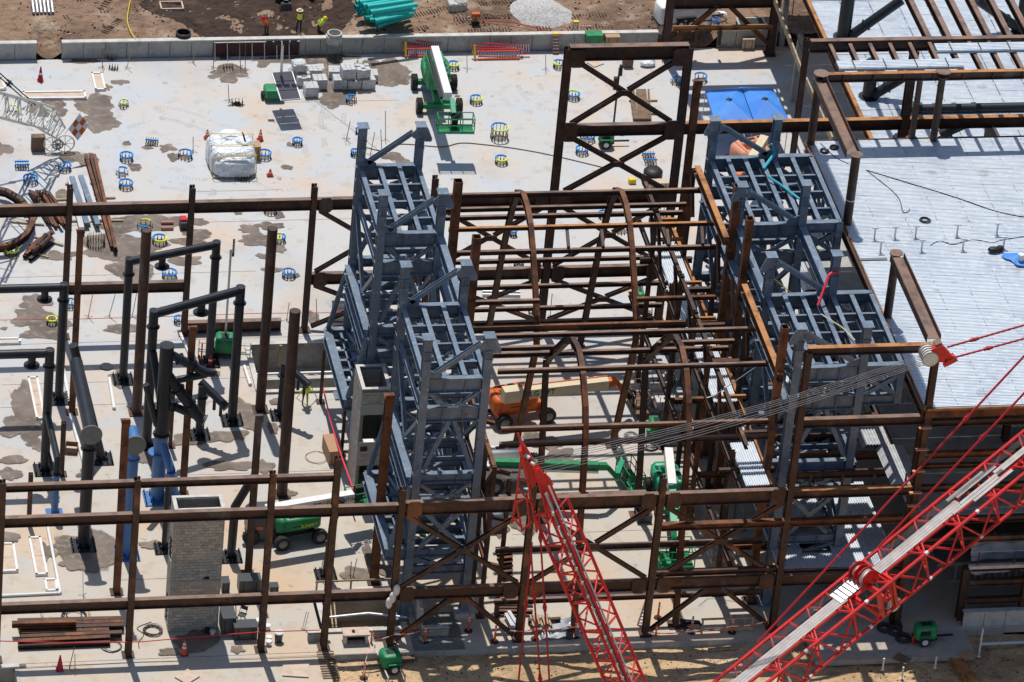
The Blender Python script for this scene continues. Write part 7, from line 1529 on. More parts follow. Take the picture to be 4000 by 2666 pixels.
# ladders
def ladder(label, a, b, w=.42, n=9, m_='orange', rung='alu', name='ladder', wdir=(1, 0, 0), aframe=0, cap_=True):
    a = Vector(a); b = Vector(b); T = thing(name, label, 'ladder', tuple(a)); W_ = Vector(wdir).normalized()*w/2
    for s in (-1, 1):
        mm = MB(); mm.bar(a+W_*s, b+W_*s*.75, .09, .05); mm.build('rail', m_, T)
        if aframe: mm = MB(); mm.bar(a+W_*s+Vector((0, aframe, 0)), b+W_*s*.75, .08, .05); mm.build('rail', m_, T)
    for k in range(n): c = a.lerp(b, (k+.7)/(n+.3)); mm = MB(); mm.bar(c-W_, c+W_, .05, .1); mm.build('rung', rung, T)
    if cap_: mm = MB(); mm.box(tuple(b), (w*.9, .22, .08)); mm.build('top_cap', 'yellow', T)
def ldp(label, base, top, y=None, **k): A_ = g(base); ladder(label, A_, py(top, A_.y+(k.pop('dy', .5))), **k)
ldp('orange step ladder with yellow cap standing before the wall, nearest the portal', q(3, 1, 402, 500), q(3, 1, 402, 310), n=6, aframe=1.0)
ldp('tall orange ladder with yellow cap left of the leaning bundle of ladders', q(3, 1, 555, 420), q(3, 1, 590, 200), n=8, aframe=0)
for i in range(3): ldp('orange ladder leaning in a tight bundle beside the green job box, %s' % ('left one', 'middle one', 'right one')[i], q(3, 1, 615+28*i, 430), q(3, 1, 665+22*i, 225), n=7, cap_=False, dy=.9)
for i in range(3): ldp('orange ladder with yellow end leaning right of the tan box, %s' % ('left one', 'middle one', 'right one')[i], q(3, 1, 1010+25*i, 415), q(3, 1, 955+25*i, 245), n=7, cap_=True, w=.3, dy=.9)
ldp('steep orange ladder leaning against the tall rear portal post', q(3, 1, 1300, 420), q(3, 1, 1400, 180), n=8, w=.55)
ldp('white ladder standing against the fifth front column', q(3, 4, 1180, 1040), q(3, 4, 1275, 730), n=10, m_='alu', cap_=False, w=.35, dy=.1)
for lab, A0, B0, w_, n_ in (('stack of long orange ladders lying against the wall behind the big green lift', q(2, 1, 1375, 540), q(2, 1, 1610, 510), 1.0, 12), ('pile of long orange ladders lying along the wall, right of the green lift', q(2, 1, 2010, 565), q(3, 1, 75, 560), 1.6, 18)):
    a_ = g(A0); b_ = g(B0); T = thing('ladder_stack', lab, 'ladders', (a_.x, a_.y, 0))
    for k in range(4):
        z0_, z1_ = .15+.22*k, .15+.22*k; off = Vector((.25*k if k % 2 else -.1*k, .12*k, 0))
        for zz in (0, .42):
            mm = MB(); mm.bar(a_+off+Vector((0, .1+zz*.7, .1+zz+.15*k)), Vector((b_.x, a_.y, 0))+off+Vector((0, .1+zz*.7, .1+zz+.05*k)), .09, .05); mm.build('rail', 'red' if k else 'cone', T)
        for j in range(n_): x = a_.x+(b_.x-a_.x)*(j+.5)/n_; mm = MB(); mm.bar((x+off.x, a_.y+off.y+.1, .1+.1*k), (x+off.x, a_.y+off.y+.4, .52+.1*k), .04, .05); mm.build('rung', 'alu', T)
    mm = MB(); mm.bar(a_+Vector((0, .1, .1)), a_+Vector((0, .5, 1.0)), .12, .12); mm.build('end_cap', 'yellow', T)
# ================================================================ MATERIAL STACKS
def bars(label, segs, m_='rust', kind='i', d=.3, w=.3, name='steel_beam_stack', part='beam', z0=0, timber=(), cat='steel stack', alt=None):
    P_ = [(g(a, z), g(b, z)) for (a, b, z) in segs]; c = P_[0][0]; T = thing(name, label, cat, (c.x, c.y, 0))
    for i, (A_, B_) in enumerate(P_):
        mm = MB()
        if kind == 'i': mm.ibeam(A_, B_, d, w)
        elif kind == 'pipe': mm.tube([A_, B_], d/2, 10)
        elif kind == 'box': mm.bar(A_, B_, d, w)
        elif kind == 'c': mm.chan(A_, B_, d, w)
        mm.build(part, (alt if alt and i % 2 else m_), T, smooth=(kind == 'pipe'))
    for (a, b) in timber: mm = MB(); mm.bar(g(a, .07), g(b, .07), .13, .13); mm.build('timber_bearer', 'wood', T)
Q = lambda x, y: q(1, 4, x, y)
bars('stack of rusty beams lying on timbers at the bottom left behind the front frame', [(Q(160, 1012), Q(1130, 990), .35), (Q(170, 1048), Q(1140, 1020), .35), (Q(180, 1085), Q(1140, 1052), .35), (Q(190, 1120), Q(1000, 1095), .3), (Q(190, 1160), Q(1120, 1120), .3), (Q(165, 1200), Q(1010, 1160), .35), (Q(165, 1235), Q(1010, 1200), .2), (Q(110, 1035), Q(700, 1020), .8)], 'rust', 'i', .32, .3, timber=((Q(380, 925), Q(440, 1190)), (Q(815, 905), Q(870, 1160))), alt='rust_bright')
Q = lambda x, y: q(1, 2, x, y)
bars('three very long rusty bars lying down the slab beside the galvanised members', [(q(1, 1, 800, 1430), Q(1045, 710), .25), (q(1, 1, 845, 1430), Q(1080, 740), .25), (q(1, 1, 880, 1430), Q(1075, 720), .5)], 'rust_bright', 'c', .25, .2, timber=((Q(600, 125), Q(885, 118)), (Q(485, 272), Q(1060, 250)), (Q(620, 465), Q(1130, 462))), alt='rust')
bars('bundle of pale galvanised members lying on timbers by the back frame beam', [(Q(640, 60), Q(750, 530), .3), (Q(660, 60), Q(800, 490), .45), (Q(700, 55), Q(810, 480), .3), (Q(740, 50), Q(900, 500), .45), (Q(780, 60), Q(910, 460), .3)], 'alu', 'box', .16, .34, name='galvanised_member_stack', part='member', alt='blue_steel')
bars('fan of short rusty H sections lying left of the galvanised members', [(Q(270+22*k, 190+8*(k % 3)), Q(440+26*k, 480+14*(k % 4)), .2+.15*(k % 3)) for k in range(9)], 'rust', 'i', .22, .2, timber=((Q(100, 470), Q(405, 500)), (Q(30, 415), Q(250, 375))), alt='rust_bright')
bars('small stack of rusty tubes and angles below the fan of H sections', [(Q(210+12*k, 790-20*k), Q(400+14*k, 640-16*k), .2+.12*(k % 2)) for k in range(6)]+[(Q(260, 815), Q(480, 640), .2)], 'rust', 'c', .25, .22, timber=((Q(315, 610), Q(580, 690)), (Q(325, 765), Q(445, 800))), alt='rust_bright')
bars('short dark pipe lengths on top of the small rusty stack', [(Q(300, 740), Q(400, 660), .6), (Q(345, 690), Q(420, 590), .65), (Q(370, 700), Q(460, 610), .6)], 'rust', 'pipe', .3, .3, name='pipe_stack', part='pipe', cat='pipes')
# curved rolled beams at far left
for lab, pts, m_ in (('large curved rusty beam bending through the left edge, lower one', [(-40, 715), (60, 705), (150, 670), (240, 600), (300, 500), (290, 420), (260, 370)], 'rust_bright'), ('curved rusty beam entering at the left edge above the pile', [(-40, 185), (60, 205), (130, 245), (200, 290), (240, 340)], 'rust')):
    T = thing('curved_beam', lab, 'curved beam', tuple(g(Q(*pts[0])))); mm = MB(); G_ = [g(Q(*p), .6) for p in pts]
    for a_, b_ in zip(G_, G_[1:]): mm.ibeam(a_-(b_-a_)*.02, b_+(b_-a_)*.02, .5, .35)
    mm.build('rolled_section', m_, T)
Q3 = lambda x, y: q(3, 1, x, y)
bars('flat bundle of parallel grey-brown tubes lying on two timbers inside the portal', [(Q3(1085+15*k+(18 if k > 2 else 0)+(16 if k > 8 else 0), 828-2*(k > 2)), Q3(1120+17*k, 1098), .15) for k in range(10)], 'wood_dark', 'box', .12, .12, name='tube_bundle', part='tube', cat='tubes', timber=((Q3(1075, 928), Q3(1335, 925)), (Q3(1100, 1040), Q3(1330, 1048))))
Q2 = lambda x, y: q(2, 4, x, y)
bars('pile of rusty angles and channels behind the narrow rust side frame', [(Q2(2200+9*k, 345+42*k), Q2(2353, 330+42*k), .2+.1*(k % 3)) for k in range(7)]+[(Q2(2200, 770+28*k), q(3, 4, 90+50*(k % 3), 760+30*k), .25) for k in range(6)], 'rust_bright', 'c', .24, .2, alt='rust')
Q4 = lambda x, y: q(3, 4, x, y)
bars('stack of dark steel tubes lying between orange posts at the slab edge', [(Q4(1545+4*k, 990+16*k), Q4(1725+8*(k % 3), 1005+14*k), .12+.06*(k % 2)) for k in range(6)]+[(Q4(1430, 1035), Q4(1760, 1050), .1)], 'black_pipe', 'pipe', .12, .12, name='tube_stack', part='tube', cat='tubes')
bars('rusty short beam lying above the blue plastic sheets', [(Q4(150, 1010), Q4(445, 990), .2)], 'rust', 'i', .28, .2, name='short_beam', cat='steel beam')
bars('pair of pale timbers on the sand near the bottom right', [(Q4(1800, 1262), Q4(2085, 1235), -.3), (Q4(1810, 1275), Q4(2080, 1248), -.3)], 'wood', 'box', .08, .1, name='timber_pair', part='timber', cat='timber')
bars('stack of steel grey angles beside the tower footing', [(Q2(2320, 920), Q2(2400, 1060), .2), (Q2(2335, 915), Q2(2420, 1050), .3), (Q2(2310, 940), Q2(2380, 1075), .3)], 'alu', 'c', .2, .2, name='angle_stack', part='angle', cat='steel stack')
bars('silver steel members lying behind the purlins, at the second back bay', [(q(2, 2, 2080, 1100+14*k), q(3, 2, 75, 1105+14*k), .2+.1*(k % 2)) for k in range(5)], 'alu', 'pipe', .22, .2, name='silver_tubes', part='tube', cat='tubes')
bars('dark stacked steel panels seen behind the left tower foot', [(q(2, 2, 700, 1220+28*k), q(2, 2, 940, 1225+28*k), .3+.05*k) for k in range(8)], 'black_pipe', 'box', .1, .5, name='panel_stack', part='panel', cat='panels', alt='rust')
# flat white bordered forms
def form(label, p, ang=None, rim='white'):
    P_ = [g(x, .0) for x in p]; T = thing('flat_form', label, 'timber form', tuple(P_[0])); c = sum(P_, Vector())/4
    mm = MB(); n_ = max(1, int(((P_[1]-P_[2]).length)/1.25)); 
    for k in range(n_):
        a0, a1 = k/n_+.004, (k+1)/n_-.004; A_ = P_[0].lerp(P_[3], a0); B_ = P_[1].lerp(P_[2], a0); C2 = P_[1].lerp(P_[2], a1); D2 = P_[0].lerp(P_[3], a1); mm = MB(); mm.plate([x+Vector((0, 0, .1)) for x in (A_, B_, C2, D2)], .03, (0, 0, 1)); mm.build('plywood_panel', 'ply', T)
    for a_, b_ in zip(P_, P_[1:]+P_[:1]): mm = MB(); dv = (b_-a_).normalized()*.06; mm.bar(a_-dv+Vector((0, 0, .09)), b_+dv+Vector((0, 0, .09)), .18, .13); mm.build('rim_board', rim, T)
    return T
Q1 = lambda x, y: q(1, 1, x, y)
form('narrow white bordered form left of a round water patch, top left', [Q1(845, 688), Q1(930, 688), Q1(965, 835), Q1(880, 838)]); form('long white bordered form with a blue tube on it near the white jib', [Q1(215, 865), Q1(775, 858), Q1(785, 915), Q1(222, 920)]); form('white bordered form cut by the left edge, upper left', [Q1(-60, 735), Q1(10, 735), Q1(48, 830), Q1(-60, 835)])
QL = lambda x, y: q(1, 4, x, y)
form('large two-panel plywood form at the left edge, lower left', [QL(-60, 310), QL(120, 308), QL(158, 555), QL(-60, 565)]); form('narrow plywood form inside the white pipe outline', [QL(270, 255), QL(365, 250), QL(430, 585), QL(335, 590)]); form('long plywood form standing aslant beside the portal leg, left middle', [q(1, 3, 262, 352), q(1, 3, 340, 350), q(1, 3, 405, 720), q(1, 3, 340, 725)]); form('small broken form with short boards in the pipe corner', [QL(412, 640), QL(515, 635), QL(520, 735), QL(430, 738)])
form('flat form board cut by the left edge, above the portal', [q(1, 3, -60, -5), q(1, 3, 180, -10), q(1, 3, 182, 28), q(1, 3, -60, 34)])
T = thing('pipe_outline', 'white pipe laid on the slab as a right-angled outline at the lower left', 'pipe', tuple(g(QL(555, 745))))
for a_, b_ in (((-60, 775), (555, 745)), ((555, 745), (430, 90)), ((430, 40), (-60, 55))): mm = MB(); mm.tube([g(QL(*a_), .1), g(QL(*b_), .1)], .09, 10); mm.build('pipe', 'white', T, smooth=True)
for lab, a_, b_ in (('pale pipe on the slab slanting down behind the thin rust column', q(1, 3, 565, 160), q(1, 3, 640, 560)), ('pale pipe on the slab slanting towards the open crate', q(1, 3, 650, 670), q(1, 3, 780, 1150)), ('short pale pipe behind the disc-ended black frame', q(1, 3, 1005, 340), q(1, 3, 1050, 620)), ('pale pipe on the slab near the trench corner', q(1, 3, 2245, 230), q(1, 3, 2300, 400)), ('pale pipe behind the branching pipe tree', q(1, 2, 1660, 1500), q(1, 3, 1740, 110))):
    mm = MB(); mm.tube([g(a_, .1), g(b_, .1)], .11, 10); single(mm, 'drain_pipe', 'white', lab, 'pipe', smooth=True)
for lab, p, w_, h_, m_, rz in (('square plywood sheet lying askew near the bottom edge', q(1, 4, 1720, 1520), 1.1, .95, 'ply', 40), ('plywood sheet on the slab with a damp edge, bottom middle', q(2, 4, 365, 1450), 1.5, 1.45, 'ply', -10), ('ridged timber sheet beside the green light tower', q(2, 4, 1350, 1285), 1.2, 1.5, 'wood_dark', 20), ('brown paper sheet on the slab behind the portal', q(3, 1, 765, 585), .9, .8, 'ply', 30), ('diamond shaped plywood sheet at the slab edge, lower right', q(4, 4, 1230, 1355), .75, .9, 'wood_dark', 45), ('folded cardboard sheet at the slab corner, lower right', q(4, 4, 1830, 1320), .9, .8, 'cardboard', 25)):
    c = g(p); mm = MB(); mm.box((0, 0, .05), (w_, h_, .04)); 
    if 'ridged' in lab:
        for k in range(7): mm.box((-.5+.17*k, 0, .08), (.06, h_, .04))
    o = single(mm, 'board_sheet', m_, lab, 'board', loc=(c.x, c.y, 0 if 'light tower' not in lab else -.3), rz=R(rz))
# timber pallet rack and yellow tape at slab step
c = g(q(2, 4, 665, 1410)); T = thing('timber_grille', 'slatted timber grille lying across the step at the bottom edge', 'timber grille', (c.x, c.y, -.1))
for k in range(12): mm = MB(); mm.box((c.x, c.y+1.3-.23*k, .0), (1.0, .1, .06)); mm.build('slat', 'wood_dark', T)
for s in (-.45, .45): mm = MB(); mm.box((c.x+s, c.y, -.06), (.08, 2.8, .06)); mm.build('runner', 'wood', T)
# canopy of two blue tents
A = [py(p, g((2745, 470), 0).y) for p in ((2756, 355),)]; zc = 2.6
T = thing('canopy', 'two bright blue canopy tents side by side behind the back frame', 'canopy', tuple(g((2920, 400), 0)))
for (c0_, c1_, c2_, c3_) in ((q(3, 1, 1778, 838), q(3, 1, 2105, 805), q(3, 1, 2215, 1108), q(3, 1, 1860, 1100)), (q(3, 1, 2112, 805), q(4, 1, 45, 812), q(4, 1, 190, 1098), q(3, 1, 2222, 1108))):
    Pc = [g(x, zc) for x in (c0_, c1_, c2_, c3_)]; apex = sum(Pc, Vector())/4+Vector((0, 0, .42)); mm = MB(); mm.add([*Pc, apex], [(0, 1, 4), (1, 2, 4), (2, 3, 4), (3, 0, 4)]); mm.add([*Pc, *[x-Vector((0, 0, .25)) for x in Pc]], [(0, 4, 5, 1), (1, 5, 6, 2), (2, 6, 7, 3), (3, 7, 4, 0)]); mm.build('fabric_roof', 'tarp', T)
    for x in Pc: mm = MB(); mm.tube([(x.x, x.y, 0), tuple(x)], .03, 6); mm.build('leg', 'alu', T)
    mm = MB(); mm.lathe(tuple(apex-Vector((0, 0, .02))), [(.25, 0), (.02, .1)], 4); mm.build('vent_cap', 'black_pipe', T)
# walkway rail at the top right between slab and deck
T = thing('stair_walkway', 'tan steel stair stringers with handrail posts at the top right behind the deck edge', 'stair', tuple(g(q(4, 1, 100, 300))))
for (a_, b_, z_) in ((q(4, 1, 60, 0), q(4, 1, 300, 640), 5.5), (q(4, 1, 350, 740), q(4, 1, 590, 1290), 4.8)): 
    mm = MB(); mm.bar(g(a_, z_), g(b_, z_), .5, .12); mm.build('stringer', 'wood', T)
for k in range(5): c = g(q(4, 1, 170+45*k, 60+130*k), 4); mm = MB(); mm.tube([(c.x, c.y, 4.0), (c.x, c.y, 5.6)], .04, 6); mm.build('handrail_post', 'wood_dark', T)
for o_ in (0, .6): mm = MB(); mm.tube([g(q(4, 1, 150, 0), 5.6-o_), g(q(4, 1, 345, 560), 5.6-o_)], .035, 6); mm.build('handrail', 'wood_dark', T)
for p in (q(4, 1, 40, 480), q(4, 1, 120, 420), q(4, 1, 225, 930)): c = g(p); mm = MB(); mm.box((c.x, c.y, 2.6), (.35, .3, 5.2)); mm.build('support_post', 'conc', T)
# red and white lines
pend('long red rope slung low across the front frame', [(0, 2505), (270, 2512), (550, 2508), (850, 2482), (1010, 2470), (1250, 2462)], [YF-.3]*6, .03, 'red_line', name='rope_line', cat='rope')
pend('thin red rope crossing the slab behind the pipe portals', [(0, 1251), (300, 1247), (700, 1236), (1000, 1225), (1330, 1222)], [g((700, 1310)).y]*5, .02, 'red_line', name='rope_line', cat='rope')
pend('bright orange-red strap line running from the trench to the rear shaft foot', [(1262, 1515), (1290, 1640), (1333, 1780), (1385, 1925)], [-5.9, -9.5, -14.0, -18.5], .05, 'red_strap', name='rope_line', cat='rope')
for k, (lab, pts) in enumerate((('striped barrier tape between the leaning orange post and the form box', [q(2, 4, 1055, 1180), q(2, 4, 1270, 1125), q(2, 4, 1510, 1095)]), ('striped barrier tape dropping to the bottom orange post', [q(2, 4, 1055, 1180), q(2, 4, 1010, 1360), q(2, 4, 985, 1520)]), ('striped barrier tape along the slab edge right of the boom', [q(3, 4, 1250, 1110), q(3, 4, 1650, 1095), q(3, 4, 2020, 1050), q(4, 4, 10, 1000)]), ('striped barrier tape behind the netting', [q(3, 4, -20, 1090), q(3, 4, 210, 1075), q(3, 4, 580, 1060)]))):
    P_ = [py(p, g(p, 1.0).y) for p in pts]; T = thing('barrier_tape', lab, 'barrier tape', tuple(P_[0]))
    for a_, b_ in zip(P_, P_[1:]):
        nseg = max(4, int((b_-a_).length/.35))
        for j in range(nseg): mm = MB(); sag = lambda t: -Vector((0, 0, .12*math.sin(math.pi*t))); mm.bar(a_.lerp(b_, j/nseg)+sag(j/nseg), a_.lerp(b_, (j+1)/nseg)+sag((j+1)/nseg), .07, .02); mm.build('tape_band', 'cone' if j % 2 else 'reflect', T)
# netting and plastic heap
c = g(q(3, 4, 430, 1090)); mm = MB(); N_ = 10
vs = [(c.x-1.2+2.4*i/(N_-1), c.y-.9+1.9*j/(N_-1), .05+.35*abs(NZ.noise(Vector((i*.7, j*.7, 3))))) for j in range(N_) for i in range(N_)]
mm.add(vs, [(j*N_+i, j*N_+i+1, (j+1)*N_+i+1, (j+1)*N_+i) for j in range(N_-1) for i in range(N_-1)]); single(mm, 'plastic_sheet', 'plastic_sheet', 'crumpled clear blue plastic sheets beside the dark bucket', 'plastic sheet')
c = g(q(3, 4, 265, 1060)); T = thing('timber_pallets', 'broken timber pallets with red netting right of the fourth front column', 'pallet', (c.x, c.y, 0))
for k in range(7): mm = MB(); mm.box((c.x-.5+.17*k, c.y+rnd.uniform(-.1, .1), .3+.05*(k % 3)), (.1, 1.6, .04)); mm.build('slat', 'wood', T)
for k in range(3): mm = MB(); mm.box((c.x, c.y-.6+.6*k, .15), (1.3, .1, .2)); mm.build('bearer', 'wood_dark', T)
def bucket(label, p, m_='bucket', r=.15, h=.3, z0=0, rim='white', name='bucket', cat='bucket'):
    c = g(p, z0); T = thing(name, label, cat, (c.x, c.y, z0)); mm = MB(); mm.lathe((0, 0, 0), [(r*.8, 0), (r, h), (r*.92, h), (r*.75, .06), (.02, .05)], 18); mm.build('shell', m_, T, world=False, smooth=True); mm = MB(); mm.lathe((0, 0, h-.03), [(r+.02, 0), (r+.02, .04), (r-.02, .04)], 18); mm.build('rim_band', rim, T, world=False)
bucket('white bucket at the right of the front shaft foot', q(1, 4, 1952, 1135)); bucket('round black bucket touching the front shaft foot', q(1, 4, 1903, 1115), 'black', .17, .3, rim='black'); bucket('white bucket alone near the green lift basket', q(3, 3, 990, 1025), r=.16, h=.32); bucket('large grey bin by the hose tangle left of the front pit', q(2, 4, 205, 1190), 'gang', .26, .65, rim='alu', name='waste_bin', cat='waste bin')
bucket('dark waste bin beside the crumpled plastic sheets', q(3, 4, 525, 1160), 'gang', .26, .65, rim='black', name='waste_bin', cat='waste bin')
for i, (x, y, lb) in enumerate(((18, 1030, 'topmost white bucket left of the first column group'), (105, 1080, 'white bucket on top of a dark drum by the front column'), (118, 1185, 'upper white bucket beside the grey bin'), (115, 1225, 'lower white bucket beside the grey bin'))): bucket(lb, q(2, 4, x, y), r=.16, h=.3)
# folding chair and stool
c = g(q(1, 4, 2222, 1005)); T = thing('folding_chair', 'grey folding chair beside the dark gang boxes', 'folding chair', (c.x, c.y, 0), R(-35))
mm = MB(); mm.box((0, 0, .47), (.42, .42, .04)); mm.build('seat', 'gang', T, world=False); mm = MB(); mm.box((0, .24, .82), (.42, .04, .26)); mm.build('backrest', 'gang', T, world=False)
for s in (-1, 1):
    mm = MB(); mm.tube([(s*.21, -.25, 0), (s*.21, .26, 1.0)], .018, 6); mm.build('leg', 'black', T, world=False); mm = MB(); mm.tube([(s*.19, .3, 0), (s*.19, -.18, .48)], .018, 6); mm.build('leg', 'black', T, world=False)
c = g(q(1, 4, 2140, 935)); T = thing('stool', 'red topped wire stool behind the gang boxes', 'stool', (c.x, c.y, 0)); mm = MB(); mm.lathe((0, 0, .95), [(.2, 0), (.2, .08)], 14); mm.build('seat', 'red', T, world=False)
for k in range(4): a_ = k*math.pi/2+.6; mm = MB(); mm.tube([(.26*math.cos(a_), .26*math.sin(a_), 0), (.14*math.cos(a_), .14*math.sin(a_), .95)], .018, 5); mm.build('leg', 'black', T, world=False)
# tyres at right
for i, (x, y, lb) in enumerate(((1070, 1080, 'leftmost flat ring of the pair behind the green generator'), (1160, 1105, 'middle dark ring leaning near the hose'), (1240, 1175, 'front dark tyre ring left of the generator wheel'))):
    c = g(q(4, 4, x, y)); mm = MB(); mm.tube([(c.x+.36*math.cos(k*math.pi/8), c.y+.36*math.sin(k*math.pi/8), .14) for k in range(17)], .13, 8); single(mm, 'tyre_ring', 'tyre', lb, 'tyre', smooth=True)
c = g(q(4, 4, 1330, 1210)); mm = MB(); mm.lathe((c.x, c.y, 0), [(.09, 0), (.09, .45), (.03, .52), (.03, .6)], 12); single(mm, 'fire_extinguisher', 'red', 'small red fire extinguisher at the left of the green generator wheel', 'extinguisher', smooth=True)
for i, (x, y, lb) in enumerate(((1052, 1450, 'white pipe stub on the near slab, leftmost of four'), (1533, 1435, 'white pipe stub near the slab step, right one'), (1230, 1530, 'white pipe stub in the sunny strip'), (1935, 1330, 'tall white pipe post at the corner of the sandy pit'))):
    c = g(q(4, 4, x, y), -.3); h = .8 if i < 3 else 2.0; mm = MB(); mm.lathe((c.x, c.y, -.3), [(.12, 0), (.12, .02), (.055, .03), (.055, h)], 12); single(mm, 'pipe_stub', 'white', lb, 'pipe stub', smooth=True)
# black tank and yellow case behind the braces
c = g(q(3, 2, 1290, 75)); T = thing('water_tank', 'black drum-shaped tank with dark steps under the tall portal', 'tank', (c.x, c.y, 0)); mm = MB(); mm.lathe((c.x, c.y, 0), [(.64, 0), (.64, .6), (.5, .75), (.2, .8)], 20); mm.build('drum', 'black', T, smooth=True)
for k in range(3): mm = MB(); mm.box((c.x-.6, c.y-.35-.18*k, .5-.15*k), (.5, .18, .05)); mm.build('step', 'gang', T)
c = g(q(3, 2, 1102, 115)); mm = MB(); rbox(mm, (c.x, c.y, .2), (.5, .4, .32), .08); single(mm, 'yellow_case', 'yellow', 'bright yellow case on the slab beside the black tank', 'case')
c = g(q(3, 1, 1245, 610)); mm = MB(); mm.ell((c.x, c.y, .2), (.55, .3, .2), 14, 8, None); mm.ell((c.x+.3, c.y+.3, .22), (.3, .25, .2)); single(mm, 'wrapped_roll', 'white_wrap', 'rumpled blue-white wrapped roll lying inside the portal', 'roll', smooth=True)
c = g(q(3, 1, 1060, 610)); T = thing('air_compressor', 'dark oily compressor unit behind the portal top brace', 'machine', (c.x, c.y, 0)); mm = MB(); rbox(mm, (c.x, c.y, .45), (.7, .6, .65), .1); mm.build('casing', 'wood_dark', T); mm = MB(); mm.lathe((c.x, c.y, .78), [(.2, 0), (.2, .2), (.06, .24)], 12); mm.build('motor', 'black', T)
c = g(q(3, 1, 935, 1130)); mt = py(q(3, 1, 960, 625), c.y); T = thing('mast_light', 'tall thin light mast standing inside the portal', 'light mast', (c.x, c.y, 0)); mm = MB(); mm.tube([(c.x, c.y, 0), (c.x, c.y, mt.z)], .07, 8); mm.build('mast', 'cable', T); mm = MB(); mm.box((c.x-.15, c.y, mt.z-1.2), (.3, .3, .9)); mm.box((c.x+.1, c.y, mt.z-.2), (.2, .2, .8)); mm.build('lamp_head', 'black', T)
c = g(q(1, 2, 1682, 530)); T = thing('welding_cart', 'small red and black welder cart on the slab by the back frame column', 'machine', (c.x, c.y, 0)); mm = MB(); rbox(mm, (c.x, c.y, .32), (.5, .6, .5), .06); mm.build('casing', 'gang', T); mm = MB(); mm.box((c.x, c.y+.1, .66), (.42, .5, .16)); mm.build('top_tray', 'red', T)
for i, y_ in enumerate((495, 545)): c = g(q(1, 2, 1535, y_)); mm = MB(); mm.tube([(c.x-.4, c.y, .12), (c.x+.4, c.y, .12)], .13, 12); single(mm, 'gas_cylinder', 'copper', ('far' if i == 0 else 'near')+' brown gas cylinder lying on the wet slab', 'gas cylinder', smooth=True)
# tripod rebar stakes on the slab
SN = ['at the left end of the wall by the yellow cord', 'with an orange tip left of the bare bolts at the wall', 'right of the bolt group at the long wall', 'alone by the wall halfway to the dark form', 'at the left edge of the dark wall form', 'right of the coil in the water patch', 'rightmost by the dark wall form, with orange tip', 'at the left corner of the bolts by the grey coil', 'right of the blue split ring near the bundle', 'at the wall left of the pallets', 'between the two pallet clusters', 'at the wall behind the right pallet cluster', 'rising above the right pallet cluster', 'left of the left tower top', 'tallest one right of the left tower post', 'low left one behind the left tower brace', 'right one behind the left tower brace', 'on the slab between the two ladder piles', 'left of the blue ring at the portal', 'leaning, left of three by the thin red rope', 'middle of three by the thin red rope', 'right of three beside the brown pipe column', 'by the yellow foam near the trench', 'left of the braced bay foot', 'behind the plain red cone', 'right of the plain red cone', 'with a paper flag left of the rust H-post', 'leaning under the lowest back brace', 'bent one behind the front pit rail', 'shorter twin right of the bent one', 'middle twin behind the front pit', 'white one left of the front pit', 'white one touching its twin by the front pit']
for i, (c_, r_, x, y, h, m_) in enumerate(((1, 1, 270, 540, .9, 'alu'), (1, 1, 940, 625, 1.6, 'wood_dark'), (1, 1, 1165, 630, 1.5, 'wood'), (1, 1, 1770, 580, 1.2, 'wood'), (1, 1, 1960, 630, 1.9, 'wood_dark'), (1, 1, 2210, 620, 1.8, 'wood_dark'), (1, 1, 2253, 640, 1.9, 'wood_dark'), (1, 1, 2105, 930, 1.2, 'wood_dark'), (1, 1, 1775, 1400, 1.1, 'wood_dark'), (2, 1, 450, 545, 1.3, 'wood_dark'), (2, 1, 665, 640, 1.9, 'wood_dark'), (2, 1, 745, 580, 1.5, 'wood_dark'), (2, 1, 930, 580, 2.0, 'wood_dark'), (2, 1, 830, 1285, 1.4, 'wood_dark'), (2, 1, 1190, 1290, 2.1, 'wood_dark'), (2, 1, 1050, 1430, 1.8, 'wood_dark'), (2, 1, 1155, 1400, 1.7, 'wood_dark'), (2, 1, 1940, 640, 1.2, 'wood'), (3, 1, 310, 640, 1.3, 'wood'), (1, 2, 810, 1350, 1.7, 'wood'), (1, 2, 1000, 1345, 1.7, 'wood'), (1, 2, 1215, 1340, 1.6, 'wood'), (2, 2, 280, 1380, 1.3, 'wood'), (2, 2, 560, 1390, 1.6, 'wood'), (1, 4, 635, 1440, 1.5, 'wood_dark'), (1, 4, 690, 1450, 1.2, 'wood'), (1, 4, 765, 770, 1.5, 'alu'), (3, 2, 350, 1350, 1.8, 'wood_dark'), (2, 4, 590, 600, 1.6, 'wood_dark'), (2, 4, 890, 610, 1.3, 'wood_dark'), (2, 4, 865, 600, 1.2, 'wood_dark'), (2, 4, 425, 1080, 1.2, 'white'), (2, 4, 445, 1080, 1.3, 'white'))):
    c = g(q(c_, r_, x, y)); lx, ly = rnd.uniform(-.12, .2), rnd.uniform(-.1, .15); mm = MB(); mm.tube([(0, 0, 0), (lx*h, ly*h, h)], .025, 5)
    for k in range(3): a_ = k*2.1+i; mm.tube([(0, 0, .12), (.3*math.cos(a_), .3*math.sin(a_), .01)], .015, 4)
    single(mm, 'survey_stake', m_, 'thin stake '+SN[i], 'stake', loc=(c.x, c.y, 0), group='thin stakes on the slab', rz=0)
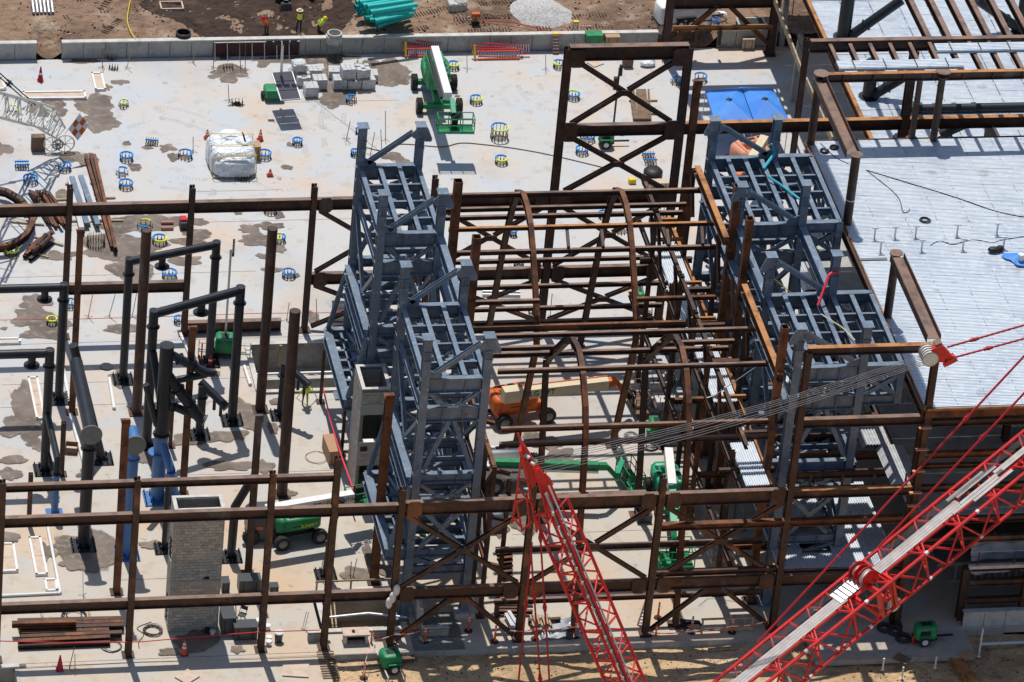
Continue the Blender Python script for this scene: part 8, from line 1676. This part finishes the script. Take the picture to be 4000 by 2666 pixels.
# dark form panel on the back wall with rods
x0 = g(q(1, 1, 1950, 520)).x; x1 = g(q(2, 1, 395, 520)).x; T = thing('wall_form', 'dark red-brown form panels clamped to the back wall with steel rods', 'wall form', ((x0+x1)/2, WY-.3, 0))
n_ = 7
for k in range(n_): w = (x1-x0)/n_; mm = MB(); mm.box((x0+w*(k+.5), WY-.22, .62), (w-.03, .06, 1.15)); mm.build('form_panel', 'formwall', T); mm = MB(); mm.tube([(x0+w*k+.1, WY-.27, 1.25), (x0+w*k+.1, WY-.9, .0)], .03, 6); mm.build('strut', 'alu', T)
mm = MB(); mm.tube([(x0, WY-.3, 1.15), (x1, WY-.3, 1.15)], .035, 6); mm.build('waler', 'reflect', T)
# bulb props tangled machine left of front: reel etc
c = g(q(2, 4, 2030, 70)); 
# insulators on the front column (wrapped white bundles)
for i, (x, y) in enumerate(((1292, 718), (1255, 788), (1222, 838))):
    c = py(q(2, 4, x, y), YF-.4); mm = MB(); mm.ell((0, 0, 0), (.2, .2, .38)); single(mm, 'wrapped_bag', 'bucket', ('upper', 'middle', 'lower')[i]+' white bag hanging on the front column by the pit', 'bag', loc=tuple(c), rz=0, smooth=True)
# ================================================================ PEOPLE
def person(label, p, z0, pose='stand', face=0.0, vest='hivis', legs='jeans', helmet='yellow', arm='skin', lean=0.0, brim=False):
    c = g(p, z0); T = thing('person', label, 'person', (c.x, c.y, z0), face)
    J = {'pel': (0, 0, .95), 'sp': (0, .02, 1.15), 'ch': (0, .02+lean*.3, 1.38), 'nk': (0, .02+lean*.5, 1.5), 'hd': (0, .03+lean*.6, 1.66),
         'hl': (-.1, 0, .92), 'kl': (-.13, -.03, .5), 'al': (-.15, .03, .08), 'tl': (-.16, -.14, .04), 'hr': (.1, 0, .92), 'kr': (.13, -.02, .5), 'ar': (.15, .03, .08), 'tr': (.17, -.14, .04),
         'sl': (-.19, .02+lean*.3, 1.4), 'el': (-.29, -.02, 1.13), 'wl': (-.24, -.2, .95), 'fl': (-.22, -.26, .90), 'sr': (.19, .02+lean*.3, 1.4), 'er': (.3, -.02, 1.13), 'wr': (.27, -.18, .93), 'fr': (.25, -.24, .88)}
    if pose == 'bend': 
        for k in ('sp', 'ch', 'nk', 'hd', 'sl', 'sr', 'el', 'er', 'wl', 'wr', 'fl', 'fr'):
            x, y, z = J[k]; dz = z-.95; J[k] = (x, y-dz*.62, .95+dz*.78)
    E_ = [('pel', 'sp'), ('sp', 'ch'), ('ch', 'nk'), ('nk', 'hd'), ('pel', 'hl'), ('hl', 'kl'), ('kl', 'al'), ('al', 'tl'), ('pel', 'hr'), ('hr', 'kr'), ('kr', 'ar'), ('ar', 'tr'), ('ch', 'sl'), ('sl', 'el'), ('el', 'wl'), ('wl', 'fl'), ('ch', 'sr'), ('sr', 'er'), ('er', 'wr'), ('wr', 'fr')]
    rad = dict(pel=.15, sp=.15, ch=.17, nk=.065, hd=.105, hl=.10, kl=.075, al=.055, tl=.05, hr=.10, kr=.075, ar=.055, tr=.05, sl=.075, el=.055, wl=.04, fl=.035, sr=.075, er=.055, wr=.04, fr=.035)
    ks = list(J); me = bpy.data.meshes.new('skeleton'); me.from_pydata([J[k] for k in ks], [(ks.index(a), ks.index(b)) for a, b in E_], []); ob = bpy.data.objects.new('skeleton', me); COL.objects.link(ob)
    ob.modifiers.new('s', 'SKIN'); ob.modifiers.new('d', 'SUBSURF').levels = 1
    for i, k in enumerate(ks): me.skin_vertices[0].data[i].radius = (rad[k], rad[k]*.85); me.skin_vertices[0].data[i].use_root = (k == 'pel')
    dg = bpy.context.evaluated_depsgraph_get(); bm_ = bpy.data.meshes.new_from_object(ob.evaluated_get(dg)); bpy.data.objects.remove(ob)
    bm_.materials.clear()
    for m_ in (legs, arm, 'skin', 'black'): bm_.materials.append(MAT[m_])
    for f_ in bm_.polygons:
        z = f_.center.z; x = abs(f_.center.x); f_.material_index = 3 if z < .12 else (0 if (z < 1.0 and x < .23 and f_.center.y > -.16) else (2 if (pose == 'stand' and z > 1.5) or (x > .2 and z < 1.0) else 1)); f_.use_smooth = True
    o = bpy.data.objects.new('body', bm_); COL.objects.link(o); o.parent = T
    h = Vector(J['hd']); ch = Vector(J['ch']); sp = Vector(J['sp'])
    mm = MB(); mm.tube([sp-Vector((0, 0, .12)), sp, ch, ch+Vector((0, 0, .1))], .205, 14, cap=False, r2=.19); mm.build('safety_vest', vest, T, world=False, smooth=True)
    mm = MB(); mm.lathe((h.x, h.y, h.z+.01), [(.15, 0), (.145, .05), (.11, .12), (.03, .155)], 14); mm.build('hard_hat', helmet, T, world=False, smooth=True)
    mm = MB(); mm.lathe((h.x, h.y, h.z), [(.24 if brim else .17, 0), (.24 if brim else .16, .02)], 14); mm.build('hat_brim', helmet, T, world=False)
    return T
person('worker in yellow vest, red gloves and wide straw-coloured hat standing on the mud', q(2, 1, 390, 295), 1.15, 'stand', R(5), 'hivis', 'jeans', 'cream', 'redshirt', brim=True)
person('crouching worker in yellow helmet and vest behind the wall near the manhole ring', q(2, 1, 570, 335), .75, 'bend', R(60), 'hivis', 'brownclothes', 'yellow', 'hivis')
person('worker in orange bending low on the mud at the left of the others', q(2, 1, 95, 330), .85, 'bend', R(-60), 'orange', 'brownclothes', 'cone_red', 'orange')
person('surveyor in yellow vest bending over a tripod beside the trench', q(2, 3, 448, 580), 0, 'bend', R(0), 'hivis', 'brownclothes', 'hivis', 'hivis')
person('worker in yellow vest and red helmet seen inside the foot of the left tower', q(2, 4, 1525, 330), 0, 'stand', R(20), 'hivis', 'jeans', 'redshirt', 'brownclothes')
c = g(q(2, 3, 470, 560)); T = thing('survey_tripod', 'yellow survey tripod beside the bending surveyor', 'tripod', (c.x, c.y, 0))
for k in range(3): a_ = k*2.09+.4; mm = MB(); mm.tube([(.75*math.cos(a_), .75*math.sin(a_), 0), (.05*math.cos(a_), .05*math.sin(a_), 1.4)], .03, 6); mm.build('leg', 'hivis', T, world=False)
mm = MB(); mm.lathe((0, 0, 1.4), [(.14, 0), (.14, .05), (.08, .06), (.08, .25)], 12); mm.build('instrument', 'gang', T, world=False)
# dark machine with ribbed hose by the left tower foot
c = g(q(2, 4, 2190, 180)); T = thing('drill_machine', 'blue-grey machine with ribbed hose right of the left tower foot', 'machine', (c.x, c.y, 0)); mm = MB(); rbox(mm, (c.x, c.y+.6, .8), (.9, 1.3, .9), .15); mm.build('casing', 'blue_steel', T, smooth=False)
mm = MB()
for k in range(14): mm.tube([(c.x-.7, c.y-1.0+.17*k, .4), (c.x-.7, c.y-.93+.17*k, .4)], .22, 10)
mm.build('ribbed_hose', 'alu', T)
# rebar stubs along the slab left of the pit
c = g(q(3, 4, 1200, 60)); T = thing('pump', 'dark upright pump with a round head on the bright slab bay', 'pump', (c.x, c.y, 0)); mm = MB(); mm.lathe((c.x, c.y, .6), [(.3, 0), (.3, .7), (.2, .75)], 14); mm.build('motor', 'black', T, smooth=True); mm = MB(); mm.box((c.x, c.y-.2, .3), (.9, .7, .5)); mm.build('frame', 'gang', T)
# timber railing at slab edge
c = g(q(3, 4, 1970, 1110)); T = thing('timber_railing', 'unpainted timber guard rail at the slab edge below the chevron brace', 'railing', (c.x, c.y, 0))
for s in (-1, 0.0, 1): mm = MB(); mm.box((c.x+s*1.5, c.y, .5), (.1, .1, 1.0)); mm.build('post', 'wood', T)
mm = MB(); mm.box((c.x, c.y, 1.02), (3.2, .12, .08)); mm.build('rail', 'wood', T); mm = MB(); mm.box((c.x, c.y, .25), (3.2, .05, .2)); mm.build('toe_board', 'wood', T)

# faint tyre tracks pressed in dust on the slab
def track(pts, w=1.5):
    P_ = [g(p) for p in pts]; out = []
    for i in range(len(P_)-1):
        p0, p1, p2, p3 = P_[max(i-1, 0)], P_[i], P_[i+1], P_[min(i+2, len(P_)-1)]; n = max(2, int((p2-p1).length/.16))
        for k in range(n): t = k/n; out.append(.5*((2*p1)+(p2-p0)*t+(2*p0-5*p1+4*p2-p3)*t*t+(p3-p0+3*p1-3*p2)*t**3))
    mm = MB()
    for i in range(len(out)-1):
        d = (out[i+1]-out[i]).normalized(); nn = Vector((-d.y, d.x, 0))
        for s in (-1, 1):
            if NZ.noise(Vector((out[i].x*.6, out[i].y*.6, s))) < -.05: continue
            c = out[i]+nn*s*w/2
            for e in (-1, 1): mm.bar(c+nn*e*.03-d*.03+Vector((0, 0, .004)), c+nn*e*.17+d*.05+Vector((0, 0, .004)), .003, .035)
    tag(mm.build('tyre_track', 'dust_mark', SLAB), kind='stuff')
mat('dust_mark', (.33, .315, .295), .9)
for t_ in ([q(2, 1, 400, 1000), q(2, 1, 700, 1150), q(2, 1, 1000, 1300)], [q(2, 1, 750, 950), q(2, 1, 700, 1100), q(2, 1, 740, 1350)], [q(2, 1, 130, 1170), q(2, 1, 500, 1250), q(2, 1, 560, 1450)], [q(3, 1, 150, 780), q(3, 1, 230, 900), q(3, 1, 380, 960), q(3, 1, 700, 950), q(3, 1, 850, 720)], [q(2, 2, 30, 60), q(2, 2, 250, 130), q(2, 2, 420, 30)], [q(2, 2, 560, 1200), q(2, 2, 640, 1120), q(2, 2, 760, 1050)], [q(1, 2, 1500, 100), q(1, 2, 2050, 180), q(1, 2, 1900, 300)], [q(3, 3, 10, 220), q(3, 3, 130, 480), q(3, 3, 300, 600)], [q(3, 4, 700, 30), q(3, 4, 800, 200), q(3, 4, 1000, 400)], [q(1, 1, 1100, 1130), q(1, 1, 1500, 1040), q(1, 1, 2000, 1180)], [q(2, 4, 300, 420), q(2, 4, 700, 300), q(2, 4, 900, 420)], [q(3, 1, 20, 1050), q(3, 1, 200, 1090), q(3, 1, 420, 1080)]): track(t_)
# pebbles and clods on the two strips of bare ground
mm = MB()
for k in range(2600):
    if k % 2: x = rnd.uniform(-27, 22); y = rnd.uniform(WY+.4, 46); z = zd(x, y); s = rnd.uniform(.03, .13)
    else: x = rnd.uniform(XL, 24); y = rnd.uniform(-38.5, FRONT-.1); z = zs(x, y); s = rnd.uniform(.02, .09)
    mm.cur = rnd.randrange(3); mm.box((x, y, z+s*.3), (s*rnd.uniform(.8, 1.6), s, s*.8), taper=(.55, .6))
o = single(mm, 'clods', ['dirt', 'mud', 'gravel'], 'scattered clods and pebbles on the bare ground strips', 'clods', loc=(0, 0, 0)); o['kind'] = 'stuff'
# trodden ruts of excavator tracks on the dirt
mm = MB()
for (x0_, y0_, x1_, y1_) in ((-24, 41, -14, 43.5), (-22, 38.5, -17, 45), (-14, 39, -6, 38.4), (-1, 38.2, 9, 41), (3, 38, 14, 38.6)):
    n = int(math.hypot(x1_-x0_, y1_-y0_)/.22); d = Vector((x1_-x0_, y1_-y0_, 0)).normalized(); nn = Vector((-d.y, d.x, 0))
    for i in range(n):
        for s in (-.9, .9):
            c = Vector((x0_, y0_, 0)).lerp(Vector((x1_, y1_, 0)), i/n)+nn*(s+.15*math.sin(i*.09)); c.z = zd(c.x, c.y)+.015
            if NZ.noise(c*.5) > -.2: mm.bar(c-nn*.28, c+nn*.28, .03, .07)
tag(mm.build('track_marks', 'mud', BANK), kind='stuff')
# floor edge, plastic sheeting and stored things under the roof at right
e = thing('floor_edge', 'pale concrete floor edge with guard cable below the roof at the right edge', 'floor edge', (34, -31.9, 3.9)); mm = MB(); mm.box((34, -32.0, 4.25), (26, .25, .22)); mm.build('edge_slab', 'conc_pale', e); mm = MB(); mm.tube([(21, -32, 5.3), (47, -32, 5.25)], .02, 5); mm.build('guard_cable', 'alu', e)
for k in range(6): mm = MB(); mm.box((21.5+2.2*k, -32, 4.8), (.07, .07, 1.0)); mm.build('guard_post', 'rust', e)
vs = []; N_ = 18; cc = py(q(4, 4, 2100, 350), -30.5)
for j in range(N_):
    for i in range(N_): u, w_ = i/(N_-1), j/(N_-1); vs.append((cc.x-1.6+4.2*u, -31.2+.9*w_+.25*NZ.noise(Vector((u*5, w_*5, 1))), cc.z-1.1+2.0*w_+.35*NZ.noise(Vector((u*4, w_*6, 7)))))
mm = MB(); mm.add(vs, [(j*N_+i, j*N_+i+1, (j+1)*N_+i+1, (j+1)*N_+i) for j in range(N_-1) for i in range(N_-1)]); single(mm, 'plastic_sheet', 'plastic_sheet', 'hanging clear plastic sheeting in the dark floors at the right edge', 'plastic sheet', smooth=True)
c = g(q(4, 4, 1790, 1470), -.4); mm = MB(); mm.box((0, 0, .12), (.9, 2.2, .12)); mm.box((-.35, 0, .25), (.12, 2.2, .14)); single(mm, 'timber_formwork', 'rust_orange', 'orange-brown formwork board in the sand at the bottom right', 'formwork', loc=(c.x, c.y, -.4), rz=R(8))
for lab, a_, b_ in (('grey pipe laid across the sand pit at lower right', q(4, 4, 1960, 1215), q(4, 4, 2400, 1195)),):
    mm = MB(); mm.tube([g(a_, 0), g(b_, 0)], .12, 10); single(mm, 'drain_pipe', 'alu', lab, 'pipe', smooth=True)
